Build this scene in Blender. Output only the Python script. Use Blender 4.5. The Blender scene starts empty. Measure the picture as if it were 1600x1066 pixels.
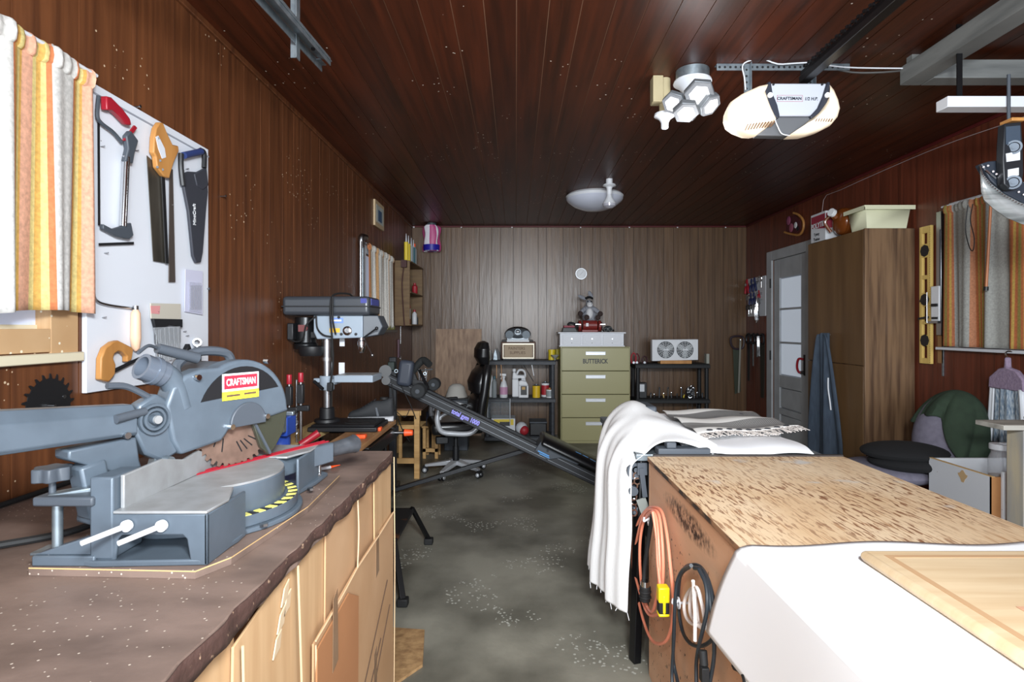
import bpy, math, random
from mathutils import Vector, Matrix
random.seed(7)
PI = math.pi
scene = bpy.context.scene
C = scene.collection
# ---------------------------------------------------------------- camera
F, VX, VY, H = 889.0, 806.0, 513.0, 1.4          # focal length in px (1600 wide), vanishing point, eye height
cam_d = bpy.data.cameras.new('camera'); cam = bpy.data.objects.new('camera', cam_d); C.objects.link(cam)
cam.location = (0, 0, H); cam.rotation_euler = (PI/2, 0, 0)
cam_d.sensor_width = 36; cam_d.lens = F*36/1600; cam_d.shift_x = -6/1600; cam_d.shift_y = -20/1600
cam_d.clip_start = 0.02
scene.camera = cam
scene.view_settings.view_transform = 'Standard'; scene.view_settings.look = 'None'
scene.view_settings.gamma = 1; scene.view_settings.use_curve_mapping = False
scene.view_settings.exposure = -0.16
# ---------------------------------------------------------------- world and lights
w = bpy.data.worlds.new('overcast_sky'); scene.world = w; w.use_nodes = True
bg = w.node_tree.nodes['Background']; bg.inputs[0].default_value = (0.80, 0.90, 1.0, 1); bg.inputs[1].default_value = 0.9
def area(name, loc, target, sx, sy, power, col):
    l = bpy.data.lights.new(name, 'AREA'); l.shape = 'RECTANGLE'; l.size = sx; l.size_y = sy; l.energy = power; l.color = col
    o = bpy.data.objects.new(name, l); C.objects.link(o); o.location = loc
    o.rotation_euler = (Vector(target)-Vector(loc)).to_track_quat('-Z', 'Y').to_euler(); return o
area('flash_light', (0.25, -0.2, 1.95), (0.0, 4.0, 0.9), 0.35, 0.25, 98, (0.92, 0.97, 1.0))
sl_ = bpy.data.lights.new('flash_head', 'SPOT'); sl_.energy = 270; sl_.spot_size = math.radians(84); sl_.spot_blend = 1.0; sl_.shadow_soft_size = .09; sl_.color = (0.96, 0.98, 1.0)
so_ = bpy.data.objects.new('flash_head', sl_); C.objects.link(so_); so_.location = (-0.2, -0.1, 1.98); so_.rotation_euler = (Vector((0.5, 7.5, 1.25))-Vector(so_.location)).to_track_quat('-Z', 'Y').to_euler()
area('garage_door_daylight', (0.85, -2.4, 1.55), (0.85, 4, 1.0), 4.0, 2.3, 290, (0.84, 0.92, 1.0))
def lamp(name, loc, power, col, r=0.05):
    l = bpy.data.lights.new(name, 'POINT'); l.energy = power; l.color = col; l.shadow_soft_size = r
    o = bpy.data.objects.new(name, l); C.objects.link(o); o.location = loc; return o
lamp('led_lamp_light', (0.93, 2.93, 2.28), 8, (0.97, 0.98, 1.0), 0.12)
lamp('opener_bulb_left', (1.13, 2.50, 2.17), .6, (1.0, 0.86, 0.62), 0.06)
# ---------------------------------------------------------------- point helpers
def P(px, py, y): return Vector(((px-VX)/F*y, y, H-(py-VY)/F*y))
def PL(px, py, x0): 
    y = F*x0/(px-VX); return Vector((x0, y, H-(py-VY)/F*y))
def PZ(px, py, z0):
    y = F*(H-z0)/(py-VY); return Vector(((px-VX)/F*y, y, z0))
def V(*a): return Vector(a)
# ---------------------------------------------------------------- materials
def lin(h):
    if isinstance(h, str):
        h = h.lstrip('#'); c = [int(h[i:i+2], 16)/255 for i in (0, 2, 4)]
    else: c = [v/255 for v in h]
    return tuple((v/12.92 if v <= .04045 else ((v+.055)/1.055)**2.4) for v in c)+(1,)
def M(name, col, rough=.5, metal=0, col2=None, scale=(8, 8, 8), detail=4, ramp=(.35, .7), bump=0, bscale=None, specks=None, emit=0, alpha=1, trans=0, ior=1.45, rand=0, spec=None, coat=0, sub=None):
    m = bpy.data.materials.new(name); m.use_nodes = True; nt = m.node_tree; N = nt.nodes; L = nt.links
    b = N['Principled BSDF']; c1 = lin(col)
    b.inputs['Base Color'].default_value = c1; b.inputs['Roughness'].default_value = rough; b.inputs['Metallic'].default_value = metal
    if spec is not None: b.inputs['Specular IOR Level'].default_value = spec
    if coat: b.inputs['Coat Weight'].default_value = coat; b.inputs['Coat Roughness'].default_value = .25
    if trans: b.inputs['Transmission Weight'].default_value = trans; b.inputs['IOR'].default_value = ior
    if alpha < 1: b.inputs['Alpha'].default_value = alpha
    if emit: b.inputs['Emission Color'].default_value = c1; b.inputs['Emission Strength'].default_value = emit
    geo = N.new('ShaderNodeNewGeometry')
    def noise(sc, det=detail):
        mp = N.new('ShaderNodeMapping'); mp.inputs['Scale'].default_value = sc; L.new(geo.outputs['Position'], mp.inputs[0])
        n = N.new('ShaderNodeTexNoise'); n.inputs['Scale'].default_value = 1; n.inputs['Detail'].default_value = det; L.new(mp.outputs[0], n.inputs['Vector'])
        return n
    out = None
    if col2 is not None:
        n = noise(scale); r = N.new('ShaderNodeMapRange'); r.inputs[1].default_value = ramp[0]; r.inputs[2].default_value = ramp[1]
        L.new(n.outputs['Fac'], r.inputs[0])
        mx = N.new('ShaderNodeMix'); mx.data_type = 'RGBA'; L.new(r.outputs[0], mx.inputs[0])
        mx.inputs[6].default_value = c1; mx.inputs[7].default_value = lin(col2); out = mx.outputs[2]
    if rand:
        oi = N.new('ShaderNodeObjectInfo'); hs = N.new('ShaderNodeHueSaturation'); r = N.new('ShaderNodeMapRange')
        r.inputs[3].default_value = 1-rand; r.inputs[4].default_value = 1+rand; L.new(oi.outputs['Random'], r.inputs[0]); L.new(r.outputs[0], hs.inputs['Value'])
        if out: L.new(out, hs.inputs['Color'])
        else: hs.inputs['Color'].default_value = c1
        out = hs.outputs[0]
    if specks:   # (colour, cell density, radius, mask threshold)
        sc, dens, rad, thr = specks
        vo = N.new('ShaderNodeTexVoronoi'); vo.inputs['Scale'].default_value = dens; L.new(geo.outputs['Position'], vo.inputs['Vector'])
        a = N.new('ShaderNodeMath'); a.operation = 'LESS_THAN'; a.inputs[1].default_value = rad; L.new(vo.outputs['Distance'], a.inputs[0])
        n = noise((2.3, 2.3, 2.3), 3); g = N.new('ShaderNodeMath'); g.operation = 'GREATER_THAN'; g.inputs[1].default_value = thr; L.new(n.outputs['Fac'], g.inputs[0])
        mu = N.new('ShaderNodeMath'); mu.operation = 'MULTIPLY'; L.new(a.outputs[0], mu.inputs[0]); L.new(g.outputs[0], mu.inputs[1])
        mx = N.new('ShaderNodeMix'); mx.data_type = 'RGBA'; L.new(mu.outputs[0], mx.inputs[0])
        if out: L.new(out, mx.inputs[6])
        else: mx.inputs[6].default_value = c1
        mx.inputs[7].default_value = lin(sc); out = mx.outputs[2]
    if out: L.new(out, b.inputs['Base Color'])
    if bump:
        n = noise(bscale or scale, 5); bp = N.new('ShaderNodeBump'); bp.inputs['Strength'].default_value = bump; bp.inputs['Distance'].default_value = .01
        L.new(n.outputs['Fac'], bp.inputs['Height']); L.new(bp.outputs[0], b.inputs['Normal'])
    return m
def ramp_uv(name, stops, rough=.85, axis=0, repeat=1.0, lace=True, gain=1):
    """woven stripes that follow the cloth's own u coordinate"""
    m = bpy.data.materials.new(name); m.use_nodes = True; nt = m.node_tree; N = nt.nodes; L = nt.links; b = N['Principled BSDF']; b.inputs['Roughness'].default_value = rough
    uv = N.new('ShaderNodeUVMap'); uv.uv_map = 'UVMap'; sp = N.new('ShaderNodeSeparateXYZ'); L.new(uv.outputs[0], sp.inputs[0])
    mu = N.new('ShaderNodeMath'); mu.operation = 'MULTIPLY'; mu.inputs[1].default_value = repeat; L.new(sp.outputs[axis], mu.inputs[0])
    fr = N.new('ShaderNodeMath'); fr.operation = 'FRACT'; L.new(mu.outputs[0], fr.inputs[0])
    cr = N.new('ShaderNodeValToRGB'); cr.color_ramp.interpolation = 'CONSTANT'; e = cr.color_ramp.elements
    while len(e) < len(stops): e.new(.5)
    for i, (p, c) in enumerate(stops): e[i].position = p; e[i].color = lin(c)
    L.new(fr.outputs[0], cr.inputs[0]); out = cr.outputs[0]
    w = N.new('ShaderNodeTexNoise'); w.inputs['Scale'].default_value = 90; w.inputs['Detail'].default_value = 2
    geo = N.new('ShaderNodeNewGeometry'); L.new(geo.outputs['Position'], w.inputs['Vector'])
    mx = N.new('ShaderNodeMix'); mx.data_type = 'RGBA'; mx.blend_type = 'MULTIPLY'; mx.inputs[0].default_value = .55 if lace else .2
    L.new(out, mx.inputs[6]); L.new(w.outputs['Fac'], mx.inputs[7])
    hs = N.new('ShaderNodeHueSaturation'); hs.inputs['Value'].default_value = 1.12 if lace else 1.1; L.new(mx.outputs[2], hs.inputs['Color'])
    L.new(hs.outputs[0], b.inputs['Base Color'])
    return m
# ---------------------------------------------------------------- mesh builder
WM = {}
def wm(o): return WM.get(o.name, Matrix.Identity(4)) if o else Matrix.Identity(4)
class MB:
    def __init__(s): s.v = []; s.f = []; s.mi = []; s.m = 0; s.uv = None
    def add(s, vs, fs):
        k = len(s.v); s.v += [tuple(v) for v in vs]; s.f += [[i+k for i in f] for f in fs]; s.mi += [s.m]*len(fs); return s
    def mat(s, i): s.m = i; return s
    def box(s, x0, x1, y0, y1, z0, z1):
        return s.add([(x0,y0,z0),(x1,y0,z0),(x1,y1,z0),(x0,y1,z0),(x0,y0,z1),(x1,y0,z1),(x1,y1,z1),(x0,y1,z1)],
                     [(0,3,2,1),(4,5,6,7),(0,1,5,4),(1,2,6,5),(2,3,7,6),(3,0,4,7)])
    def cb(s, c, sx, sy, sz, R=None):          # centred box, optional rotation matrix
        R = R or Matrix.Identity(3); c = Vector(c); vs = []
        for z in (-1, 1):
            for x, y in ((-1,-1),(1,-1),(1,1),(-1,1)): vs.append(c+R@Vector((x*sx/2, y*sy/2, z*sz/2)))
        return s.add(vs, [(0,3,2,1),(4,5,6,7),(0,1,5,4),(1,2,6,5),(2,3,7,6),(3,0,4,7)])
    def bar(s, p, q, w, h, up=(0,0,1)):        # rectangular bar from p to q
        p = Vector(p); q = Vector(q); d = (q-p).normalized(); u = Vector(up); a = d.cross(u)
        if a.length < 1e-4: a = d.cross(Vector((1,0,0)))
        a.normalize(); b = a.cross(d).normalized(); vs = []
        for e in (p, q):
            for i, j in ((-1,-1),(1,-1),(1,1),(-1,1)): vs.append(e+a*(i*w/2)+b*(j*h/2))
        return s.add(vs, [(0,3,2,1),(4,5,6,7),(0,1,5,4),(1,2,6,5),(2,3,7,6),(3,0,4,7)])
    def prism(s, pts, vec):
        pts = [Vector(p) for p in pts]; vec = Vector(vec); n = len(pts)
        nrm = Vector((0,0,0))
        for i in range(n): nrm += pts[i].cross(pts[(i+1) % n])
        fl = nrm.dot(vec) > 0
        fs = [list(range(n)), list(range(2*n-1, n-1, -1))] + [[i, i+n, (i+1) % n+n, (i+1) % n] for i in range(n)]
        if fl: fs = [f[::-1] for f in fs]
        return s.add(pts+[p+vec for p in pts], fs)
    def cyl(s, p, q, r, r2=None, n=16):
        r2 = r if r2 is None else r2; p = Vector(p); q = Vector(q); d = (q-p).normalized()
        a = d.orthogonal().normalized(); b = d.cross(a); vs = []
        for e, rr in ((p, r), (q, r2)):
            for i in range(n): t = 2*PI*i/n; vs.append(e+(a*math.cos(t)+b*math.sin(t))*rr)
        return s.add(vs, [[i, (i+1) % n, (i+1) % n+n, i+n] for i in range(n)]+[list(range(n))[::-1], list(range(n, 2*n))])
    def ring(s, p, q, r, ri, n=24):            # thick tube
        p = Vector(p); q = Vector(q); d = (q-p).normalized(); a = d.orthogonal().normalized(); b = d.cross(a); vs = []
        for e, rr in ((p, r), (q, r), (q, ri), (p, ri)):
            for i in range(n): t = 2*PI*i/n; vs.append(e+(a*math.cos(t)+b*math.sin(t))*rr)
        return s.add(vs, [[k*n+i, k*n+(i+1) % n, ((k+1) % 4)*n+(i+1) % n, ((k+1) % 4)*n+i] for k in range(4) for i in range(n)])
    def lathe(s, prof, c=(0,0,0), axis=(0,0,1), n=20):
        c = Vector(c); d = Vector(axis).normalized(); a = d.orthogonal().normalized(); b = d.cross(a); vs = []
        for r, z in prof:
            for i in range(n): t = 2*PI*i/n; vs.append(c+d*z+(a*math.cos(t)+b*math.sin(t))*max(r, 1e-5))
        k = len(prof); fs = [[j*n+i, j*n+(i+1) % n, (j+1)*n+(i+1) % n, (j+1)*n+i] for j in range(k-1) for i in range(n)]
        fs += [list(range(n))[::-1], list(range((k-1)*n, k*n))]
        return s.add(vs, fs)
    def ball(s, c, sx, sy=None, sz=None, n=14, R=None):
        sy = sy or sx; sz = sz or sx; R = R or Matrix.Identity(3); c = Vector(c); vs = []; m = n//2
        for j in range(1, m):
            ph = PI*j/m
            for i in range(n): t = 2*PI*i/n; vs.append(c+R@Vector((sx*math.sin(ph)*math.cos(t), sy*math.sin(ph)*math.sin(t), -sz*math.cos(ph))))
        vs += [c+R@Vector((0,0,-sz)), c+R@Vector((0,0,sz))]; k = len(vs)
        fs = [[(j*n)+i, j*n+(i+1) % n, (j+1)*n+(i+1) % n, (j+1)*n+i] for j in range(m-2) for i in range(n)]
        fs += [[(i+1) % n, i, k-2] for i in range(n)]+[[(m-2)*n+i, (m-2)*n+(i+1) % n, k-1] for i in range(n)]
        return s.add(vs, fs)
    def tube(s, pts, r, n=8, closed=False, sub=6):
        pts = [Vector(p) for p in pts]
        if sub > 1:
            out = []; L = len(pts); rng = range(L if closed else L-1)
            for i in rng:
                p0 = pts[(i-1) % L] if (closed or i > 0) else pts[0]; p1 = pts[i]; p2 = pts[(i+1) % L]
                p3 = pts[(i+2) % L] if (closed or i+2 < L) else pts[-1]
                for k in range(sub):
                    t = k/sub; out.append(.5*((2*p1)+(-p0+p2)*t+(2*p0-5*p1+4*p2-p3)*t*t+(-p0+3*p1-3*p2+p3)*t**3))
            if not closed: out.append(pts[-1])
            pts = out
        L = len(pts); vs = []; a = None
        rr = r if callable(r) else (lambda t: r)
        for i, p in enumerate(pts):
            d = (pts[(i+1) % L]-pts[i-1]) if (closed or 0 < i < L-1) else (pts[1]-pts[0] if i == 0 else pts[-1]-pts[-2])
            d.normalize()
            if a is None: a = d.orthogonal().normalized()
            a = (a-d*a.dot(d)); a = a.normalized() if a.length > 1e-6 else d.orthogonal().normalized(); b = d.cross(a)
            for k in range(n): t = 2*PI*k/n; vs.append(p+(a*math.cos(t)+b*math.sin(t))*rr(i/(L-1)))
        rng = range(L if closed else L-1)
        fs = [[i*n+k, i*n+(k+1) % n, ((i+1) % L)*n+(k+1) % n, ((i+1) % L)*n+k] for i in rng for k in range(n)]
        if not closed: fs += [list(range(n))[::-1], list(range((L-1)*n, L*n))]
        return s.add(vs, fs)
    def grid(s, fn, nu, nv):                   # fn(u,v)->point ; writes uv
        vs = [fn(i/nu, j/nv) for j in range(nv+1) for i in range(nu+1)]; k = len(s.v)
        s.add(vs, [[j*(nu+1)+i, j*(nu+1)+i+1, (j+1)*(nu+1)+i+1, (j+1)*(nu+1)+i] for j in range(nv) for i in range(nu)])
        s.uv = s.uv or {}
        for j in range(nv+1):
            for i in range(nu+1): s.uv[k+j*(nu+1)+i] = (i/nu, j/nv)
        return s
    def sep(s, name, mats, parent, **kw):
        """every loose piece becomes an object of its own"""
        par = list(range(len(s.v)))
        def find(i):
            while par[i] != i: par[i] = par[par[i]]; i = par[i]
            return i
        for f in s.f:
            for j in f[1:]: par[find(j)] = find(f[0])
        groups = {}
        for k, f in enumerate(s.f): groups.setdefault(find(f[0]), []).append(k)
        outp = []
        for g in groups.values():
            ids = sorted({i for k in g for i in s.f[k]}); mp = {i: n for n, i in enumerate(ids)}
            m = MB(); m.v = [s.v[i] for i in ids]; m.f = [[mp[i] for i in s.f[k]] for k in g]; m.mi = [s.mi[k] for k in g]
            outp.append(m.to(name, mats, parent, **kw))
        return outp
    def to(s, name, mats, parent=None, label=None, cat=None, group=None, smooth=None, bevel=0, seg=2, solid=0, kind=None, subsurf=0):
        mats = mats if isinstance(mats, (list, tuple)) else [mats]
        inv = wm(parent).inverted() if parent else Matrix.Identity(4); off = Vector((0,0,0))
        vs = [Vector(v) for v in s.v]
        if not parent:
            xs = [v.x for v in vs]; ys = [v.y for v in vs]; zs = [v.z for v in vs]
            off = Vector(((min(xs)+max(xs))/2, (min(ys)+max(ys))/2, min(zs)))
        vs = [inv@v-off for v in vs]
        me = bpy.data.meshes.new(name); me.from_pydata([tuple(v) for v in vs], [], s.f)
        for m in mats: me.materials.append(m)
        me.polygons.foreach_set('material_index', s.mi)
        if s.uv:
            ul = me.uv_layers.new(name='UVMap')
            for lp in me.loops: ul.data[lp.index].uv = s.uv.get(lp.vertex_index, (0, 0))
        me.update()
        if smooth is None: smooth = True
        if smooth:
            me.polygons.foreach_set('use_smooth', [True]*len(me.polygons))
            me.set_sharp_from_angle(angle=math.radians(38))
        o = bpy.data.objects.new(name, me); C.objects.link(o)
        if parent: o.parent = parent; WM[o.name] = wm(parent)
        else: o.location = off; WM[o.name] = Matrix.Translation(off)
        if solid: md = o.modifiers.new('solid', 'SOLIDIFY'); md.thickness = solid; md.offset = 0
        if bevel: md = o.modifiers.new('bevel', 'BEVEL'); md.width = bevel; md.segments = seg; md.limit_method = 'ANGLE'; md.angle_limit = .6; md.harden_normals = False
        if subsurf: md = o.modifiers.new('sub', 'SUBSURF'); md.levels = subsurf; md.render_levels = subsurf
        if label: o['label'] = label
        if cat: o['category'] = cat
        if group: o['group'] = group
        if kind: o['kind'] = kind
        return o
def thing(name, label, cat, loc=(0,0,0), group=None, rz=0):
    o = bpy.data.objects.new(name, None); C.objects.link(o); o.location = loc; o.rotation_euler = (0, 0, rz)
    o.empty_display_size = .05; o['label'] = label; o['category'] = cat
    if group: o['group'] = group
    WM[o.name] = Matrix.Translation(Vector(loc)) @ Matrix.Rotation(rz, 4, 'Z'); return o
def place(o, loc, rz=0, rx=0, ry=0): o.location = loc; o.rotation_euler = (rx, ry, rz); return o
def dup(root, loc, rz=0, label=None):
    def cp(o, par):
        c = o.copy(); C.objects.link(c); c.parent = par
        for ch in [k for k in bpy.data.objects if k.parent == o]: cp(ch, c)
        return c
    c = cp(root, None); c.location = loc; c.rotation_euler = (0, 0, rz)
    if label: c['label'] = label
    return c
def text(s, c, xd, yd, w, h, mat, parent, name='lettering', depth=.0006, off=0.0, label=None):
    """lettering fitted into a w x h box centred on c, standing proud of its surface"""
    cu = bpy.data.curves.new('t', 'FONT'); cu.body = s; cu.extrude = .02; cu.offset = off; cu.align_x = 'CENTER'; cu.resolution_u = 3
    t = bpy.data.objects.new('t', cu); C.objects.link(t); bpy.context.view_layer.update()
    me = bpy.data.meshes.new_from_object(t.evaluated_get(bpy.context.evaluated_depsgraph_get()))
    bpy.data.objects.remove(t)
    xs = [v.co.x for v in me.vertices]; ys = [v.co.y for v in me.vertices]
    x0, x1, y0, y1 = min(xs), max(xs), min(ys), max(ys); xd = Vector(xd).normalized(); yd = Vector(yd).normalized(); zd = xd.cross(yd)
    inv = wm(parent).inverted()
    for v in me.vertices:
        q = Vector(c)+xd*((v.co.x-(x0+x1)/2)/(x1-x0)*w)+yd*((v.co.y-(y0+y1)/2)/(y1-y0)*h)+zd*(v.co.z/.02*depth)
        v.co = inv@q
    me.name = name; me.materials.clear(); me.materials.append(mat)
    o = bpy.data.objects.new(name, me); C.objects.link(o); o.parent = parent; WM[o.name] = wm(parent)
    if label: o['label'] = label
    return o
def empty_struct(name):
    o = bpy.data.objects.new(name, None); C.objects.link(o); o['kind'] = 'structure'; return o
# ---------------------------------------------------------------- shared materials
m_wallL = M('paneling_left', (112,67,39), .42, col2=(80,46,27), scale=(30, 30, 1.6), detail=6, rand=.10, specks=((205,180,150), 34, .13, .585), bump=.15)
m_wallR = M('paneling_right', (112,56,38), .42, col2=(84,42,28), scale=(30, 30, 1.6), detail=6, rand=.09, specks=((190,160,130), 24, .07, .66), bump=.15)
m_wallB = M('paneling_back', (108,82,58), .33, col2=(82,60,42), scale=(26, 26, 1.2), detail=7, rand=.12, bump=.22, bscale=(22, 22, 3))
m_ceil = M('ceiling_stain', (82,38,20), .42, col2=(54,26,14), scale=(26, 1.4, 26), detail=6, rand=.13, specks=((225,215,200), 24, .10, .575), bump=.12, spec=.35)
m_groove = M('groove_tan', (190,140,100), .7)
m_grooveR = M('groove_right', (110,72,50), .7)
m_grooved = M('groove_dark', (40,26,20), .8)
m_groovec = M('groove_ceiling', (150,112,88), .7)
m_trimred = M('trim_red_brown', (84,24,24), .5)
m_black = M('black_plastic', (26,27,30), .45)
m_blackm = M('black_metal', (20,20,22), .38, .3)
m_rubber = M('black_rubber', (22,22,23), .7)
m_steel = M('steel', (170,172,175), .28, 1)
m_chrome = M('chrome', (205,207,210), .15, 1)
m_galv = M('galvanised', (150,160,166), .42, .75, col2=(120,130,138), scale=(30,30,30))
m_white = M('white_paint', (214,217,222), .5)
m_whitep = M('white_plastic', (225,227,230), .4)
m_red = M('red_plastic', (160,28,44), .4)
m_orange = M('orange_plastic', (245,90,40), .45)
m_grey = M('saw_grey', (92,103,114), .38, .15, col2=(82,92,102), scale=(12,12,12), bump=.05)
m_greyd = M('saw_dark_grey', (70,76,84), .5)
m_lgrey = M('press_grey', (150,163,176), .4)
m_alu = M('cast_aluminium', (166,168,170), .42, .35, col2=(150,150,150), scale=(20,20,20), specks=((180,120,90), 30, .08, .62))
m_glass = M('window_glass', (225,235,245), .08, trans=.9)
m_pine = M('pine', (214,172,112), .5, col2=(190,146,90), scale=(4,4,40), bump=.1)
m_tanw = M('tan_wood', (196,140,78), .5, col2=(176,120,62), scale=(20,20,3))
m_dkgrey = M('dark_grey_resin', (52,55,60), .55, col2=(66,70,76), scale=(14,14,60))
# ================================================================ SETTING
XL, XR, YB, ZC = -1.367, 3.04, 7.5, 2.75
YF = -2.6
m_conc = M('concrete', (150,147,134), .42, col2=(98,96,86), scale=(1.7,1.7,1.7), detail=8, ramp=(.38,.62), specks=((190,190,180), 44, .26, .57), bump=.1, bscale=(40,40,40))
MB().box(XL-.1, XR+.1, YF-1.5, YB+.1, -.12, 0).to('floor', m_conc, kind='structure', smooth=False)
# --- boards
def cuts(a, b, first, wl, wh):
    ys = [y for y in first if a < y < b]
    y = a; out = [a]
    for k in ys: out.append(k)
    y = out[-1]
    while True:
        y += random.choice([wl, wh, (wl+wh)/2, wh, wl*1.15])
        if y > b-.06: break
        out.append(y)
    return out+[b]
def wall_boards(root, axis, x, t, ys, z0, z1, mat, holes):
    """vertical boards with open joints; axis 'x' for side walls (plane x), 'y' for the back wall (plane y)"""
    g = .0026
    for a, b in zip(ys[:-1], ys[1:]):
        segs = [(z0, z1, a+g, b-g)]
        for (ha, hb, hz0, hz1) in holes:
            new = []
            for (s0, s1, p, q) in segs:
                if q <= ha or p >= hb or s1 <= hz0 or s0 >= hz1: new.append((s0, s1, p, q)); continue
                if p < ha: new.append((s0, s1, p, ha))
                if q > hb: new.append((s0, s1, hb, q))
                m0, m1 = max(p, ha), min(q, hb)
                if hz0 > s0: new.append((s0, hz0, m0, m1))
                if hz1 < s1: new.append((hz1, s1, m0, m1))
            segs = new
        for (s0, s1, p, q) in segs:
            if q-p < .012: continue
            mb = MB()
            if axis == 'x': mb.box(min(x, x+t), max(x, x+t), p, q, s0, s1)
            else: mb.box(p, q, min(x, x+t), max(x, x+t), s0, s1)
            mb.to('board', mat, root, smooth=False)
def slab_with_holes(name, axis, x0, x1, a, b, z0, z1, holes, mat):
    mb = MB(); ys = sorted({a, b}|{h[0] for h in holes}|{h[1] for h in holes})
    for p, q in zip(ys[:-1], ys[1:]):
        zs = [(z0, z1)]
        for h in holes:
            if p >= h[0]-1e-6 and q <= h[1]+1e-6:
                nz = []
                for s in zs:
                    if h[2] > s[0]: nz.append((s[0], min(h[2], s[1])))
                    if h[3] < s[1]: nz.append((max(h[3], s[0]), s[1]))
                zs = nz
        for s in zs:
            if axis == 'x': mb.box(x0, x1, p, q, s[0], s[1])
            else: mb.box(p, q, x0, x1, s[0], s[1])
    return mb.to(name, mat, kind='structure', smooth=False)
hL = [(.55, 1.67, 1.395, 2.16), (5.15, 6.02, 1.44, 2.08)]
wl = slab_with_holes('wall_left', 'x', XL-.10, XL-.005, YF, YB+.1, 0, ZC, hL, m_groove)
wall_boards(wl, 'x', XL-.005, .005, cuts(YF, YB, [-2.2,-1.8,-1.4,-1,-.6,-.2,.2,.6,.85,1.1,1.3,1.54,1.779,2.03,2.271,2.392,2.63,2.859,3.045,3.156,3.33,3.50,3.616,3.797], .12, .21), 0, ZC, m_wallL, hL)
hR = [(5.93, 6.74, 0, 2.235)]
wr = slab_with_holes('wall_right', 'x', XR+.005, XR+.10, YF, YB+.1, 0, ZC, hR, m_grooveR)
wall_boards(wr, 'x', XR+.005, -.005, cuts(YF, YB, [-2,-1.4,-.8,-.2,.4,1,1.6,2.2,2.6,2.85,3.05,3.2,3.43,3.60,3.72,3.95,4.1], .13, .23), 0, ZC, m_wallR, hR)
wb = MB().box(XL-.1, XR+.1, YB+.005, YB+.1, 0, ZC).to('wall_back', m_grooved, kind='structure', smooth=False)
xs = [XL]
pxs = [673,690,705,722,749,768,782,802,815,841,854,880,907,926,938,959,975,990,1011,1037,1052,1078,1091,1117,1130,1152]
xs += [(p-VX)/F*YB for p in pxs]+[XR]
wall_boards(wb, 'y', YB+.005, -.005, xs, 0, ZC, m_wallB, [])
# front wall beside and above the open garage door (behind the camera)
wf = MB().box(XL-.1, -.95, YF-.1, YF, 0, ZC).box(2.65, XR+.1, YF-.1, YF, 0, ZC).box(-.95, 2.65, YF-.1, YF, 2.4, ZC)
wf.to('wall_front', m_wallR, kind='structure', smooth=False)
ce = MB().box(XL-.1, XR+.1, YF-.1, YB+.1, ZC+.005, ZC+.1).to('ceiling', m_groovec, kind='structure', smooth=False)
x = XL; k = 0
while x < XR-.01:
    x2 = min(x+.137, XR); mb = MB().box(x+.002, x2-.002, YF, YB, ZC, ZC+.005)
    mb.to('plank', m_ceil, ce, smooth=False); x = x2
# cove trims
MB().box(XL, XR, YB-.012, YB, ZC-.022, ZC).to('trim_1', m_trimred, kind='structure', bevel=.003)
MB().box(XR-.014, XR, 2.0, YB-.013, ZC-.022, ZC).to('trim_2', m_trimred, kind='structure', bevel=.003)
MB().box(XL, XL+.014, 1.8, YB-.013, ZC-.03, ZC).to('trim_3', m_wallL, kind='structure', bevel=.003)
# --- window 1 (left wall, near)
m_tape = M('tan_board', (206,172,132), .6, col2=(188,150,108), scale=(40,3,3), specks=((235,225,200), 30, .12, .55))
m_cream = M('cream_paint', (224,214,186), .5)
m_win = M('window_daylight_glow', (196,206,228), .35, emit=.32)  # opaque pane; its emission stands in for daylight outside
w1 = empty_struct('window_1')
MB().box(XL-.045, XL-.04, .55, 1.67, 1.395, 2.16).to('pane', m_win, w1)
MB().box(XL-.1, XL+.006, 1.666, 1.77, 1.30, 2.22).box(XL-.1, XL+.006, .45, .55, 1.30, 2.22).box(XL-.1, XL+.006, .55, 1.67, 2.16, 2.22).box(XL-.038, XL+.006, .55, 1.666, 1.33, 1.398).to('window_frame', m_tape, w1, smooth=False, bevel=.002)
MB().box(XL-.06, XL-.035, .55, 1.67, 1.395, 1.41).box(XL-.06, XL-.035, 1.1, 1.12, 1.41, 2.16).to('window_sash', m_cream, w1, smooth=False)
MB().box(XL, XL+.022, .4, 1.775, 1.298, 1.327).to('window_sill', m_cream, w1, bevel=.003)
# --- window 2 (left wall, far)
w2 = empty_struct('window_2')
MB().box(XL-.045, XL-.04, 5.15, 6.02, 1.44, 2.08).to('pane', m_win, w2)
MB().box(XL-.02, XL+.012, 5.06, 5.15, 1.38, 2.16).box(XL-.02, XL+.012, 6.02, 6.1, 1.38, 2.16).box(XL-.02, XL+.012, 5.15, 6.02, 2.08, 2.16).to('window_frame', m_white, w2, smooth=False, bevel=.003)
m_moss = M('moss_green_sill', (120,124,44), .9, col2=(90,80,60), scale=(40,40,40), bump=.6)
MB().box(XL, XL+.09, 5.02, 6.14, 1.355, 1.385).to('window_sill', M('grey_sill', (120,112,104), .7), w2, bevel=.004)
mb = MB()
random.seed(3)
for i in range(260):
    y = random.uniform(5.05, 6.1); xx = XL+random.uniform(.02,.085); h = random.uniform(.015,.045)
    mb.cyl((xx, y, 1.384), (xx+random.uniform(-.01,.01), y+random.uniform(-.01,.01), 1.384+h), .004, .001, 4)
mb.to('moss_strip', m_moss, w2, kind='stuff')
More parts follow.
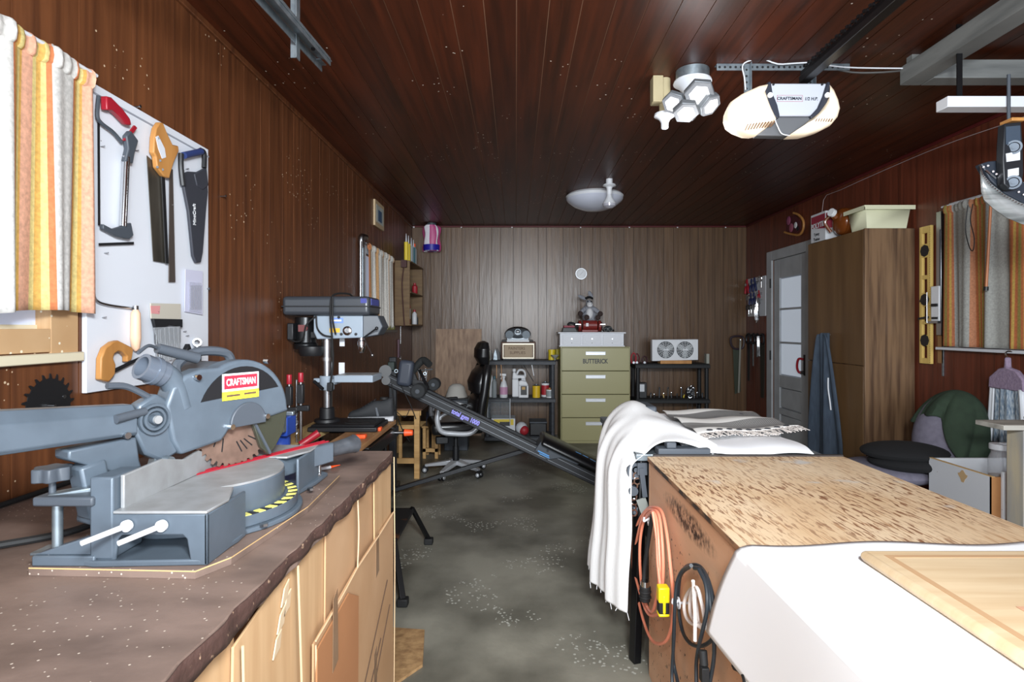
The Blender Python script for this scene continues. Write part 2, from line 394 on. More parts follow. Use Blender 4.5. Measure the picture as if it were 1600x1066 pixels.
# --- window 3 (right wall, near)
w3 = empty_struct('window_3')
MB().box(XR-.006, XR-.002, 2.75, 3.88, 1.33, 2.2).to('pane', m_win, w3)
MB().box(XR-.02, XR, 3.88, 3.97, 1.27, 2.27).box(XR-.02, XR, 2.65, 2.75, 1.27, 2.27).box(XR-.02, XR, 2.75, 3.88, 2.2, 2.27).box(XR-.02, XR, 2.75, 3.88, 1.27, 1.33).to('window_frame', m_white, w3, bevel=.003)
MB().box(XR-.07, XR-.021, 2.6, 4.03, 1.248, 1.268).to('window_sill', m_white, w3, bevel=.003)
# --- door (right wall, far)
m_door = M('door_grey_white', (186,190,194), .5, col2=(172,176,180), scale=(6,6,6))
m_frost = M('frosted_pane_glow', (205,215,228), .5, emit=.42)  # frosted glass with the daylight behind it put in as emission
dr = empty_struct('door_1')
def dbox(mb, y0, y1, z0, z1, x0=XR+.012, x1=XR+.05): return mb.box(x0, x1, y0, y1, z0, z1)
mb = MB(); dbox(mb, 6.59, 6.725, .02, 2.198, XR+.012, XR+.045); dbox(mb, 5.945, 6.09, .02, 2.198, XR+.012, XR+.045); dbox(mb, 6.09, 6.59, 1.98, 2.198, XR+.012, XR+.045); dbox(mb, 6.09, 6.59, .72, .86)
dbox(mb, 6.09, 6.59, .41, .48); dbox(mb, 6.09, 6.59, .02, .13); mb.to('door_leaf', m_door, dr, smooth=False, bevel=.003)
MB().box(XR+.046, XR+.056, 5.935, 6.735, .005, 2.23).to('door_light_stop', m_door, dr, smooth=False)  # added backing sheet, keeps daylight from leaking around leaf and panels
mb = MB(); dbox(mb, 6.10, 6.58, .49, .71, XR+.025, XR+.04); mb.to('door_panel', m_door, dr, bevel=.006)
mb = MB(); dbox(mb, 6.10, 6.58, .14, .40, XR+.025, XR+.04); mb.to('door_panel', m_door, dr, bevel=.006)
zz = [.86, 1.235, 1.62, 1.98]
for a, b in zip(zz[:-1], zz[1:]):
    mb = MB(); dbox(mb, 6.10, 6.58, a+.012, b-.012, XR+.03, XR+.034); mb.to('pane', m_frost, dr)
for z in zz[1:3]:
    mb = MB(); dbox(mb, 6.09, 6.59, z-.012, z+.012, XR+.016, XR+.045); mb.to('muntin', m_door, dr, bevel=.002)
MB().box(XR-.018, XR+.005, 6.73, 6.86, 0, 2.31).box(XR-.018, XR+.005, 5.80, 5.94, 0, 2.31).box(XR-.018, XR+.005, 5.94, 6.73, 2.20, 2.31).to('door_frame', m_door, dr, smooth=False, bevel=.003)
for z in (1.93, 1.08):
    MB().box(XR-.024, XR-.016, 6.735, 6.765, z-.055, z+.055).cyl((XR-.028, 6.73, z-.055), (XR-.028, 6.73, z+.055), .006).to('hinge', m_blackm, dr)
MB().box(XR+.0, XR+.012, 5.965, 6.02, .90, 1.12).to('latch_plate', m_blackm, dr, bevel=.003)
pl = thing('door_handle_pull', 'bright red handle hooked on the black latch of the grey white door', 'handle', (XR-.03, 6.04, 1.0))
MB().tube([(XR+.005,6.03,1.07),(XR-.035,6.04,1.075),(XR-.05,6.045,1.03),(XR-.05,6.045,.97),(XR-.03,6.04,.93),(XR+.005,6.03,.94)], .012).to('grip', m_red, pl)
MB().cyl((XR-.005,6.02,.93), (XR-.03,6.02,.93), .018).to('lock_body', m_steel, pl)

# ================================================================ LEFT BENCH
m_btop = M('brown_bench_paint', (128,108,98), .5, col2=(92,76,68), scale=(5,9,9), detail=8, specks=((196,182,168), 66, .12, .56), bump=.15, bscale=(18,18,18))
m_bedge = M('chipped_edge', (76,54,48), .6, col2=(170,140,116), scale=(60,60,60), ramp=(.63,.68), bump=.3)
m_card = M('cardboard', (200,162,124), .75, col2=(186,146,106), scale=(3,3,3), bump=.05)
m_cardb = M('cardboard_light', (206,170,128), .75, col2=(192,154,112), scale=(2,30,2))
m_cardd = M('cardboard_dark', (180,126,84), .75, col2=(168,116,76), scale=(3,3,3))  # darker, browner cardboard for the bench body and one panel
m_cardedge = M('torn_card_edge', (222,190,150), .8)
m_tape2 = M('clear_tape', (150,118,90), .15)
m_ink = M('faded_ink', (92,70,54), .8)
BX = -.47; BZ = .93; BY = 2.18
bench = thing('workbench', 'long brown painted workbench along the left wall clad in cardboard', 'workbench', (-.92, 1.3, 0))
def jag(y): return BX+.0022*math.sin(y*37)+.0012*math.sin(y*83+1)
pts = [(XL+.004, .25, BZ-.04), (XL+.004, BY, BZ-.04)]+[(jag(y), y, BZ-.04) for y in [BY-i*(BY-.25)/60 for i in range(61)]]
MB().prism(pts, (0,0,.04)).to('bench_top', m_btop, bench, smooth=False, bevel=.003)
mb = MB()
def es(u, v):
    y = .25+u*(BY-.25); return Vector((jag(y)+.002+.0015*math.sin(y*51), y, BZ-.002-v*(.034+.007*math.sin(y*9)+.004*math.sin(y*41))))
mb.grid(es, 120, 3).to('edge_strip', m_bedge, bench, solid=.003)
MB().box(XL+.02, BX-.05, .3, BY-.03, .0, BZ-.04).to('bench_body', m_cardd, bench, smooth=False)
def cpanel(pyz, xo, mat, t=.005, bulge=0):
    return MB().prism([(xo, y, z) for y, z in pyz], (t, 0, 0)).to('cardboard_panel', mat, bench, smooth=False, bevel=.0015)
cx = BX-.03
cpanel([(1.72,.40),(2.195,.40),(2.195,.90),(1.72,.90)], cx+.002, m_card)
cpanel([(1.95,.60),(2.20,.66),(2.20,.925),(1.94,.905)], cx+.012, m_cardb)
cpanel([(1.45,.50),(1.74,.50),(1.70,.90),(1.46,.90)], cx+.008, m_card)
cpanel([(1.24,.20),(1.50,.20),(1.50,.895),(1.22,.895)], cx+.001, m_cardb)
cpanel([(.3,.02),(1.0,.02),(1.0,.88),(.3,.88)], cx, m_cardb)
cpanel([(.95,.02),(1.27,.02),(1.235,.89),(.98,.85)], cx+.009, m_cardb)
cpanel([(1.33,.01),(2.205,.01),(2.21,.685),(1.70,.682),(1.34,.655)], cx+.019, m_card)
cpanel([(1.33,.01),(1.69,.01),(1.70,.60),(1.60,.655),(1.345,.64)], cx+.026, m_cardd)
# raised folds and torn rims
for a, b in (((1.70,.684),(2.21,.688)), ((1.345,.66),(1.70,.684)), ((1.70,.684),(1.70,.9)), ((1.235,.885),(1.27,.1)), ((.985,.85),(.99,.1)), ((2.208,.02),(2.208,.90)), ((1.34,.02),(1.345,.65))):
    MB().tube([(cx+.027, a[0], a[1]), (cx+.029, (a[0]+b[0])/2+.006, (a[1]+b[1])/2), (cx+.027, b[0], b[1])], .0022, 5).to('torn_edge', m_cardedge, bench)
for (y, z, h) in ((1.93,.55,.15),(1.45,.52,.2),(1.9,.16,.16)):
    MB().prism([(cx+.0245+.008*(y<1.6),y,z),(cx+.0245+.008*(y<1.6),y+.045,z+.01),(cx+.0245+.008*(y<1.6),y+.04,z+h),(cx+.0245+.008*(y<1.6),y+.004,z+h-.015)], (.0012,0,0)).to('tape_strip', m_tape2, bench)
mb = MB()
for k, (ya, za, yb, zb) in enumerate(((1.78,.28,2.10,.47),(1.76,.10,2.14,.36),(1.80,.2,2.0,.31))):
    mb.bar((cx+.0255, ya, za), (cx+.0255, yb, zb), .002, .006)
mb.to('printed_line', m_ink, bench)
mb = MB()
for i in range(9):
    for j in range(i+1):
        mb.bar((cx+.0325, 1.46+i*.02, .10+j*.022), (cx+.0325, 1.47+i*.02, .115+j*.022), .001, .004)
mb.to('printed_block', m_ink, bench)
m_flake = M('bare_wood_chip', (206,182,150), .7)
mb = MB()
for (y, z) in ((1.17,.80),(1.15,.76),(1.19,.845),(1.2,.82)):
    mb.prism([(cx+.016,y-.02,z-.02),(cx+.016,y+.012,z-.012),(cx+.016,y+.02,z+.022),(cx+.016,y-.004,z+.012)], (.003,0,0))
mb.to('peeled_patch', m_flake, bench)
# offcut of particle board on the floor
m_osb = M('particle_board', (176,140,96), .8, col2=(140,106,70), scale=(30,30,30), bump=.4)
MB().prism([(-.62,2.02,.0),(-.385,2.35,.0),(-.42,2.62,.0),(-.72,2.66,.0)], (0,0,.012)).to('board_offcut', m_osb, label='scrap of particle board lying on the floor by the cardboard-clad bench', cat='wood scrap')

# ---------------------------------------------------------------- compound mitre saw
saw = thing('miter_saw', 'large grey compound miter saw with red striped arm on the brown workbench', 'saw', (-.75, 1.4, BZ))
mbrd = thing('mounting_board', 'thin brown board under the grey miter saw', 'board', (-.75, 1.4, BZ))
PLZ = BZ+.017
m_ply = M('ply_edge', (214,176,120), .7)
out = [(-.925,1.08),(-.60,1.065),(-.565,1.13),(-.53,1.45),(-.545,1.76),(-.62,1.8),(-.9,1.74)]
MB().prism([(x,y,BZ+.0005) for x,y in out], (0,0,.0125)).to('board_core', m_btop, mbrd, smooth=False)
MB().prism([(x,y,BZ+.0132) for x,y in out], (0,0,.0022)).to('ply_edge', m_ply, mbrd, smooth=False)
MB().prism([(x,y,BZ+.0155) for x,y in out], (0,0,.0012)).to('board_face', m_btop, mbrd, smooth=False)
ZT = 1.05; CT = V(-.75, 1.39, 0)
# base: two wings, flange, rear feet
def wing(y0, y1, sgn):
    mb = MB()
    f = y0 if sgn < 0 else y1
    b = y1 if sgn < 0 else y0
    # face plate with arch, as a prism in xz
    prof = [(-.80,PLZ),(-.765,PLZ),(-.76,PLZ+.050),(-.752,PLZ+.058),(-.636,PLZ+.058),(-.628,PLZ+.050),(-.62,PLZ),(-.588,PLZ),(-.588,ZT-.004),(-.80,ZT-.004)]
    mb.prism([(x, f, z) for x, z in prof], (0, .008*(-sgn), 0))
    mb.box(-.596, -.588, min(f,b), max(f,b), PLZ, ZT-.004)
    return mb
wing(1.085, 1.24, -1).to('base_wing', m_grey, saw, bevel=.003)
wing(1.54, 1.70, 1).to('base_wing', m_grey, saw, bevel=.003)
MB().prism([(-.767,1.082,ZT-.004),(-.588,1.082,ZT-.004),(-.585,1.16,ZT-.004),(-.62,1.25,ZT-.004),(-.767,1.25,ZT-.004)], (0,0,.006)).to('table_plate', m_alu, saw, bevel=.002)
MB().prism([(-.80,1.54,ZT-.004),(-.62,1.54,ZT-.004),(-.585,1.62,ZT-.004),(-.588,1.70,ZT-.004),(-.80,1.70,ZT-.004)], (0,0,.006)).to('table_plate', m_alu, saw, bevel=.002)
fl = [(-.80,1.075),(-.60,1.085),(-.585,1.2)]+[(-.75+.215*math.cos(a), 1.39+.215*math.sin(a)) for a in [(-42+i*84/10)*PI/180 for i in range(11)]]+[(-.575,1.64),(-.575,1.74),(-.60,1.76),(-.80,1.74),(-.9,1.70),(-.9,1.1)]
MB().prism([(x,y,PLZ) for x,y in fl], (0,0,.012)).to('base_flange', m_grey, saw, bevel=.003)
mb = MB().box(-.92,-.80,1.08,1.12,PLZ,PLZ+.02); mb.prism([(-.80,1.085,PLZ+.02),(-.92,1.085,PLZ+.02),(-.80,1.085,PLZ+.06)], (0,.03,0)); mb.to('rear_foot', m_grey, saw, bevel=.003)
MB().box(-.92,-.80,1.66,1.70,PLZ,PLZ+.02).to('rear_foot', m_grey, saw, bevel=.003)
mb = MB()
for (x,y,z) in ((-.895,1.095,PLZ+.0205),(-.895,1.68,PLZ+.0205),(-.59,1.70,PLZ+.0125),(-.562,1.27,PLZ+.0125),(-.56,1.55,PLZ+.0125)): mb.cyl((x,y,z-.001),(x,y,z+.005),.009,n=6)
mb.sep('bolt', m_steel, saw)
# scale ring and turntable
MB().cyl(CT+V(0,0,PLZ+.012), CT+V(0,0,PLZ+.037), .203, n=48).to('scale_ring', m_grey, saw, bevel=.002)
m_yel = M('yellow_scale', (226,220,120), .5); m_scale = M('black_scale', (38,38,40), .5)
mb = MB()
for i in range(26):
    a0 = math.radians(-62+i*5); a1 = a0+math.radians(4.9); mb.mat(i % 2)
    q = [CT+V(.180*math.cos(a0),.180*math.sin(a0),PLZ+.037), CT+V(.202*math.cos(a0),.202*math.sin(a0),PLZ+.037), CT+V(.202*math.cos(a1),.202*math.sin(a1),PLZ+.037), CT+V(.180*math.cos(a1),.180*math.sin(a1),PLZ+.037)]
    if i % 2: q = [q[0], q[1], q[2], (q[0]+q[3])/2]
    mb.prism(q, (0,0,.0015))
mb.to('angle_scale', [m_yel, m_scale], saw, smooth=False)
MB().cyl(CT+V(0,0,PLZ+.034), CT+V(0,0,ZT-.004), .172, n=56).to('turntable', m_grey, saw, bevel=.003)
MB().cyl(CT+V(0,0,ZT-.004), CT+V(0,0,ZT+.001), .170, n=56).to('turntable_top', m_alu, saw)
d = V(.425,.905,0).normalized(); nn = V(.905,-.425,0).normalized(); up = V(0,0,1)
# miter arm
e0 = CT+d*.05+V(0,0,ZT-.03); e1 = CT+d*.395+V(0,0,ZT-.028)
MB().bar(e0, e1, .062, .058).to('miter_arm', m_grey, saw, bevel=.004)
mb = MB()
for s in (-.008, .008): mb.bar(CT-d*.12+V(0,0,ZT+.003)+nn*s, e1+V(0,0,.0315)+nn*s, .006, .003)
mb.to('kerf_plate', m_red, saw)
MB().tube([e1, e1+d*.035, e1+d*.1, e1+d*.125], lambda t: .022+.008*abs(t-.3)*1.5, 12, sub=4).to('miter_handle', M('worn_black', (52,54,58), .4, col2=(80,84,90), scale=(14,14,14)), saw)
mb = MB().cyl(e1-d*.03+V(0,0,-.03), e1-d*.03+V(0,0,-.078), .006).cyl(e1-d*.03+V(0,0,-.080), e1-d*.03+V(0,0,-.074), .016); mb.to('levelling_foot', m_steel, saw)
# fence
mb = MB()
mb.prism([(-.765,1.10,ZT+.001),(-.765,1.10,ZT+.066),(-.765,1.22,ZT+.07),(-.765,1.30,ZT+.05),(-.765,1.36,ZT+.058),(-.765,1.42,ZT+.035),(-.765,1.42,ZT+.001)], (.008,0,0))
mb.to('fence', m_alu, saw, bevel=.002)
mb = MB().prism([(-.765,1.46,ZT+.001),(-.765,1.46,ZT+.05),(-.765,1.68,ZT+.05),(-.765,1.68,ZT+.001)], (.008,0,0)); mb.to('fence', m_alu, saw, bevel=.002)
MB().box(-.812,-.767,1.083,1.17,PLZ+.012,ZT+.066).to('fence_post', m_grey, saw, bevel=.004)
# extension rods
for x in (-.738, -.672):
    p = V(x, 1.082, PLZ+.078); q = p+V(-.035,-.07,-.008)
    MB().cyl(p, p+V(0,-.006,0), .011).cyl(p, q, .0055, .0048).to('extension_rod', m_whitep, saw)
# clamp
mb = MB().bar((-.81,1.14,ZT+.03),(-.90,1.10,ZT+.02),.03,.022).cyl((-.89,1.105,ZT+.025),(-.89,1.105,PLZ+.02),.009).cb((-.895,1.11,PLZ+.02),.07,.045,.006); mb.to('clamp', m_galv, saw, bevel=.002)
MB().box(-.915,-.80,1.075,1.115,ZT+.012,ZT+.03).to('clamp_arm', m_greyd, saw, bevel=.004)
mb = MB(); c = V(-.90,1.105,ZT+.055)
pts = [c+V((.030+.004*math.cos(a*6))*math.cos(a),(.030+.004*math.cos(a*6))*math.sin(a),0) for a in [i*PI/18 for i in range(36)]]
mb.prism(pts, (0,0,.026)).cyl(c-V(0,0,.03), c, .006).to('clamp_knob', m_greyd, saw, bevel=.002)
# saw head, in its own tilted plane
HC = V(-.7166, 1.461, 1.175)
def S(a, b, c): return HC+d*a+nn*b+up*c
def arc(r, t0, t1, n, ca=0, cc=0): return [(ca+r*math.cos(math.radians(t0+(t1-t0)*i/n)), cc+r*math.sin(math.radians(t0+(t1-t0)*i/n))) for i in range(n+1)]
g = [(.150,-.005)]+arc(.145, 3, 118, 16)+[(-.115,.128),(-.155,.115),(-.185,.09),(-.20,.05),(-.185,-.03),(-.165,-.066),(-.06,-.052),(-.045,-.036),(-.04,-.028),(.03,-.022)]
MB().prism([S(a,-.028,c) for a, c in g], nn*.052).to('upper_guard', m_grey, saw, bevel=.008, seg=3)
g2 = arc(.128, 157, 31, 16)
MB().prism([S(a,.0235,c+.0) for a, c in g2], nn*.0022).to('guard_inset', m_black, saw)
MB().prism([S(a,.0235,c) for a, c in arc(.053, -6, 186, 18, .012, -.018)], nn*.008).to('hub_cover', m_greyd, saw, bevel=.002)
mb = MB()
for a, c in ((-.040,-.020),(.066,-.008),(.07,.137),(-.13,.11)): mb.cyl(S(a,.02,c), S(a,.037,c), .007, n=8)
mb.sep('cover_screw', m_chrome, saw)
# sticker
lx = d; c0 = S(-.012,.0262,.078)
MB().prism([S(-.062,.0258,.056+.012),S(.045,.0258,.056+.012),S(.045,.0258,.112),S(-.062,.0258,.112)], nn*.0006).to('label_plate', m_whitep, saw)
m_bred = M('label_red', (205,40,60), .5); m_byel = M('label_yellow', (240,225,60), .5)
MB().prism([S(-.057,.0265,.074),S(.040,.0265,.074),S(.040,.0265,.107),S(-.057,.0265,.107)], nn*.0004).to('label_plate', m_bred, saw, label='red maker label')
MB().prism([S(-.062,.0258,.046),S(.045,.0258,.046),S(.045,.0258,.0675),S(-.062,.0258,.0675)], nn*.0008).to('label_plate', m_byel, saw, label='yellow label')
text('CRAFTSMAN', S(-.0085,.0272,.0905), d, up, .085, .018, m_whitep, saw, depth=.0004, off=.02)
mb = MB().bar(S(-.05,.0268,.057), S(-.012,.0268,.057), .001, .005).bar(S(.0,.0268,.058), S(.036,.0268,.058), .001, .005); mb.to('label_print', m_ink, saw)
# blade with teeth and slots
m_blade = M('brown_blade', (150,122,108), .42, .5, col2=(128,104,92), scale=(30,30,30))
pts = []; T = 40
for i in range(T):
    t = 2*PI*i/T
    for rr, dt in ((.119,0),(.128,.02),(.128,.075),(.117,.10)): pts.append(S(rr*math.cos(t+dt), -.0012, rr*math.sin(t+dt)-.002))
MB().prism(pts, nn*.0024).to('saw_blade', m_blade, saw, smooth=False)
mb = MB()
for t in (215, 232, 268, 278, 288, 300): 
    t = math.radians(t); mb.bar(S(.065*math.cos(t),.0014,.065*math.sin(t)), S(.095*math.cos(t+.18),.0014,.095*math.sin(t+.18)), .0015, .003)
mb.to('blade_slot', m_black, saw)
g3 = [(.028,-.006),(.148,-.004),(.135,-.06),(.105,-.1),(.085,-.115),(.06,-.09)]
m_guard = M('smoked_guard', (58,60,50), .25, alpha=.93)
MB().prism([S(a,.006,c) for a, c in g3], nn*.012).to('lower_guard', m_guard, saw, bevel=.002)
MB().bar(S(.03,.02,-.008), S(.088,.02,-.112), .004, .006).to('guard_rib', m_greyd, saw)
# motor and rear housing
MB().cyl(S(.0,-.03,.06), S(.0,-.19,.06), .078, n=28).cyl(S(0,-.19,.06), S(0,-.21,.06), .06, n=28).to('motor', m_greyd, saw, bevel=.004)
MB().tube([S(-.12,-.05,.10), S(-.12,-.06,.135), S(-.06,-.07,.165), S(.02,-.07,.16), S(.04,-.07,.13)], .012).to('carry_handle', m_greyd, saw)
MB().tube([S(-.15,.0,.04), S(-.165,.0,.09), S(-.182,.0,.115), S(-.20,.0,.125)], .026, 14).to('dust_elbow', m_grey, saw)
MB().ring(S(-.192,0,.121), S(-.240,0,.142), .029, .022).ring(S(-.208,0,.128), S(-.218,0,.132), .032, .022).to('dust_port', M('smoked_collar', (96,104,116), .2, .2), saw)
MB().cyl(S(-.07,-.055,.15), S(-.17,-.055,.178), .014, .012).tube([S(-.17,-.055,.178), S(-.2,-.04,.185), S(-.235,-.02,.17)], .004).to('lock_lever', m_greyd, saw)
# neck between head and rail
mb = MB().prism([S(a,-.02,c) for a, c in [(-.165,-.06),(-.185,.06),(-.215,.08),(-.255,.06),(-.262,0),(-.24,-.05),(-.2,-.075)]], nn*.035); mb.to('head_bracket', m_grey, saw, bevel=.006)
mb = MB()
for r in (.034, .024): mb.ring(S(-.225,.016,.025), S(-.225,.026,.025), r, r-.005)
mb.cyl(S(-.225,.012,.025), S(-.225,.03,.025), .010); mb.to('pivot_rings', m_grey, saw)
MB().cyl(S(-.225,.03,.025), S(-.225,.036,.025), .009).to('pivot_bolt', m_alu, saw)
MB().cyl(S(-.245,.02,.045), S(-.31,.03,.038), .009).tube([S(-.22,.0,.07), S(-.27,.0,.10), S(-.31,.0,.105)], .007).to('pivot_lever', m_greyd, saw)
MB().bar(S(-.20,.0,-.06), S(-.215,.0,-.11), .02, .03).cyl(S(-.2,.02,-.07), S(-.2,.04,-.07), .01).to('stop_bolt', m_galv, saw)
# slide rail
prof = [(-.033,-.035),(.027,-.035),(.033,-.028),(.033,.012),(.016,.032),(-.016,.032),(-.033,.012)]
k0, k1 = -.262, -.86; mb = MB()
vs = [S(k0, x-.01, z*.98+.030) for x, z in prof]+[S(k1, x*1.5-.01, z*1.45+.058) for x, z in prof]; n = len(prof)
mb.add(vs, [[i, (i+1) % n, (i+1) % n+n, i+n] for i in range(n)]+[list(range(n))[::-1], list(range(n, 2*n))]).to('slide_rail', m_grey, saw, bevel=.002)
MB().cyl(S(-.285,.02,-.0), S(-.285,.03,-.0), .007, n=8).to('rail_screw', m_steel, saw)
mb = MB().prism([S(-.39,-.03,-.012),S(-.262,-.03,-.008),S(-.255,-.03,-.06),S(-.25,-.03,-.075),S(-.31,-.03,-.072),S(-.39,-.03,-.03)], nn*.05)
mb.to('rail_cradle', m_grey, saw, bevel=.004)
MB().bar(CT-d*.12+V(0,0,ZT-.04), CT-d*.27+V(0,0,ZT-.02), .07, .05).bar(CT-d*.25+V(0,0,ZT-.03), CT-d*.27+V(0,0,ZT+.08), .05, .05, up=d).to('rear_trunnion', m_grey, saw, bevel=.006)
# power cord
cord = MB().tube([(-1.34,1.0,BZ+.012),(-1.22,1.12,BZ+.011),(-1.1,1.2,BZ+.0105),(-1.0,1.3,BZ+.0105),(-.97,1.42,BZ+.03),(-.9,1.45,BZ+.06)], .0085)
cord.to('power_cord', m_rubber, label='thick dark power cord running behind the miter saw along the bench', cat='cord')
MB().tube([(XL+.03,.9,BZ+.008),(XL+.02,1.3,BZ+.008),(XL+.025,1.6,BZ+.008),(XL+.03,1.95,BZ+.008)], .0075).to('power_cord', m_rubber, label='black cord lying where the brown bench meets the left wall', cat='cord')
# pencils / marker by the saw arm, blue vise, clamps
pen = thing('carpenter_pencil', 'orange tipped white marker on the bench under the saw handle', 'marker', (-.63,1.85,BZ))
MB().cyl((-.70,1.80,BZ+.006),(-.62,1.90,BZ+.006),.0055).to('barrel', m_white, pen); MB().cyl((-.62,1.90,BZ+.006),(-.596,1.93,BZ+.006),.005,.001).to('tip', m_orange, pen)
m_blue = M('blue_casting', (40,72,160), .35); vs = thing('bench_vise', 'small blue bench vise with steel jaws behind the saw blade', 'vise', (-.83,2.0,BZ))
c = V(-.83,2.0,BZ)
MB().lathe([(.075,0),(.075,.015),(.05,.03),(.035,.06),(.035,.09),(.045,.11)], c, n=20).box(c.x-.05,c.x+.05,c.y-.06,c.y+.02,c.z+.10,c.z+.165).to('vise_body', m_blue, vs, bevel=.004)
MB().box(c.x-.055,c.x+.055,c.y-.10,c.y-.075,c.z+.12,c.z+.18).box(c.x-.055,c.x+.055,c.y-.02,c.y,c.z+.165,c.z+.18).to('vise_jaw', m_galv, vs, bevel=.003)
MB().cyl((c.x,c.y-.14,c.z+.13),(c.x,c.y,c.z+.13),.010).cyl((c.x-.05,c.y-.13,c.z+.13),(c.x+.05,c.y-.13,c.z+.13),.005).to('vise_screw', m_steel, vs)
def bclamp(x, y, z0, z1, label):
    t = thing('bar_clamp', label, 'clamp', (x,y,z0), 'red tipped bar clamps behind the saw')
    MB().cyl((x,y,z0),(x,y,z1-.03),.0085,n=10).to('bar', m_steel, t)
    MB().cyl((x,y,z1-.05),(x,y,z1),.014,n=10).to('pad', m_red, t, bevel=.003)
    MB().box(x-.02,x+.045,y-.012,y+.012,z1-.2,z1-.17).box(x-.016,x+.016,y-.016,y+.016,z1-.16,z1-.06).to('jaw', m_black, t, bevel=.004)
    return t
# two bar clamps and a red handle standing between bench and folding bench
bclamp(-1.175,2.95,.803,1.16,'left one of two red tipped steel bar clamps standing behind the saw')
bclamp(-1.115,2.95,.803,1.17,'right one of two red tipped steel bar clamps, nearer the drill press')
t = thing('drill_bit', 'long steel auger bit standing between the two red tipped clamps', 'drill bit', (-1.145,2.97,.803))
MB().cyl((-1.145,2.97,.803),(-1.145,2.97,1.13),.004).tube([(-1.145+.006*math.cos(i*1.2),2.97+.006*math.sin(i*1.2),.81+i*.009) for i in range(22)],.003,5,sub=2).to('fluted_shaft', m_steel, t)
t = thing('screwdriver', 'thick red handle of a tool lying beside the drill press base', 'screwdriver', (-1.03,2.86,.803))
MB().tube([(-1.07,2.82,.82),(-1.04,2.84,.84),(-.99,2.86,.875)],.019,12).to('handle', m_red, t); MB().cyl((-1.07,2.82,.82),(-1.15,2.78,.81),.006).to('shank', m_steel, t)

# ================================================================ LEFT WALL: white board with tools
X0 = XL+.018
def Wp(pts, x0=X0): return [PL(px, py, x0) for px, py in pts]
m_board = M('white_melamine', (222,226,234), .45, specks=((120,120,125), 14, .05, .56))
def yz(y0,y1,z0,z1): return [(XL+.0005,y0,z0),(XL+.0005,y1,z0),(XL+.0005,y1,z1),(XL+.0005,y0,z1)]
bd = thing('tool_board', 'white board screwed to the left wall with hand tools hung on it', 'tool board', (XL, 2.1, 1.2))
MB().prism(yz(1.79,2.50,1.195,2.185), (.0155,0,0)).to('board_panel', m_board, bd, smooth=False, bevel=.002)
MB().box(XL+.016,XL+.019,1.79,2.50,2.15,2.156).to('groove_line', M('pencil_grey', (150,155,165), .6), bd)
mb = MB(); random.seed(5)
for i in range(14):
    y = random.uniform(1.85,2.45); z = random.uniform(1.25,2.1); mb.cyl((XL+.016,y,z),(XL+.03,y,z+.002),.0018,n=6)
mb.sep('hook_screw', m_steel, bd)
T0 = XL+.024
def WP(px, py, x0=T0): return PL(px, py, x0)
def plate(pts, t=.003, x0=T0): return MB().prism([WP(a,b,x0) for a,b in pts], (t,0,0))
# hacksaw
hk = thing('hacksaw', 'hacksaw with red handle and chrome frame hanging highest on the white board', 'hacksaw', tuple(WP(180,280)))
MB().cyl(WP(197,245,T0+.012),WP(192,354,T0+.012),.0115).to('frame_tube', m_chrome, hk)
MB().prism([WP(a,b,T0+.004) for a,b in ((155,350),(170,358),(190,352),(199,348),(203,368),(196,374),(178,370),(155,358))],(.014,0,0)).to('nose_bracket', m_greyd, hk, bevel=.003)
MB().prism([WP(a,b,T0+.004) for a,b in ((190,212),(197,204),(209,220),(203,240),(200,256),(188,252),(193,232))],(.018,0,0)).to('rear_bracket', m_greyd, hk, bevel=.004)
MB().prism([WP(a,b,T0+.003) for a,b in ((156,150),(164,152),(182,170),(194,186),(196,196),(190,195),(176,180),(166,172),(157,172))],(.022,0,0)).to('grip', m_red, hk, bevel=.004)
MB().tube([WP(154,150,T0+.01),WP(152,180,T0+.01),WP(158,192,T0+.01),WP(176,206,T0+.01),WP(190,222,T0+.01)],.006,8).to('knuckle_guard', m_greyd, hk)
plate([(152,190),(155,190),(156,352),(153,352)],.002).to('blade', m_black, hk)
plate([(190,220),(196,220),(212,200),(208,196)],.006,T0+.01).to('wing_nut', m_red, hk)
# loose blade
t = plate([(154,380),(208,378),(208,382),(154,384)],.003).to('saw_blade_strip', m_black, label='thin dark blade lying level on two screws below the hacksaw', cat='saw blade')
# hand saw with wooden handle
hs = thing('hand_saw', 'hand saw with a tan wooden handle and wide dark blade on the white board', 'hand saw', tuple(WP(248,300)))
plate([(229,243),(249,262),(252,300),(262,412),(239,408)],.002).to('blade', M('dull_blade', (84,80,72), .35, .7, col2=(110,104,94), scale=(20,20,4)), hs)
hand = [(236,200),(242,191),(247,192),(252,205),(262,226),(271,228),(272,236),(264,254),(259,270),(257,279),(248,275),(238,262),(236,245),(232,238),(233,215)]
mb = MB(); outer = [WP(a,b,T0+.002) for a,b in hand]; mb.prism(outer,(.02,0,0)); mb.to('handle', m_tanw, hs, bevel=.004)
MB().prism([WP(a,b,T0+.0222) for a,b in ((243,214),(247,212),(257,232),(259,246),(253,248),(247,232))],(.0012,0,0)).to('handle_opening', m_board, hs)
mb = MB()
for a,b in ((247,216),(250,251),(246,261),(254,265)): mb.cyl(WP(a,b,T0+.02),WP(a,b,T0+.0235),.0045,n=10)
mb.sep('handle_screw', m_greyd, hs)
# narrow dark blade and slot blade
plate([(251,270),(256,272),(262,412),(258,412)],.004,T0+.006).to('saw_spine', m_black, hs)
plate([(264,263),(269,265),(271,350),(273,441),(263,441),(264,350)],.003).to('saw_blade_strip', M('dull_strip', (108,98,92), .4, .6), label='long narrow steel blade hanging between the tan and blue handled saws', cat='saw blade')
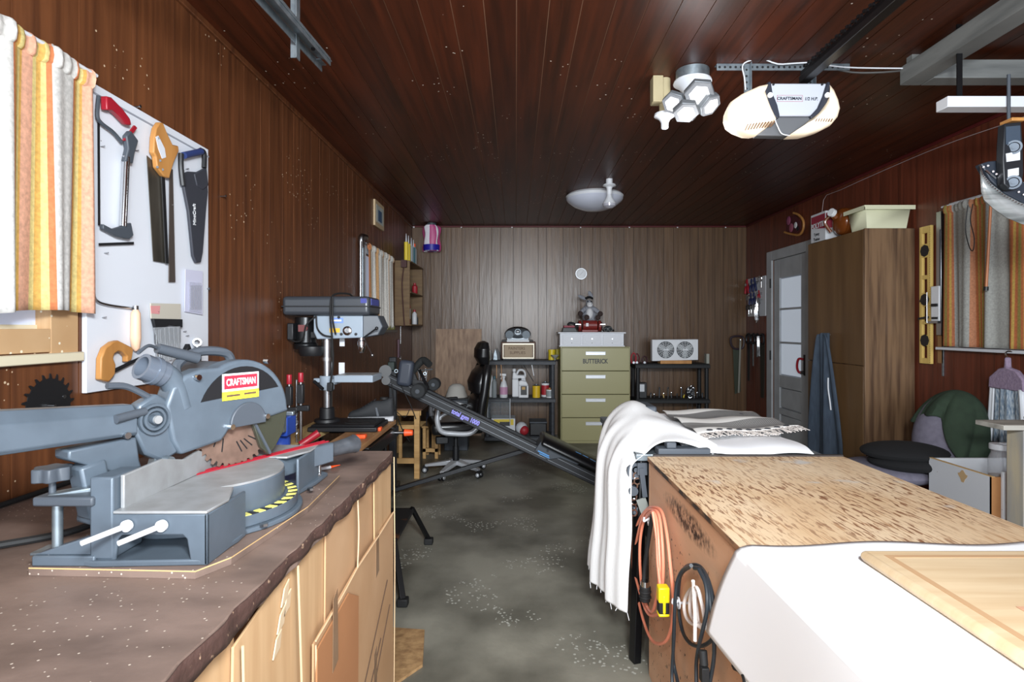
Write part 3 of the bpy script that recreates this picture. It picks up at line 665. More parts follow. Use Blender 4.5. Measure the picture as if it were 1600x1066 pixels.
# sheathed saw
ss = thing('sheathed_saw', 'saw with blue handle in a long black sheath at the right of the board', 'hand saw', tuple(WP(300,320)))
m_nylon = M('black_nylon', (54,56,64), .6, bump=.1, scale=(60,60,60))
m_bhand = M('blue_grip', (48,62,110), .4)
plate([(282,272),(291,268),(319,270),(321,300),(318,330),(313,395),(310,410),(303,411),(298,400),(291,330),(284,295)],.012,T0).to('sheath', m_nylon, ss, bevel=.003)
plate([(299,272),(318,262),(321,290),(312,297),(303,290)],.014,T0+.002).to('sheath_flap', m_nylon, ss, bevel=.003)
MB().tube([WP(286,290,T0+.016),WP(283,262,T0+.016),WP(283,240,T0+.016)],.010,8).to('handle_horn', m_black, ss)
MB().tube([WP(287,243,T0+.014),WP(300,240,T0+.014),WP(314,237,T0+.014)],.014,10).to('grip', m_bhand, ss)
MB().tube([WP(313,234,T0+.014),WP(319,240,T0+.014),WP(319,262,T0+.014)],.010,8).to('handle_loop', m_black, ss)
a = WP(303,340,T0+.0125); b = WP(304,318,T0+.0125)
text('MintCraft', (WP(303,345,T0+.0125)+WP(304.5,325,T0+.0125))/2, V(0,-.04,1), V(0,-1,-.04), .088, .020, m_whitep, ss, off=.02)
# bow brace / coping saw with bare wooden handle
cs = thing('crank_tool', 'bent steel rod with a pale turned wooden handle on the white board', 'hand tool', tuple(WP(180,460)))
MB().tube([WP(139,380),WP(143,420),WP(146,455),WP(151,470),WP(170,477),WP(206,482)],.0045,8).to('rod', m_steel, cs)
MB().lathe([(.008,0),(.015,.012),(.016,.05),(.017,.10),(.013,.135),(.004,.145)], WP(212,484,T0+.01), V(0,0,-1)).to('handle', M('bare_wood', (230,190,160), .5), cs)
MB().cyl(WP(212,484,T0+.01), WP(212,478,T0+.01),.009).to('ferrule', m_steel, cs)
# compass / keyhole saw
kh = thing('keyhole_saw', 'small saw with a curled tan wooden handle at the bottom of the board', 'hand saw', tuple(WP(170,565)))
hp = [(149,560),(156,543),(168,534),(176,532),(198,543),(200,548),(197,563),(190,566),(190,557),(183,550),(176,549),(170,553),(168,560),(172,570),(171,585),(165,593),(161,597),(148,593)]
MB().prism([WP(a,b,T0) for a,b in hp],(.02,0,0)).to('handle', m_tanw, kh, bevel=.004)
plate([(170,580),(217,558),(219,562),(168,588)],.002,T0+.008).to('blade', m_black, kh)
# pouch of chisels, pack of bits, holder
pc = thing('bit_pouch', 'clear pouch of flat drill bits with a red and white header on the board', 'tool pouch', tuple(WP(258,520)))
m_pvc = M('clear_vinyl', (200,206,212), .2, alpha=.35)
MB().prism([WP(a,b,T0) for a,b in ((234,474),(281,475),(281,499),(235,498))],(.004,0,0)).to('header_card', M('header_card', (196,190,176), .6), pc)
MB().prism([WP(a,b,T0+.004) for a,b in ((235,478),(250,478),(249,491),(236,490))],(.001,0,0)).to('logo_patch', M('pink_print', (220,150,150), .6), pc)
MB().prism([WP(a,b,T0) for a,b in ((235,498),(281,499),(281,512),(262,508),(240,517))],(.012,0,0)).to('pouch_band', m_black, pc, bevel=.002)
MB().prism([WP(a,b,T0+.012) for a,b in ((239,512),(281,510),(281,560),(256,565))],(.001,0,0)).to('pouch_front', m_pvc, pc)
for i, px in enumerate((243,250,257,264,271,278)):
    MB().cyl(WP(px,512,T0+.006),WP(px+3,562,T0+.006),.004).prism([WP(px-3,512,T0+.004),WP(px+3,512,T0+.004),WP(px+3,535,T0+.004),WP(px,540,T0+.004),WP(px-2,535,T0+.004)],(.003,0,0)).to('spade_bit', m_steel, pc)
bt = thing('bit_packet', 'clear plastic packet of slim bits at the right edge of the white board', 'packet', tuple(WP(303,460)))
MB().prism([WP(a,b,T0) for a,b in ((289,421),(316,424),(316,492),(288,487))],(.002,0,0)).to('backing_card', M('pale_card', (205,206,226), .4), bt)
mb = MB()
for px in (299,302,305,308,311,314): mb.cyl(WP(px,446,T0+.005),WP(px,484,T0+.005),.0028,n=6)
mb.to('bit', m_steel, bt)
MB().prism([WP(a,b,T0+.008) for a,b in ((295,440),(315,442),(315,489),(295,486))],(.0015,0,0)).to('blister', M('blister', (215,218,235), .15, alpha=.3), bt)
so = thing('socket_adapter', 'small black and chrome socket tool hung low on the white board', 'socket tool', tuple(WP(308,545)))
MB().ring(WP(308,535,T0), WP(308,535,T0+.02), .017,.011).cyl(WP(308,541,T0+.01),WP(308,552,T0+.01),.014).to('socket', m_chrome, so)
MB().cyl(WP(308,552,T0+.012),WP(308,575,T0+.012),.016).to('grip', m_black, so, bevel=.003)
sq = thing('black_square_tool', 'black plastic corner tool behind the dust port of the saw', 'corner tool', tuple(WP(288,560)))
MB().prism([WP(a,b,T0) for a,b in ((285,545),(289,537),(296,555),(302,572),(296,576),(284,556))],(.02,0,0)).to('body', m_black, sq, bevel=.003)
# nails on the wall
for i,(px,py) in enumerate(((208,167),(344,307),(318,452))):
    MB().cyl(PL(px,py,XL), PL(px,py,XL)+V(.025,0,.002), .003,n=8).cyl(PL(px,py,XL)+V(.025,0,.002), PL(px,py,XL)+V(.027,0,.002), .006,n=8).to('nail', m_steel, label=['bare nail in the wall just above the top edge of the tool board','bare nail in the paneling right of the sheathed saw','nail at the right edge of the tool board below the sheathed saw'][i], cat='nail')
# circular saw blade
c = PL(76,634,XL+.004); pts = []
for i in range(22):
    t = 2*PI*i/22
    for rr, dt in ((.078,0),(.092,.07),(.094,.12),(.080,.14)): pts.append(c+V(0,rr*math.cos(t+dt),rr*math.sin(t+dt)))
cb_ = thing('circular_blade', 'black toothed circular saw blade hung on the wall behind the saw rail', 'saw blade', tuple(c))
MB().prism(pts,(.0025,0,0)).to('blade_disc', M('black_blade', (36,36,38), .4, .3), cb_)
MB().cyl(c+V(-.002,0,0),c+V(.02,0,0),.004).cyl(c+V(.0026,.055,.02),c+V(.004,.055,.02),.006).sep('hanging_nail', m_steel, cb_)
# ---- curtains
def stripes(o): return o
WHT, ORG, YEL, PCH, GLD = (216,213,208), (218,132,84), (232,212,140), (238,180,150), (226,176,92)
m_cur1 = ramp_uv('striped_curtain', [(0,WHT),(.40,ORG),(.445,GLD),(.50,YEL),(.56,GLD),(.60,PCH),(.76,YEL),(.82,GLD),(.88,YEL),(.94,ORG)], repeat=4.735)
m_cur3 = ramp_uv('striped_curtain_dim', [(0,(176,176,170)),(.50,(196,120,84)),(.54,(200,164,84)),(.58,(190,110,66)),(.62,(158,140,74)),(.68,(190,110,66)),(.74,(200,164,84)),(.80,(190,110,66)),(.86,(204,140,104)),(.95,(176,176,170))], repeat=4.72)
m_cur2 = ramp_uv('striped_curtain_pale', [(0,(206,130,84)),(.10,(216,170,120)),(.22,(226,222,214)),(.90,(224,190,160))], repeat=4.0)
def curtain(name, lab, x0, ya, yb, zt, zb, mat, amp, folds, sgn, rod=True, sag=0, ph=0.0):
    t = thing(name, lab, 'curtain', (x0,(ya+yb)/2,zb))
    def fn(u, v):
        y = ya+(yb-ya)*u; a = amp*(.45+.55*v)
        x = x0+sgn*(a*math.sin(u*folds*2*PI+ph)+.35*a*math.sin(u*folds*4.7*PI+1+v))
        y += .012*math.sin(u*folds*2*PI+1.3)*v
        z = zt+(zb-zt)*v+(.012*math.sin(u*folds*6*PI) if v < .01 else 0)+sag*v*math.sin(u*9)
        return Vector((x, y, z))
    MB().grid(fn, 150, 26).to('cloth', mat, t, solid=.002)
    def hd(u, v):
        q = fn(u, 0); return Vector((q.x+sgn*.012*math.cos(v*2*PI)+sgn*.004*math.sin(u*folds*9*PI), q.y, zt-.02+.03*math.sin(v*2*PI)))
    MB().grid(hd, 150, 8).to('gathered_heading', mat, t)
    return t
ct = curtain('striped_curtain', 'orange, yellow and white striped curtain over the near left window', XL+.055, .742, 1.76, 2.19, 1.44, m_cur1, .016, 6, 1, sag=.012)
ct2 = curtain('striped_curtain', 'narrow pale striped curtain over the far left window above the drill press', XL+.05, 5.08, 6.12, 2.15, 1.39, m_cur2, .022, 7, 1)
ct3 = curtain('striped_curtain', 'grey and orange striped curtain over the right wall window', XR-.045, 2.6, 3.97, 2.245, 1.275, m_cur3, .016, 7, -1, ph=1)
MB().cyl((XL+.055,.7,2.19),(XL+.055,1.78,2.19),.006).to('curtain_rod', m_white, label='thin white rod carrying the near left striped curtain', cat='curtain rod')
MB().cyl((XL+.05,5.0,2.15),(XL+.05,6.14,2.15),.007).cyl((XL,5.03,2.15),(XL+.05,5.03,2.15),.007).to('curtain_rod', m_steel, label='steel rod carrying the narrow far left curtain', cat='curtain rod')
MB().cyl((XR-.045,2.5,2.25),(XR-.045,4.0,2.25),.007).to('curtain_rod', m_white, label='white rod above the grey and orange right wall curtain', cat='curtain rod')
tb = thing('metal_tube_pair', 'tall steel tubes with a pipe elbow standing left of the far left curtain', 'pipe', (XL+.03,4.98,1.3))
MB().tube([(XL+.03,4.90,1.25),(XL+.03,4.90,2.15)],.013,10,sub=1).to('tube', m_steel, tb); MB().tube([(XL+.03,4.96,1.25),(XL+.03,4.96,2.13)],.016,10,sub=1).to('tube', m_galv, tb)
MB().tube([(XL+.03,4.93,2.10),(XL+.03,4.93,2.19),(XL+.05,5.0,2.2)],.026,12).to('elbow', m_steel, tb)
# framed picture
fr = thing('wall_picture', 'small pale framed picture high on the left wall below the ceiling', 'picture', (XL+.01,5.6,2.45))
MB().box(XL+.0005,XL+.02,5.45,5.82,2.39,2.64).to('frame', M('pale_frame', (200,176,140), .5), fr, bevel=.003)
MB().box(XL+.0205,XL+.022,5.49,5.78,2.43,2.60).to('print', M('print_paper', (190,196,190), .5), fr); MB().box(XL+.0222,XL+.023,5.56,5.71,2.45,2.56).to('print_motif', M('print_blue', (70,100,130), .5), fr)

# ================================================================ FOLDING WORKBENCH
m_jaw = M('jaw_plywood', (176,132,88), .55, col2=(132,92,62), scale=(20,3,20), specks=((220,205,180), 24, .10, .6))
m_jaw2 = M('jaw_plywood_far', (206,176,120), .6, col2=(180,148,100), scale=(20,3,20))
fb = thing('folding_workbench', 'folding workbench with two plywood jaws and splayed black steel legs', 'folding workbench', (-1.0,3.3,0))
MB().box(-.985,-.785,2.62,3.73,.772,.80).to('jaw_board', m_jaw, fb, smooth=False, bevel=.003)
MB().box(-1.30,-1.12,2.40,3.73,.772,.80).to('jaw_board', m_jaw2, fb, smooth=False, bevel=.003)
MB().box(-.80,-.765,2.9,3.72,.70,.765).box(-1.28,-1.245,2.9,3.72,.70,.765).sep('side_rail', m_blackm, fb, bevel=.004)
for y in (3.0, 3.62): MB().box(-1.29,-.77,y-.02,y+.02,.735,.7715).to('cross_beam', m_blackm, fb, bevel=.003)
for (x,y,fx,fy) in ((-.82,3.08,-.57,2.87),(-.82,3.56,-.565,3.69),(-1.22,3.08,-1.30,2.87),(-1.22,3.56,-1.30,3.69)):
    sx = -.655 if x > -1 else -1.27
    lg = MB().bar((x,y,.74),(x+.005,y,.27),.03,.022).bar((sx,y+(fy-y)*.15,.27),(fx,fy,.03),.03,.022).to('leg', m_blackm, fb, bevel=.003); MB().cb((fx,fy,.02),.055,.05,.04).to('rubber_foot', m_rubber, lg, bevel=.006)
for y in (3.03,3.60): MB().bar((-.64,y,.245),(-1.29,y,.245),.022,.03).to('step_rail', m_blackm, fb, bevel=.002)
MB().box(-1.28,-.64,3.045,3.585,.245,.262).to('step_plate', M('step_black', (30,30,31), .6, col2=(96,60,36), scale=(7,7,7), ramp=(.60,.66)), fb, bevel=.004)
for y in (2.95,3.62):
    MB().cyl((-.765,y,.735),(-.70,y,.735),.010).to('vise_screw', m_steel, fb); MB().cyl((-.71,y,.735),(-.655,y,.735),.024,.018,12).to('crank_knob', m_orange, fb, bevel=.004)
def peg(x,y,lab):
    MB().box(x-.03,x+.03,y-.022,y+.022,.8005,.822).cyl((x,y,.80),(x,y,.822),.012).to('clamp_peg', m_orange, label=lab, cat='peg', bevel=.005)
peg(-.845,3.10,'nearer of two orange pegs on the plywood jaw by the drill press base'); peg(-.815,3.33,'farther of two orange pegs, beside the black sneaker')
# ================================================================ DRILL PRESS
dp = thing('drill_press', 'bench drill press with grey head and long black belt cover', 'drill press', (-1.0,3.4,.80))
bz = .801
MB().prism([(-1.20,3.27,bz),(-.80,3.27,bz),(-.80,3.57,bz),(-1.20,3.57,bz)],(0,0,.028)).prism([(-1.185,3.285,bz+.028),(-.815,3.285,bz+.028),(-.815,3.555,bz+.028),(-1.185,3.555,bz+.028)],(0,0,.012)).to('base', m_black, dp, bevel=.008)
MB().box(-1.0,-.85,3.33,3.35,bz+.0405,bz+.042).box(-1.0,-.85,3.42,3.44,bz+.0405,bz+.042).to('base_slot', m_rubber, dp)
cx, cy = -1.135, 3.42
MB().lathe([(.075,bz+.04),(.07,bz+.055),(.045,bz+.06),(.042,bz+.12),(.036,bz+.125)],(cx,cy,0),n=24).to('column_flange', m_black, dp)
MB().cyl((cx,cy,bz+.1),(cx,cy,1.36),.0305,n=28).to('column', m_steel, dp)
MB().ring((cx,cy,1.205),(cx,cy,1.225),.040,.0306).to('column_collar', m_steel, dp)
MB().cyl((cx,cy,1.03),(cx,cy,1.115),.043,n=24).box(cx-.075,cx-.03,cy-.02,cy+.02,1.075,1.10).box(cx+.03,cx+.07,cy-.04,cy+.04,1.065,1.10).to('table_bracket', m_lgrey, dp, bevel=.004)
MB().box(-1.055,-.83,3.30,3.52,1.085,1.125).to('work_table', m_lgrey, dp, bevel=.003)
MB().box(-1.045,-.84,3.315,3.505,1.1253,1.127).to('table_top_face', m_alu, dp)
MB().cyl((cx-.06,cy-.05,1.085),(cx+.005,cy-.09,1.045),.010,n=10).to('clamp_lever', m_black, dp)
# head
hx0, hx1 = -1.185, -.895
MB().prism([(hx0,3.33,1.38),(hx0+.02,3.33,1.335),(hx1,3.33,1.345),(hx1,3.33,1.475),(hx0,3.33,1.475)],(0,.15,0)).to('head_casting', m_lgrey, dp, bevel=.006)
MB().prism([(hx1,3.325,1.345),(hx1+.085,3.345,1.36),(hx1+.11,3.36,1.41),(hx1+.085,3.345,1.475),(hx1,3.325,1.475)],(0,.15,0)).to('front_cap', m_greyd, dp, bevel=.005)
MB().box(-1.41+.06,-.845,3.28,3.55,1.475,1.585).to('belt_cover', M('cover_grey', (58,62,68), .35), dp, bevel=.022, seg=4)
MB().box(-1.352,-.843,3.277,3.553,1.522,1.530).to('cover_seam', m_black, dp, bevel=.002)
MB().box(-.85,-.8425,3.32,3.5,1.535,1.572).to('end_label', M('blue_label', (60,70,150), .4), dp)
MB().prism([(-.895,3.279,1.545),(-.86,3.279,1.545),(-.86,3.279,1.572),(-.895,3.279,1.572)],(0,.001,0)).to('corner_label', M('blue_label_dark', (56,62,140), .4), dp)
m_lab = M('label_lilac', (120,150,225), .4)
MB().box(-1.09,-1.01,3.3275,3.329,1.43,1.46).to('name_label', m_lab, dp); MB().box(-1.08,-1.02,3.3262,3.3272,1.44,1.45).to('label_band', m_whitep, dp)
MB().box(-1.09,-1.03,3.3275,3.329,1.375,1.40).to('warning_label', M('label_amber', (240,190,70), .4), dp)
MB().lathe([(.025,0),(.027,.006),(.018,.012),(.012,.012)],(-.985,3.33,1.385),(0,-1,0)).to('depth_dial', m_chrome, dp)
for x,z in ((-.935,1.365),(-1.02,1.365),(-1.035,1.463)): MB().cyl((x,3.33,z),(x,3.322,z),.008).to('head_bolt', m_black, dp)
MB().lathe([(.020,0),(.020,.025),(.025,.03),(.025,.055),(.022,.058),(.022,.075),(.013,.095),(.010,.10)],(-.925,3.41,1.352),(0,0,-1)).to('chuck', m_chrome, dp)
for k,(ex,ez) in enumerate(((-.825,1.245),(-.80,1.40))):
    MB().cyl((-.89,3.33,1.345),(ex,3.27,ez),.0045).ball((ex,3.27,ez),.010).to('feed_handle', m_steel if k==0 else m_black, dp)
# motor
mx, my = -1.275, 3.45
MB().cyl((mx,my,1.31),(mx,my,1.465),.062,n=24).lathe([(.03,0),(.07,.01),(.072,.04),(.062,.05)],(mx,my,1.265)).to('motor', M('motor_black', (24,25,27), .25, .2), dp)
MB().box(mx-.078,mx-.04,my-.09,my+.03,1.33,1.43).to('switch_box', m_black, dp, bevel=.006)
MB().lathe([(.068,0),(.078,.02),(.078,.055),(.066,.06)],(mx+.05,my-.03,1.235)).to('motor_cap', m_black, dp)
MB().box(mx+.02,hx0+.01,my-.04,my+.04,1.34,1.38).to('motor_mount', m_black, dp, bevel=.004)
MB().cyl((mx+.02,my-.06,1.40),(mx+.02,my-.072,1.40),.018).box(mx-.02,mx+.02,my-.066,my-.062,1.38,1.42).to('motor_badge', M('badge_grey', (120,70,70), .4, .4), dp)
MB().tube([(hx0+.02,3.32,1.47),(hx0-.03,3.3,1.42),(mx+.03,3.33,1.34),(mx-.02,3.35,1.32),(mx-.07,3.37,1.34)],.005).tube([(hx0+.02,3.32,1.47),(hx0+.03,3.31,1.40),(hx0+.07,3.30,1.36),(hx0+.12,3.315,1.35)],.005).tube([(-1.0,3.5,1.58),(-1.0,3.42,1.605),(-1.05,3.32,1.60),(-1.062,3.268,1.56),(-1.064,3.265,1.45),(-1.06,3.28,1.35),(-1.06,3.30,1.20),(-1.075,3.30,1.08)],.0055).tube([(-1.052,3.268,1.58),(-1.05,3.262,1.45),(-1.045,3.30,1.365)],.0055).to('cable', m_rubber, dp)
MB().box(-1.09,-1.06,3.28,3.31,1.035,1.085).cyl((-1.08,3.295,1.035),(-1.08,3.295,1.015),.003).to('plug', m_black, dp, bevel=.004)
MB().box(-1.075,-1.045,3.47,3.475,1.29,1.34).box(-1.08,-1.045,3.47,3.475,1.12,1.19).to('hanging_tag', m_white, dp)
# ---- sneaker
sn = thing('sneaker', 'black sneaker with pale sole on the folding workbench, heel to the room', 'shoe', (0,0,0))
m_shoe = M('shoe_black', (40,42,45), .75, bump=.15, scale=(90,90,90)); m_sole = M('shoe_sole', (196,198,202), .6)
def shoe(sole=False):
    mb = MB(); secs = [(-.14,.030,.022,.040),(-.12,.040,.022,.055),(-.07,.046,.022,.062),(-.02,.043,.022,.085),(.03,.038,.022,.105),(.07,.036,.022,.098),(.11,.035,.022,.112),(.135,.030,.022,.118),(.145,.018,.024,.110)]
    if sole: secs = [(a,b+.004,0,.026) for a,b,_,_ in secs]
    n = 14; vs = []
    for a,wd,z0,z1 in secs:
        for i in range(n):
            t = 2*PI*i/n; cc, ss_ = math.cos(t), math.sin(t); q = .75
            vs.append((a, wd*abs(cc)**q*(1 if cc>0 else -1)*(1-.25*max(0,ss_)), (z0+z1)/2+(z1-z0)/2*abs(ss_)**q*(1 if ss_>0 else -1)))
    k = len(secs); fs = [[j*n+i, j*n+(i+1)%n, (j+1)*n+(i+1)%n, (j+1)*n+i] for j in range(k-1) for i in range(n)]+[list(range(n))[::-1], list(range((k-1)*n,k*n))]
    return mb.add(vs, fs)
shoe().to('upper', m_shoe, sn, subsurf=1); shoe(True).to('sole', m_sole, sn)
MB().lathe([(.030,0),(.026,.01),(.0,.012)],(.085,0,.106)).to('collar_lining', m_rubber, sn)
for i in range(5): MB().bar((-.045+i*.018,-.022,.072+i*.008),(-.04+i*.018,.022,.074+i*.008),.006,.004).to('lace', m_black, sn)
MB().prism([(.045,-.040,.03),(.06,-.040,.03),(.045,-.036,.07),(.035,-.036,.07)],(0,.003,0)).to('side_stripe', m_greyd, sn)
place(sn, (-.93,3.645,.8008), math.radians(5))
# keep the shoe clear of the drill press base
sn.location = (-.93,3.645,.8008)
sn.scale = (1.0,1.0,1.35)
# ================================================================ PINE TABLE with odds
tbl = thing('pine_table', 'small pine table with slatted end and brown top in the far left corner', 'table', (-1.1,5.7,0))
m_ttop = M('brown_table_top', (120,84,60), .4, col2=(98,66,48), scale=(3,20,3))
MB().box(-1.36,-.87,5.3,6.45,.632,.65).to('table_top', m_ttop, tbl, bevel=.003)
MB().box(-1.35,-.885,5.30,5.33,.585,.632).to('apron', m_pine, tbl, bevel=.002)
for x,y in ((-.945,5.28),(-.945,6.385),(-1.34,6.385),(-1.34,5.28)): MB().box(x,x+.05,y,y+.05,0,.632).to('leg', m_pine, tbl, bevel=.003)
MB().box(-1.16,-.945,5.29,5.32,.14,.19).to('rail', m_pine, tbl, bevel=.002); MB().box(-1.16,-.945,5.29,5.32,.46,.50).to('rail', m_pine, tbl, bevel=.002)
for x in (-1.16,-1.09): MB().box(x,x+.03,5.29,5.32,.19,.46).to('slat', m_pine, tbl, bevel=.002)
MB().box(-1.16,-1.13,5.29,5.32,.0,.14).to('leg', m_pine, tbl, bevel=.002)
MB().box(-1.34,-.9,6.36,6.385,.3,.36).to('rail', m_pine, tbl, bevel=.002)
st = thing('pine_stool', 'low pine stool under the brown topped table, behind the office chair', 'stool', (-.95,6.2,0))
for x in (-1.0,-.87): 
    for y in (6.10,6.30): MB().box(x,x+.035,y,y+.035,0,.33).to('leg', m_pine, st, bevel=.002)
MB().box(-1.0,-.835,6.10,6.135,.07,.11).to('rail', m_pine, st, bevel=.002); MB().box(-1.01,-.825,6.09,6.345,.33,.35).to('seat', m_pine, st, bevel=.003)
b_ = thing('binder', 'dark blue binder standing on the low pine stool', 'binder', (-.93,5.9,.35))
MB().box(-.965,-.925,6.12,6.3,.351,.50).to('cover', M('navy', (36,42,72), .5), b_, bevel=.003); MB().box(-.921,-.885,6.12,6.3,.351,.49).to('page_block', M('grey_pages', (130,130,135), .7), b_)
crt = thing('storage_crate', 'dark grey crate standing behind the office chair next to the pine table', 'crate', (-.68,6.6,0))
MB().box(-.82,-.55,6.5,6.75,.0,.58).to('crate_body', m_greyd, crt, bevel=.008); MB().box(-.83,-.54,6.49,6.76,.58,.60).to('crate_rim', m_black, crt, bevel=.004)
hat = MB().lathe([(.13,0),(.125,.02),(.11,.06),(.09,.12),(.05,.15),(.0,.155)],(-.69,6.62,.601)).to('sun_hat', M('offwhite_cloth', (205,203,196), .85), label='rounded off white cloth hat on the dark crate behind the office chair', cat='hat')
jar = thing('brush_jar', 'clear tumbler of brushes at the back of the table in the corner', 'jar', (-1.02,6.22,.65))
MB().ring((-1.02,6.22,.651),(-1.02,6.22,.75),.04,.036).cyl((-1.02,6.22,.651),(-1.02,6.22,.656),.039).to('tumbler', M('grey_tumbler', (150,152,150), .3), jar)
for i in range(7): MB().cyl((-1.02+.02*math.cos(i),6.22+.02*math.sin(i),.66),(-1.02+.05*math.cos(i),6.22+.05*math.sin(i),.93+.03*math.sin(i*2)),.004).to('brush', m_steel if i%2 else m_white, jar)

# ================================================================ OFFICE CHAIR
ch = thing('office_chair', 'high back black leather office chair with silver loop arms and star base', 'office chair', (0,0,0))
m_lea = M('black_leather', (22,22,24), .32, spec=.6); m_sil = M('silver_plastic', (204,207,212), .32, .3)
for k in range(5):
    a = 2*PI*k/5+.35; dx, dy = math.cos(a), math.sin(a)
    MB().add([(dx*.04-dy*.035*s, dy*.04+dx*.035*s, z) for s in (-1,1) for z in (.085,.13)]+[(dx*.30-dy*.02*s, dy*.30+dx*.02*s, z) for s in (-1,1) for z in (.06,.085)],
             [(0,1,3,2),(4,6,7,5),(0,4,5,1),(2,3,7,6),(1,5,7,3),(0,2,6,4)]).to('base_spoke', m_sil, ch, bevel=.006)
    cs_ = MB()
    for s in (-1,1): cs_.cyl((dx*.30-dy*.008*s,dy*.30+dx*.008*s,.03),(dx*.30-dy*.026*s,dy*.30+dx*.026*s,.03),.03,n=14)
    c_ = cs_.to('caster', m_black, ch, bevel=.003)
    MB().ball((dx*.30-dy*.020,dy*.30+dx*.020,.03),.022).ball((dx*.30+dy*.020,dy*.30-dx*.020,.03),.022).to('caster_cap', m_sil, c_)
    MB().bar((dx*.29,dy*.29,.06),(dx*.32,dy*.32,.055),.05,.02).to('end_cap', m_black, ch, bevel=.004)
MB().cyl((0,0,.08),(0,0,.26),.032,n=18).cyl((0,0,.26),(0,0,.40),.022,n=18).to('gas_column', m_black, ch)
MB().box(-.12,.12,-.09,.09,.36,.41).box(-.20,-.08,-.08,-.02,.30,.37).to('tilt_mechanism', m_black, ch, bevel=.01)
MB().box(-.26,.24,-.25,.25,.41,.53).to('seat', m_lea, ch, bevel=.045, seg=4)
def lobed(secs, nu=32):
    # closed leather cushion: secs = (z, front x, back x, half width)
    def f(u, v):
        n_ = len(secs)-1; t = v*n_; i = min(int(t), n_-1); t -= i; t = t*t*(3-2*t)
        z, xf, xb, hw = [secs[i][k]*(1-t)+secs[i+1][k]*t for k in range(4)]
        a = u*2*PI; cx_ = (xf+xb)/2; hx_ = (xb-xf)/2; q = .7
        ca, sa = math.cos(a), math.sin(a)
        return V(cx_+hx_*abs(ca)**q*(1 if ca > 0 else -1), hw*abs(sa)**q*(1 if sa > 0 else -1), z)
    return MB().grid(f, nu, len(secs)*5)
lobed([(.52,.20,.21,.10),(.54,.15,.27,.22),(.62,.125,.29,.235),(.72,.145,.30,.235),(.755,.19,.305,.232),(.79,.135,.31,.235),(.88,.125,.325,.235),(.97,.165,.335,.23),(1.03,.22,.335,.20),(1.045,.26,.30,.10)]).to('back_cushion', m_lea, ch)
lobed([(1.04,.27,.30,.05),(1.05,.225,.32,.12),(1.12,.185,.325,.155),(1.20,.19,.32,.16),(1.26,.225,.31,.13),(1.275,.26,.28,.05)]).to('headrest', m_lea, ch)
for s in (-1,1): MB().tube([(.20,s*.215,.52),(.21,s*.235,.66),(.235,s*.24,.80),(.255,s*.235,.95),(.28,s*.20,1.04)],.04,12).to('side_bolster', m_lea, ch)
for s in (-1,1):
    y = s*.29
    lp = [(-.20,y,.66),(-.21,y*1.02,.55),(-.17,y,.46),(-.06,y,.435),(.08,y,.43),(.155,y,.48),(.19,y,.57),(.12,y,.635),(-.02,y*1.03,.655),(-.13,y*1.02,.64)]
    MB().tube(lp[:7], .024, 10).tube([(-.19,y,.57),(-.17,y,.60),(-.08,y,.635),(.05,y,.635),(.14,y,.60),(.185,y,.56)], .017, 10).to('arm_loop', m_sil, ch)
    MB().bar((-.22,y,.675),(.06,y,.69),.05,.025).to('arm_pad', m_black, ch, bevel=.01)
    MB().bar((-.02,y,.43),(-.02,s*.2,.43),.06,.02).to('arm_bracket', m_black, ch)
place(ch, (-.58,5.50,0), math.radians(14))

# ================================================================ INCLINE EXERCISER
GY = 4.75
gm = thing('incline_exerciser', 'long black sloping rowing bench with a padded glide board', 'exercise machine', (-.2,GY,0))
m_gr = M('gym_black', (34,36,40), .42); m_edge = M('gym_edge', (150,155,162), .3, .5)
A = P(606,590,GY); B = V(.80,GY,.085); gd = (B-A).normalized(); gu = V(-gd.z,0,gd.x)
if gu.z < 0: gu = -gu
for s, nm in ((-.075,0),(.075,1)):
    MB().bar(A+V(0,s,0), B+V(0,s,0), .03, .095).to('rail', m_gr, gm, bevel=.006)
    MB().bar(A+V(0,s-.0155,0)+gu*.024, B+V(0,s-.0155,0)+gu*.024, .003, .003).bar(A+V(0,s-.0155,0)-gu*.02, B+V(0,s-.0155,0)-gu*.02, .003, .003).to('rail_highlight', m_edge, gm)
L0 = A+gd*.0
tx = P(676,654,GY-.095); tx2 = P(744,690,GY-.095)
def onrail(t, off=0): return A+gd*t+gu*off+V(0,-.0925,0)
Lr = (B-A).length
# lettering between px 704 and 748
ta = None
for t_ in [i*.01 for i in range(230)]:
    q = onrail(t_); px = VX+F*q.x/q.y
    if px >= 726: ta = t_; break
m_lil = M('lilac_print', (165,160,255), .5)
MB().bar(onrail(ta-.135,-.006), onrail(ta+.135,-.006), .001, .060).to('name_strip', M('strip_black', (18,18,34), .4), gm)
text('total gym 1000', onrail(ta,-.006)+V(0,-.001,0), gd, gu, .25, .052, m_lil, gm, off=.04)
for (a_, w_) in ((.0,.26),):
    pass
# upright, base bar, brace
up0 = P(616,575,GY+.05)
MB().bar((up0.x,GY,1.16),(up0.x,GY,.05),.05,.06,up=(1,0,0)).to('upright', m_gr, gm, bevel=.006)
MB().bar((up0.x-.02,GY-.28,.03),(up0.x-.02,GY+.28,.03),.05,.05).to('base_bar', m_gr, gm, bevel=.008)
MB().ball((up0.x+.0,GY-.26,.04),.035).to('base_cap', m_black, gm)
MB().bar((up0.x+.02,GY-.03,.06), P(832,700,GY+.08), .04,.035).to('brace', m_gr, gm, bevel=.005)
MB().cyl((B.x+.02,GY-.25,.035),(B.x+.02,GY+.25,.035),.03).to('front_roller', m_black, gm)
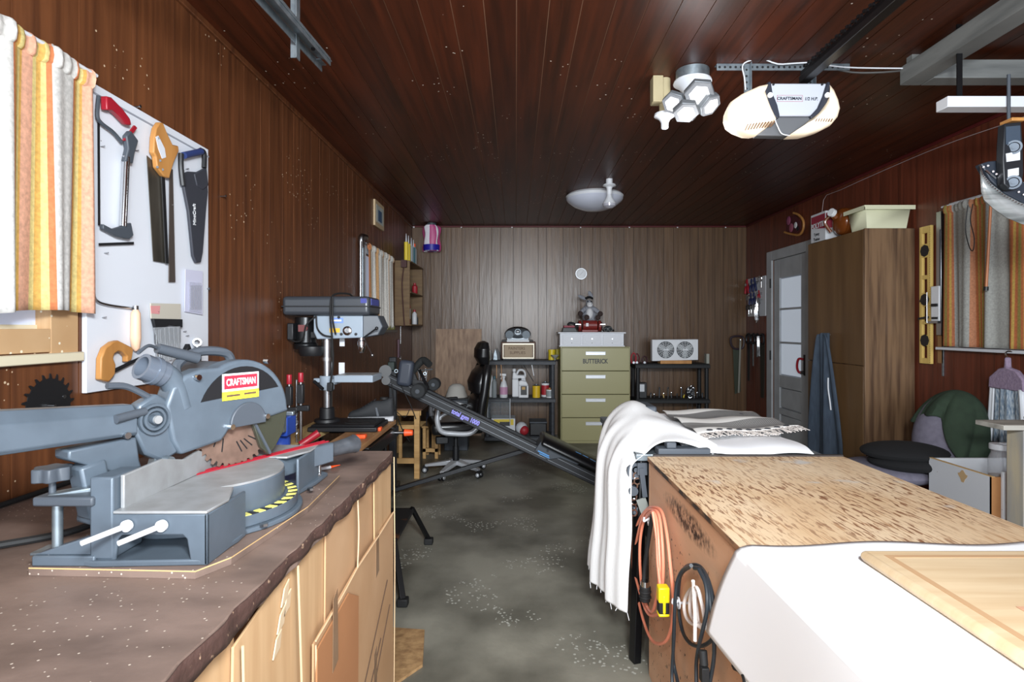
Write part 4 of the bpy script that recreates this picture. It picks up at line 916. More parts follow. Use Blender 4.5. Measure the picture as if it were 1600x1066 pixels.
# glide board
g0 = A+gd*1.05+gu*.06; g1 = A+gd*1.95+gu*.06
q = onrail(0)
ga = [i*.01 for i in range(230) if VX+F*onrail(i*.01).x/onrail(i*.01).y >= 842][0]
c0 = A+gd*ga+gu*.05; c1 = A+gd*(ga+.85)+gu*.05
MB().prism([c0+V(0,-.115,0)+gu*.05-gd*.03, c0+V(0,-.115,0)-gu*.045-gd*.045, c0+V(0,-.115,0)-gu*.07+gd*.08, c0+V(0,-.115,0)-gu*.01+gd*.17, c0+V(0,-.115,0)-gu*.0+gd*.32, c0+V(0,-.115,0)+gu*.03+gd*.34], (0,.23,0)).to('carriage', m_greyd, gm, bevel=.005)
MB().cyl(c0+V(0,-.116,0)+gd*.05,c0+V(0,-.122,0)+gd*.05,.011).to('carriage_bolt', m_black, gm)
m_bl = M('bright_blue_print', (90,160,225), .4)
mb = MB().bar(c0+V(0,-.1165,0)-gd*.02-gu*.035, c0+V(0,-.1165,0)+gd*.08-gu*.035, .001, .01).bar(c0+V(0,-.1165,0)+gd*.0-gu*.05, c0+V(0,-.1165,0)+gd*.09-gu*.048, .001, .008); mb.to('printed_mark', m_bl, gm)
mb = MB(); n=10
pr = [(-.21,.03),(-.215,.06),(-.18,.085),(0,.095),(.18,.085),(.215,.06),(.21,.03)]
vs = [c0-gd*.03+V(0,a,0)+gu*b for a,b in pr]+[c1+V(0,a,0)+gu*b for a,b in pr]; n=len(pr)
mb.add(vs, [[i,(i+1)%n,(i+1)%n+n,i+n] for i in range(n)]+[list(range(n))[::-1],list(range(n,2*n))]).to('pad', M('gym_pad', (20,21,24), .35), gm, bevel=.015, seg=3)
mb = MB()
for k in range(7):
    a_ = c0+gd*(.26+k*.065)+V(0,-.11+.01*math.sin(k*2),0)+gu*.0915; mb.bar(a_, a_+gd*.05+V(0,.012*math.cos(k*1.7),0), .018,.002, up=gu)
mb.to('pad_print', m_bl, gm)
# head gear: rollers, pulleys, squat pads, grips
for (px,py,r,yy) in ((655,610,.058,GY-.14),(679,600,.052,GY+.20)):
    c = P(px,py,yy); MB().cyl(c+V(0,-.09,0),c+V(0,.05,0),r,n=26).to('foam_roller', M('foam', (48,50,52), .9), gm, bevel=.012)
    MB().cyl(c+V(0,-.092,0),c+V(0,-.088,0),r*.3).to('roller_cap', m_greyd, gm)
c = P(634,583,GY-.12); R_ = Matrix.Rotation(math.radians(8),3,'Y')
MB().cb(c,.12,.10,.21,R_).to('squat_pad', M('gym_blue_grey', (62,68,80), .5), gm, bevel=.03, seg=3)
c = P(612,572,GY-.05); MB().cb(c,.055,.06,.07).to('top_cap', M('gym_green', (40,52,48), .5), gm, bevel=.006)
MB().cyl(P(602,580,GY-.1),P(602,580,GY+.1),.05,n=20).cyl(P(603,595,GY-.12),P(603,595,GY-.05),.035,n=16).to('pulley', m_black, gm)
MB().bar(P(655,578,GY-.05),P(669,607,GY-.1),.014,.02).to('lever_bar', m_steel, gm)
MB().tube([P(645,580,GY),P(655,568,GY),P(662,563,GY),P(671,570,GY-.05)],.03,12).to('hand_grip', M('foam2', (34,36,36), .85), gm)
MB().bar(P(648,580,GY),P(676,577,GY),.015,.012).bar(P(625,592,GY-.03),P(668,600,GY-.03),.03,.03).bar(P(640,575,GY),P(650,600,GY),.05,.05).to('cross_arm', m_black, gm)
MB().ring(P(619,580,GY-.1),P(619,580,GY-.11),.014,.011).ring(P(664,584,GY-.1),P(664,584,GY-.11),.013,.010).to('buckle', m_galv, gm)
MB().tube([P(612,600,GY-.1),P(618,640,GY-.12),P(628,670,GY-.1),P(640,690,GY-.05)],.004).tube([P(625,600,GY-.1),P(640,630,GY-.12),P(650,655,GY-.1)],.004).tube([P(616,640,GY-.1),P(632,652,GY-.12),P(640,640,GY-.1)],.003).to('cable', m_rubber, gm)

# ================================================================ BACK WALL: particle board, corner shelf
m_pb = M('leaning_board', (176,146,120), .6, col2=(136,108,88), scale=(30,30,6), detail=8)
MB().prism([(P(680,514,7.42).x,7.40,.0),(P(752,514,7.42).x,7.40,.0),(P(752,514,7.42).x,7.475,1.39),(P(680,514,7.42).x,7.475,1.39)],(0,.012,0)).to('leaning_panel', m_pb, label='speckled tan wood panel leaning on the back wall behind the office chair', cat='panel')
# wooden corner shelf on left wall
m_sh = M('shelf_wood', (126,100,66), .6, col2=(104,78,50), scale=(5,5,30))
cs = thing('wall_shelf', 'open wooden shelf box on the left wall beside the far curtain', 'shelf', (XL+.06,6.8,1.3))
sy0, sy1, sd = 6.42, 7.30, .17
MB().box(XL,XL+sd,sy0,sy0+.02,1.43,2.165).to('side_board', m_sh, cs, bevel=.002); MB().box(XL,XL+sd,sy1-.02,sy1,1.43,2.165).to('side_board', m_sh, cs, bevel=.002)
for z in (1.43,1.80,2.15): MB().box(XL,XL+sd+.01,sy0+.02,sy1-.02 if z<2 else sy1+.0,z,z+.015).to('shelf_board', m_sh, cs, bevel=.002)
MB().box(XL+.001,XL+.006,sy0+.02,sy1-.02,1.445,2.15).to('back_panel', m_grooved, cs)
def bottle(x,y,z,r,h,body,cap,name,lab,cat,group=None,band=None):
    t = thing(name, lab, cat, (x,y,z), group)
    MB().lathe([(r*.9,0),(r,.005),(r,h*.72),(r*.55,h*.82),(r*.45,h*.84),(r*.45,h*.86)],(x,y,z),n=16).to('body', body, t)
    MB().cyl((x,y,z+h*.86),(x,y,z+h),r*.5,n=12).to('cap', cap, t)
    if band: MB().ring((x,y,z+h*.2),(x,y,z+h*.6),r*1.02,r*.9,16).to('label_band', band, t)
    return t
m_ylab = M('yellow_label', (226,200,60), .5); m_glab = M('grey_label', (150,158,160), .5); m_blab = M('teal_label', (70,110,120), .5)
m_rlab = M('red_label', (170,40,50), .5)
def tubec(x,y,z,body,lab,g='caulk tubes on the wall shelf'):
    t = thing('caulk_tube', lab, 'caulk tube', (x,y,z), g)
    MB().cyl((x,y,z),(x,y,z+.215),.024,n=14).to('barrel', body, t, bevel=.003); MB().cyl((x,y,z+.215),(x,y,z+.31),.009,.003,8).to('nozzle', m_white, t)
tubec(XL+.12,6.47,2.166,m_ylab,'yellow caulk tube with white nozzle nearest the curtain'); tubec(XL+.12,6.61,2.166,m_ylab,'second yellow caulk tube on the corner wall shelf')
tubec(XL+.12,6.78,2.166,m_glab,'grey caulk tube behind the yellow ones on the wall shelf'); tubec(XL+.12,6.92,2.166,m_blab,'teal labelled caulk tube on the wall shelf')
bottle(XL+.11,7.05,2.166,.03,.28,m_glab,m_orange,'spray_can','tall grey can with red orange cap on top of the wall shelf','spray can')
bottle(XL+.11,6.60,1.446,.035,.30,m_rlab,m_white,'spray_can','red can with white top on the lower board of the wall shelf','spray can',band=m_whitep)
bottle(XL+.12,7.0,1.446,.03,.18,m_whitep,m_red,'small_bottle','small white bottle with red cap on the lower shelf in the corner','bottle')
bottle(XL+.11,7.12,1.446,.035,.12,m_greyd,m_black,'small_jar','dark squat jar on the lower corner shelf','jar')
bottle(XL+.11,6.62,1.816,.022,.22,m_black,m_chrome,'spray_can','slim black can with chrome neck on the middle shelf','spray can')
bottle(XL+.12,7.02,1.816,.035,.14,m_rlab,m_red,'small_bottle','short red bottle on the middle corner shelf','bottle')
MB().tube([(XL+.12,6.36,2.12),(XL+.1,6.34,1.9),(XL+.11,6.36,1.6),(XL+.12,6.37,1.42)],.006).box(XL+.09,XL+.15,6.33,6.37,2.08,2.16).to('extension_lead', M('maroon_cord', (70,34,32), .6), label='dark maroon cord hanging from the front end of the wall shelf', cat='cord')
hg = thing('hanging_packet', 'small purple tinted packet with a chrome clip hanging below the wall shelf', 'packet', (XL+.03,6.6,1.1))
MB().box(XL+.003,XL+.02,6.56,6.66,1.06,1.27).to('packet_card', M('mauve_card', (110,84,96), .5), hg, bevel=.002); MB().ring((XL+.025,6.6,1.05),(XL+.032,6.6,1.05),.025,.016).cyl((XL+.03,6.6,1.22),(XL+.03,6.6,1.42),.003).to('clip', m_chrome, hg)
# bag hanging from ceiling corner
m_bagp = ramp_uv('bag_print', [(0,(206,90,140)),(.25,(240,236,244)),(.45,(190,70,130)),(.7,(240,238,244)),(.85,(200,80,140))], rough=.35, repeat=2, lace=False)
hb = thing('hanging_bag', 'pink, white and blue plastic bag hanging at the ceiling in the left corner', 'bag', (P(674,360,7.3).x,7.3,2.45))
bc = P(674,362,7.3)
def bagf(u,v):
    a = u*2*PI; r = .105+.012*math.sin(5*a)+.01*math.sin(v*9+a*2); z = 2.72-(v*.33)
    return V(bc.x+r*math.cos(a)*(1-.25*(v<.05)), 7.32+.08*math.sin(a), z)
MB().grid(bagf,40,14).to('bag_skin', m_bagp, hb)
MB().ring((bc.x,7.32,2.40),(bc.x,7.32,2.47),.107,.09).lathe([(0,0),(.10,.01),(.105,.05)],(bc.x,7.32,2.385)).to('blue_base', M('royal_blue', (40,36,160), .4), hb)
MB().cyl((bc.x,7.32,2.70),(bc.x,7.32,2.749),.06).to('bag_neck', m_greyd, hb)

# ================================================================ BLACK RESIN SHELVES
def shelf(name, lab, x0, x1, y0, y1, levels, mat, post=.05, ph=None):
    t = thing(name, lab, 'shelving unit', ((x0+x1)/2,(y0+y1)/2,0))
    for z in levels:
        MB().box(x0,x1,y0,y1,z-.055,z-.012).box(x0+.008,x1-.008,y0+.008,y1-.008,z-.012,z-.002).to('shelf', mat, t, bevel=.004)
    for x in (x0+.01,x1-.01-post):
        for y in (y0+.01,y1-.01-post):
            for a,b in zip([0]+levels[:-1],levels):
                if b-a>.12: MB().cyl((x+post/2,y+post/2,a if a==0 else a-.002),(x+post/2,y+post/2,b-.055),post/2,n=10).to('post', mat, t)
    return t
SX0, SX1 = P(757,600,6.92).x, P(868,600,6.92).x
s1 = shelf('resin_shelf', 'black three tier plastic shelving unit between office chair and green cabinet', SX0, SX1, 6.88, 7.28, [.09,.555,1.01], m_dkgrey)
rx0, rx1 = P(993,600,6.95).x, P(1110,600,6.95).x
m_dk2 = M('near_black_resin', (24,25,27), .6)
s2 = shelf('resin_shelf', 'darker black plastic shelving unit right of the green cabinet', rx0, rx1, 6.95, 7.3, [.09,.535,.965], m_dk2)
zt = 1.009
# storage box with words, boombox
bx = thing('painters_box', 'brown edged tan box with hand lettering on the left black shelf', 'box', (P(820,560,7.02).x,7.05,zt))
x0,x1 = P(783,560,6.95).x, P(837,560,6.95).x
MB().box(x0,x1,6.95,7.2,zt+.02,zt+.225).to('box_body', M('box_brown', (88,58,40), .5), bx, bevel=.008)
MB().box(x0+.04,x1-.04,6.943,6.9485,zt+.035,zt+.19).to('box_front', M('box_tan', (170,150,124), .6), bx, bevel=.002)
MB().box(x0+.03,x1-.03,6.938,6.9495,zt+.19,zt+.205).box(x0+.03,x1-.03,6.938,6.9495,zt+.02,zt+.034).box(x0+.02,x0+.03,6.938,6.9495,zt+.02,zt+.205).box(x1-.03,x1-.02,6.938,6.9495,zt+.02,zt+.205).to('box_trim', M('pewter', (176,168,150), .35, .4), bx)
MB().box(x0+.02,x1-.02,6.945,7.21,zt,zt+.02).box(x0+.005,x1-.03,6.945,7.2,zt+.2255,zt+.245).to('box_lid', m_black, bx, bevel=.005)
text('PAINTERS', V((x0+x1)/2-.02,6.9425,zt+.145), (1,0,0), (0,0,1), .20, .033, m_ink, bx)
text('SUPPLIES', V((x0+x1)/2-.01,6.9425,zt+.092), (1,0,0), (0,0,1), .19, .033, m_ink, bx)
bb = thing('radio', 'rounded silver and black portable radio on top of the lettered box', 'radio', (0,0,0))
bcx = P(809,530,7.02).x; bz = zt+.2455
MB().ball((bcx,7.07,bz+.075),.165,.10,.080,22).box(bcx-.13,bcx+.13,7.0,7.13,bz+.0,bz+.05).to('shell', M('radio_grey', (96,102,108), .3, .3), bb)
MB().ball((bcx,7.085,bz+.095),.15,.085,.072,20).to('top_shell', m_black, bb)
for s in (-1,1): MB().lathe([(.0,0),(.045,0),(.05,.012)],(bcx+s*.10,6.995,bz+.065),(s*.25,-1,0)).to('speaker', M('speaker_grey', (130,140,148), .4, .3), bb)
MB().cb((bcx,6.972,bz+.105),.035,.012,.015).to('display', m_whitep, bb, bevel=.004); MB().ring((bcx,6.985,bz+.10),(bcx,6.965,bz+.10),.036,.032).to('display_ring', m_galv, bb)
MB().box(x0+.07,x1-.08,6.93,6.944,zt+.2255,zt+.243).to('white_strip', m_whitep, bx, label='white strip')
# things at left of top shelf
gl = thing('can_holder', 'pale metal can on the left end of the black shelf', 'can', (P(765,560,7.0).x,7.0,zt)); xx = P(765,560,7.0).x
MB().cyl((xx,7.0,zt),(xx,7.0,zt+.12),.028,n=16).to('can', M('pale_can', (160,160,155), .4, .3), gl)
ir = thing('hand_plane', 'pair of narrow pointed dark trowels leaning together on the black shelf', 'trowels', (P(774,560,7.0).x,7.0,zt)); xx = P(773,560,7.0).x
MB().prism([(xx-.02,6.99,zt),(xx+.035,6.99,zt),(xx+.03,6.99,zt+.06),(xx+.008,6.99,zt+.14),(xx-.012,6.99,zt+.08)],(0,.015,0)).to('blade', m_galv, ir, bevel=.003)
MB().prism([(xx+.0,7.03,zt),(xx+.07,7.03,zt),(xx+.06,7.03,zt+.09),(xx+.025,7.03,zt+.15)],(0,.015,0)).to('blade', m_black, ir, bevel=.003)
# yellow cup, second yellow, funnel
yc = thing('yellow_can', 'yellow can lying on the right end of the left black shelf', 'can', (P(862,555,7.05).x,7.05,zt)); xx = P(862,555,7.05).x
m_yel2 = M('yellow_plastic', (222,196,40), .4)
MB().cyl((xx,7.05,zt),(xx,7.05,zt+.12),.042,n=18).ring((xx,7.05,zt+.10),(xx,7.05,zt+.125),.046,.04).to('can', m_yel2, yc)
yc2 = thing('yellow_tape_roll', 'smaller olive yellow roll beside the green cabinet top', 'tape', (P(871,555,7.12).x,7.12,zt)); xx = P(870.5,555,7.15).x
MB().cyl((xx,7.15,zt),(xx,7.15,zt+.13),.03,n=18).to('roll', M('olive_yellow', (150,138,40), .5), yc2, bevel=.004)
fn_ = MB().lathe([(.008,0),(.01,.02),(.05,.06),(.052,.065),(.048,.06),(.006,.015)],(P(867,570,6.93).x,6.93,zt+.0)).to('funnel', M('funnel_grey', (150,150,145), .4), label='small grey funnel standing on the shelf corner by the green cabinet', cat='funnel')
# middle shelf goods
zm = .554
xx = P(768,625,6.95).x; bottle(xx-.01,7.0,zm,.03,.32,m_whitep,m_rlab,'spray_can','rear red capped white spray can at the left of the middle shelf','spray can','spray cans on the middle shelf')
bottle(xx+.035,6.94,zm,.03,.26,m_glab,m_blab,'spray_can','front grey blue spray can at the left of the middle shelf','spray can','spray cans on the middle shelf')
sb = thing('spray_bottle', 'trigger spray bottle with a pink label on the middle shelf', 'spray bottle', (P(787,625,6.95).x,6.95,zm)); xx = P(787,625,6.95).x
MB().lathe([(.045,0),(.048,.01),(.048,.13),(.03,.19),(.014,.22),(.014,.24)],(xx,6.95,zm)).to('bottle_body', m_whitep, sb); MB().ring((xx,6.95,zm+.04),(xx,6.95,zm+.13),.0495,.044).to('label_band', M('pink_label', (200,150,180), .5), sb)
MB().cyl((xx,6.95,zm+.235),(xx,6.95,zm+.26),.018).bar((xx-.045,6.95,zm+.28),(xx+.03,6.95,zm+.275),.025,.03).bar((xx-.02,6.95,zm+.265),(xx-.035,6.95,zm+.22),.01,.012).to('trigger_head', m_whitep, sb, bevel=.004)
jg = thing('white_jug', 'large white plastic jug with loop handle on the middle shelf', 'jug', (P(812,625,7.0).x,7.02,zm)); xx = P(811,625,7.0).x
MB().box(xx-.085,xx+.085,6.98,7.10,zm,zm+.22).prism([(xx-.085,6.98,zm+.22),(xx+.085,6.98,zm+.22),(xx+.07,6.98,zm+.27),(xx-.02,6.98,zm+.27),(xx-.05,6.98,zm+.31),(xx-.075,6.98,zm+.31)],(0,.12,0)).to('jug_body', m_whitep, jg, bevel=.015, seg=3)
MB().tube([(xx-.03,7.04,zm+.27),(xx+.0,7.04,zm+.325),(xx+.05,7.04,zm+.325),(xx+.075,7.04,zm+.29),(xx+.075,7.04,zm+.24)],.014,10).to('jug_handle', m_whitep, jg)
MB().cyl((xx-.06,7.04,zm+.31),(xx-.06,7.04,zm+.345),.022).to('jug_cap', m_whitep, jg)
js = thing('white_jug', 'smaller white jug with a dark label in front of the large jug', 'jug', (P(817,625,6.93).x,6.94,zm)); xx = P(818,625,6.93).x
MB().box(xx-.06,xx+.06,6.90,6.97,zm,zm+.15).prism([(xx-.06,6.90,zm+.15),(xx+.06,6.90,zm+.15),(xx+.035,6.90,zm+.20),(xx-.035,6.90,zm+.215),(xx-.06,6.90,zm+.20)],(0,.07,0)).to('jug_body', m_whitep, js, bevel=.01, seg=3)
MB().box(xx-.035,xx+.04,6.8965,6.8995,zm+.035,zm+.145).to('jug_label', m_black, js); MB().box(xx-.02,xx+.02,6.895,6.8963,zm+.10,zm+.135).to('label_spot', M('gold_spot', (190,150,80), .5), js)
MB().cyl((xx-.045,6.935,zm+.205),(xx-.045,6.935,zm+.235),.018).to('jug_cap', m_black, js)
def can(px, py, y, z, r, h, body, lid, name, lab, band=None):
    x = P(px,py,y).x; t = thing(name, lab, 'can', (x,y,z)); MB().cyl((x,y,z),(x,y,z+h),r,n=20).to('can_body', body, t, bevel=.002); MB().lathe([(r*.98,h),(r*.7,h+.008),(r*.3,h+.01),(r*.3,h+.02)],(x,y,z)).to('can_lid', lid, t)
    if band: MB().ring((x,y,z+h*.15),(x,y,z+h*.85),r*1.02,r*.9,20).to('label_band', band, t)
    return t
can(838,620,6.95,zm,.048,.145,M('yellow_tin', (226,186,40), .4),m_galv,'yellow_tin','yellow tin with a red word patch on the middle shelf')
can(852,620,7.03,zm,.05,.17,m_whitep,m_galv,'paint_tin','tall white and red tin behind the pale tin on the middle shelf',m_rlab)
can(859,622,6.94,zm,.045,.10,m_whitep,m_tanw,'paint_tin','short pale tin with tan rim at the right of the middle shelf',m_glab)
# brushes hanging under top shelf
for i,(px,l,mm) in enumerate(((763,.14,m_steel),(776,.16,m_tanw),(783,.20,m_tanw),(831,.13,m_whitep),(818,.2,m_rubber))):
    q = P(px,573,6.90); MB().bar((q.x,6.888,.9555),(q.x+(.12 if i==4 else .012*(i-1)),6.888,.955-l),.010,.008).to('hanging_brush', mm, label=['thin steel rod hanging from the left end of the black shelf','short wooden stick hanging under the black shelf','slanted wooden stick hanging above the spray bottle','thin white strip hanging under the black shelf right of the jug','dark slanted strap hanging above the yellow tin'][i], cat='hanging tool')
# lower shelf bits
gr = thing('wire_rack', 'pale wire mesh panel hooked on the front of the middle shelf', 'wire rack', (P(780,660,6.87).x,6.86,.3)); a0, a1 = P(762,650,6.87).x, P(797,650,6.87).x
MB().cyl((a0,6.865,.55),(a0,6.865,.30),.004).cyl((a1,6.865,.55),(a1,6.865,.22),.004).to('rack_rod', m_white, gr)
mb = MB()
for i in range(16): xx = a0+(a1-a0)*(i+.5)/16; mb.cyl((xx,6.868,.50),(xx,6.868,.32),.0012,n=4)
for i in range(11): z = .32+.18*i/10; mb.cyl((a0,6.868,z),(a1,6.868,z),.0012,n=4)
mb.to('mesh', m_galv, gr)
bxl = thing('printed_carton', 'low white carton with yellow print on the bottom shelf', 'carton', (P(785,680,6.98).x,7.0,.089)); a0,a1 = P(768,680,6.98).x, P(805,680,6.98).x
MB().box(a0,a1,6.93,7.2,.089,.30).to('carton_body', m_white, bxl, bevel=.003); MB().box(a0+.03,a1-.02,6.928,6.9295,.22,.29).to('carton_print', m_ylab, bxl); MB().box(a0+.1,a1-.06,6.926,6.9278,.21,.26).to('carton_band', m_black, bxl)
rj = thing('wrapped_bundle', 'small red and white wrapped bundle on the bottom shelf', 'bundle', (P(815,672,6.95).x,7.0,.089)); xx = P(815,672,6.95).x
MB().ball((xx,7.0,.17),.075,.07,.08).to('white_bundle', m_white, rj); MB().ball((xx+.03,6.96,.15),.06,.05,.06).to('red_wrap', m_rlab, rj)
cr = thing('black_case', 'low black plastic case on the bottom shelf behind the sloping rail', 'case', (P(845,670,7.0).x,7.0,.089)); a0,a1 = P(828,670,6.95).x, P(854,670,6.95).x
MB().box(a0,a1,6.94,7.18,.089,.24).to('case_body', m_black, cr, bevel=.01); MB().box(a0-.005,a1+.005,6.925,7.205,.24,.26).to('case_lid', m_greyd, cr, bevel=.005)
# ================================================================ GREEN FILING CABINET
m_ol = M('olive_enamel', (164,158,112), .38); m_old = M('olive_shadow_gap', (60,60,36), .8)
fc = thing('filing_cabinet', 'olive green four drawer lateral filing cabinet against the back wall', 'filing cabinet', (.97,7.15,0))
fx0, fx1, fy = P(876,600,6.9).x, P(985,600,6.9).x, 6.9
MB().box(fx0,fx1,fy+.018,fy+.5,.0,1.175).to('case', m_ol, fc, bevel=.003)
MB().box(fx0+.012,fx1-.012,fy+.014,fy+.0178,.03,1.165).to('recess', m_old, fc)
dh = (1.165-.03)/4
for i in range(4):
    z0 = .034+i*dh; dw = MB().box(fx0+.014,fx1-.014,fy,fy+.0138,z0,z0+dh-.008).to('drawer', m_ol, fc, bevel=.003)
    hx = (fx0+fx1)/2
    MB().box(hx-.12,hx+.12,fy-.010,fy-.0004,z0+dh-.095,z0+dh-.055).box(hx-.122,hx+.122,fy-.014,fy-.0101,z0+dh-.06,z0+dh-.052).to('handle', M('handle_alu', (200,202,205), .35, .5), dw, bevel=.003)
    if i == 3: text('BUTTERICK', V(hx-.0,fy-.0012,z0+.115), (1,0,0), (0,0,1), .305, .058, m_black, dw, off=.03)
# white mini drawers
wd = thing('white_drawer_box', 'small white three drawer chest on the green cabinet', 'drawer chest', (.97,7.1,1.175))
wx0, wx1, wy = P(874,530,6.9).x, P(977,530,6.9).x, 6.93
m_wp = M('white_distressed', (226,228,234), .5, specks=((110,110,115), 22, .06, .55))
MB().box(wx0+.01,wx1-.01,wy+.012,wy+.30,1.1755,1.335).to('carcass', m_wp, wd, bevel=.002); MB().box(wx0-.012,wx1+.012,wy-.012,wy+.32,1.335,1.352).box(wx0-.0,wx1+.0,wy-.004,wy+.30,1.1755,1.188).to('top_board', m_wp, wd, bevel=.003)
w_ = (wx1-wx0-.06)/3
for i in range(3):
    a = wx0+.03+i*w_; dw = MB().box(a+.012,a+w_-.012,wy+.001,wy+.0118,1.20,1.322).to('drawer', m_wp, wd, bevel=.003)
    MB().prism([(a+w_/2+ (w_/2-.03)*math.cos(t*PI/8), wy-.0015, 1.262+.04*math.sin(t*PI/8)) for t in range(16)],(0,.0022,0)).to('oval_moulding', m_wp, dw, bevel=.001)
    MB().cyl((a+w_/2,wy+.001,1.27),(a+w_/2,wy-.012,1.27),.009).to('knob', m_steel, dw); MB().cyl((a+w_/2,wy+.001,1.22),(a+w_/2,wy-.006,1.22),.004).to('keyhole', m_black, dw)
tz = 1.3525
# grinder
gx = P(921,510,7.05).x; gr = thing('bench_grinder', 'dark red bench grinder on the white chest under the plush donkey', 'grinder', (gx,7.05,tz))
m_gred = M('grinder_red', (130,44,40), .4)
MB().cyl((gx-.085,7.05,tz+.085),(gx+.095,7.05,tz+.085),.062,n=22).to('motor', m_gred, gr, bevel=.008); MB().box(gx-.10,gx+.10,6.99,7.11,tz,tz+.03).to('grinder_base', m_gred, gr, bevel=.006)
for s in (-1,1):
    MB().cyl((gx+s*.105,7.05,tz+.075),(gx+s*.14,7.05,tz+.075),.07,n=22).to('wheel_guard', m_gred, gr, bevel=.005); MB().cyl((gx+s*.143,7.03,tz+.075),(gx+s*.15,7.03,tz+.075),.05,n=22).to('wheel', m_black, gr)
    MB().box(gx+s*.15-.03,gx+s*.15+.03,6.95,6.98,tz+.09,tz+.10).to('tool_rest', m_chrome, gr)
MB().box(gx-.05,gx-.02,6.984,6.99,tz+.07,tz+.11).to('switch_plate', m_whitep, gr)
bc_ = thing('battery_charger', 'black box with red top at the left on the white chest', 'charger', (P(889,515,7.0).x,7.0,tz)); a0,a1 = P(878,515,7.0).x, P(902,515,7.0).x
MB().prism([(a0,6.95,tz),(a1,6.95,tz),(a1-.03,6.95,tz+.055),(a0+.012,6.95,tz+.055)],(0,.14,0)).to('base_box', m_black, bc_, bevel=.005); MB().box(a0+.02,a1-.035,6.955,7.08,tz+.0555,tz+.08).to('top_block', M('dark_red_top', (140,24,50), .5), bc_, bevel=.004)
MB().tube([(a0+.07,7.0,tz+.085),(a0+.10,7.0,tz+.11),(a0+.15,7.0,tz+.10),(a0+.19,7.0,tz+.07)],.016).to('lead', m_black, bc_)
gg = thing('goggles', 'black rounded goggles at the right end of the white chest', 'goggles', (P(948,515,7.0).x,7.0,tz)); xx = P(950,515,7.0).x
MB().ball((xx,7.0,tz+.04),.055,.05,.04).to('lens_body', M('smoke_lens', (60,64,66), .15), gg); MB().ring((xx-.035,6.95,tz+.03),(xx-.035,6.96,tz+.03),.024,.017).ring((xx+.02,6.945,tz+.035),(xx+.02,6.955,tz+.035),.028,.02).tube([(xx-.06,7.0,tz+.02),(xx,7.06,tz+.03),(xx+.07,7.0,tz+.02)],.012).to('goggle_frame', m_black, gg)
MB().ball((P(941,516,6.96).x,6.96,tz+.013),.013).to('ball_bearing', m_chrome, label='tiny bright metal ball beside the black goggles', cat='ball')
# plush donkey (one continuous soft body)
dk = thing('plush_donkey', 'grey plush donkey with white belly and black mane sitting on the red grinder', 'plush toy', (gx,7.08,tz+.148))
m_pg = M('plush_grey', (150,152,160), .95, col2=(128,130,138), scale=(60,60,60), bump=.5); m_pw = M('plush_white', (222,222,224), .95, bump=.5, scale=(60,60,60)); m_pb = M('plush_brown', (58,44,42), .9); m_pk = M('plush_black', (18,18,20), .9)
dz = tz+.145
me_v = []; 
def skin(name, verts, edges, rad, mat, parent, sub=2, root=0):
    inv = wm(parent).inverted(); me = bpy.data.meshes.new(name); me.from_pydata([tuple(inv@Vector(v)) for v in verts], edges, []); me.materials.append(mat)
    o = bpy.data.objects.new(name, me); C.objects.link(o); o.parent = parent; WM[o.name] = wm(parent)
    md = o.modifiers.new('skin', 'SKIN'); md.use_smooth_shade = True
    for i, r in enumerate(rad): me.skin_vertices[0].data[i].radius = (r, r)
    me.skin_vertices[0].data[root].use_root = True
    s_ = o.modifiers.new('sub', 'SUBSURF'); s_.levels = sub; s_.render_levels = sub
    return o
by = 7.08
skin('body', [(gx+.0,by,dz+.035),(gx+.0,by,dz+.10),(gx-.0,by,dz+.165),(gx-.005,by-.02,dz+.215),(gx-.005,by-.075,dz+.20),
              (gx-.07,by-.02,dz+.135),(gx-.11,by-.06,dz+.09),(gx+.07,by-.02,dz+.135),(gx+.12,by-.06,dz+.09),
              (gx-.06,by-.04,dz+.03),(gx-.05,by-.115,dz+.035),(gx+.08,by-.04,dz+.03),(gx+.085,by-.115,dz+.035),(gx+.0,by-.005,dz+.25)],
     [(0,1),(1,2),(2,3),(3,4),(2,5),(5,6),(2,7),(7,8),(0,9),(9,10),(0,11),(11,12),(3,13)], [.07,.072,.045,.058,.046,.032,.026,.032,.026,.038,.03,.038,.03,.045], m_pg, dk)
MB().ball((gx,by-.045,dz+.085),.045,.05,.07,16).to('belly', m_pw, dk); MB().ball((gx-.005,by-.105,dz+.19),.038,.035,.034,14).to('muzzle', m_pw, dk)
for x,z,yy in ((-.118,.082,-.075),(.128,.08,-.075),(-.048,.035,-.15),(.088,.032,-.15)): MB().ball((gx+x,by+yy,dz+z),.033,.022,.033,12).to('hoof', m_pb, dk)
for s in (-1,1):
    MB().ball((gx+s*.022-.005,by-.086,dz+.232),.008,.006,.010,10).to('eye', m_pk, dk); MB().ball((gx-.005+s*.013,by-.138,dz+.195),.004,.003,.005,8).to('nostril', m_pk, dk)
MB().ball((gx-.085,by-.01,dz+.285),.062,.012,.022,12,Matrix.Rotation(math.radians(24),3,'Y')).to('ear', m_pg, dk)
MB().ball((gx+.015,by-.01,dz+.315),.026,.012,.055,12,Matrix.Rotation(math.radians(-22),3,'Y')).to('ear', m_pg, dk)
mb = MB()
for i in range(12): mb.ball((gx-.045+i*.0075,by-.035-.01*math.sin(i),dz+.272+.014*math.sin(i*PI/11)+.004*math.cos(i*3)),.012,.02,.014,8)
mb.to('mane', m_pk, dk)
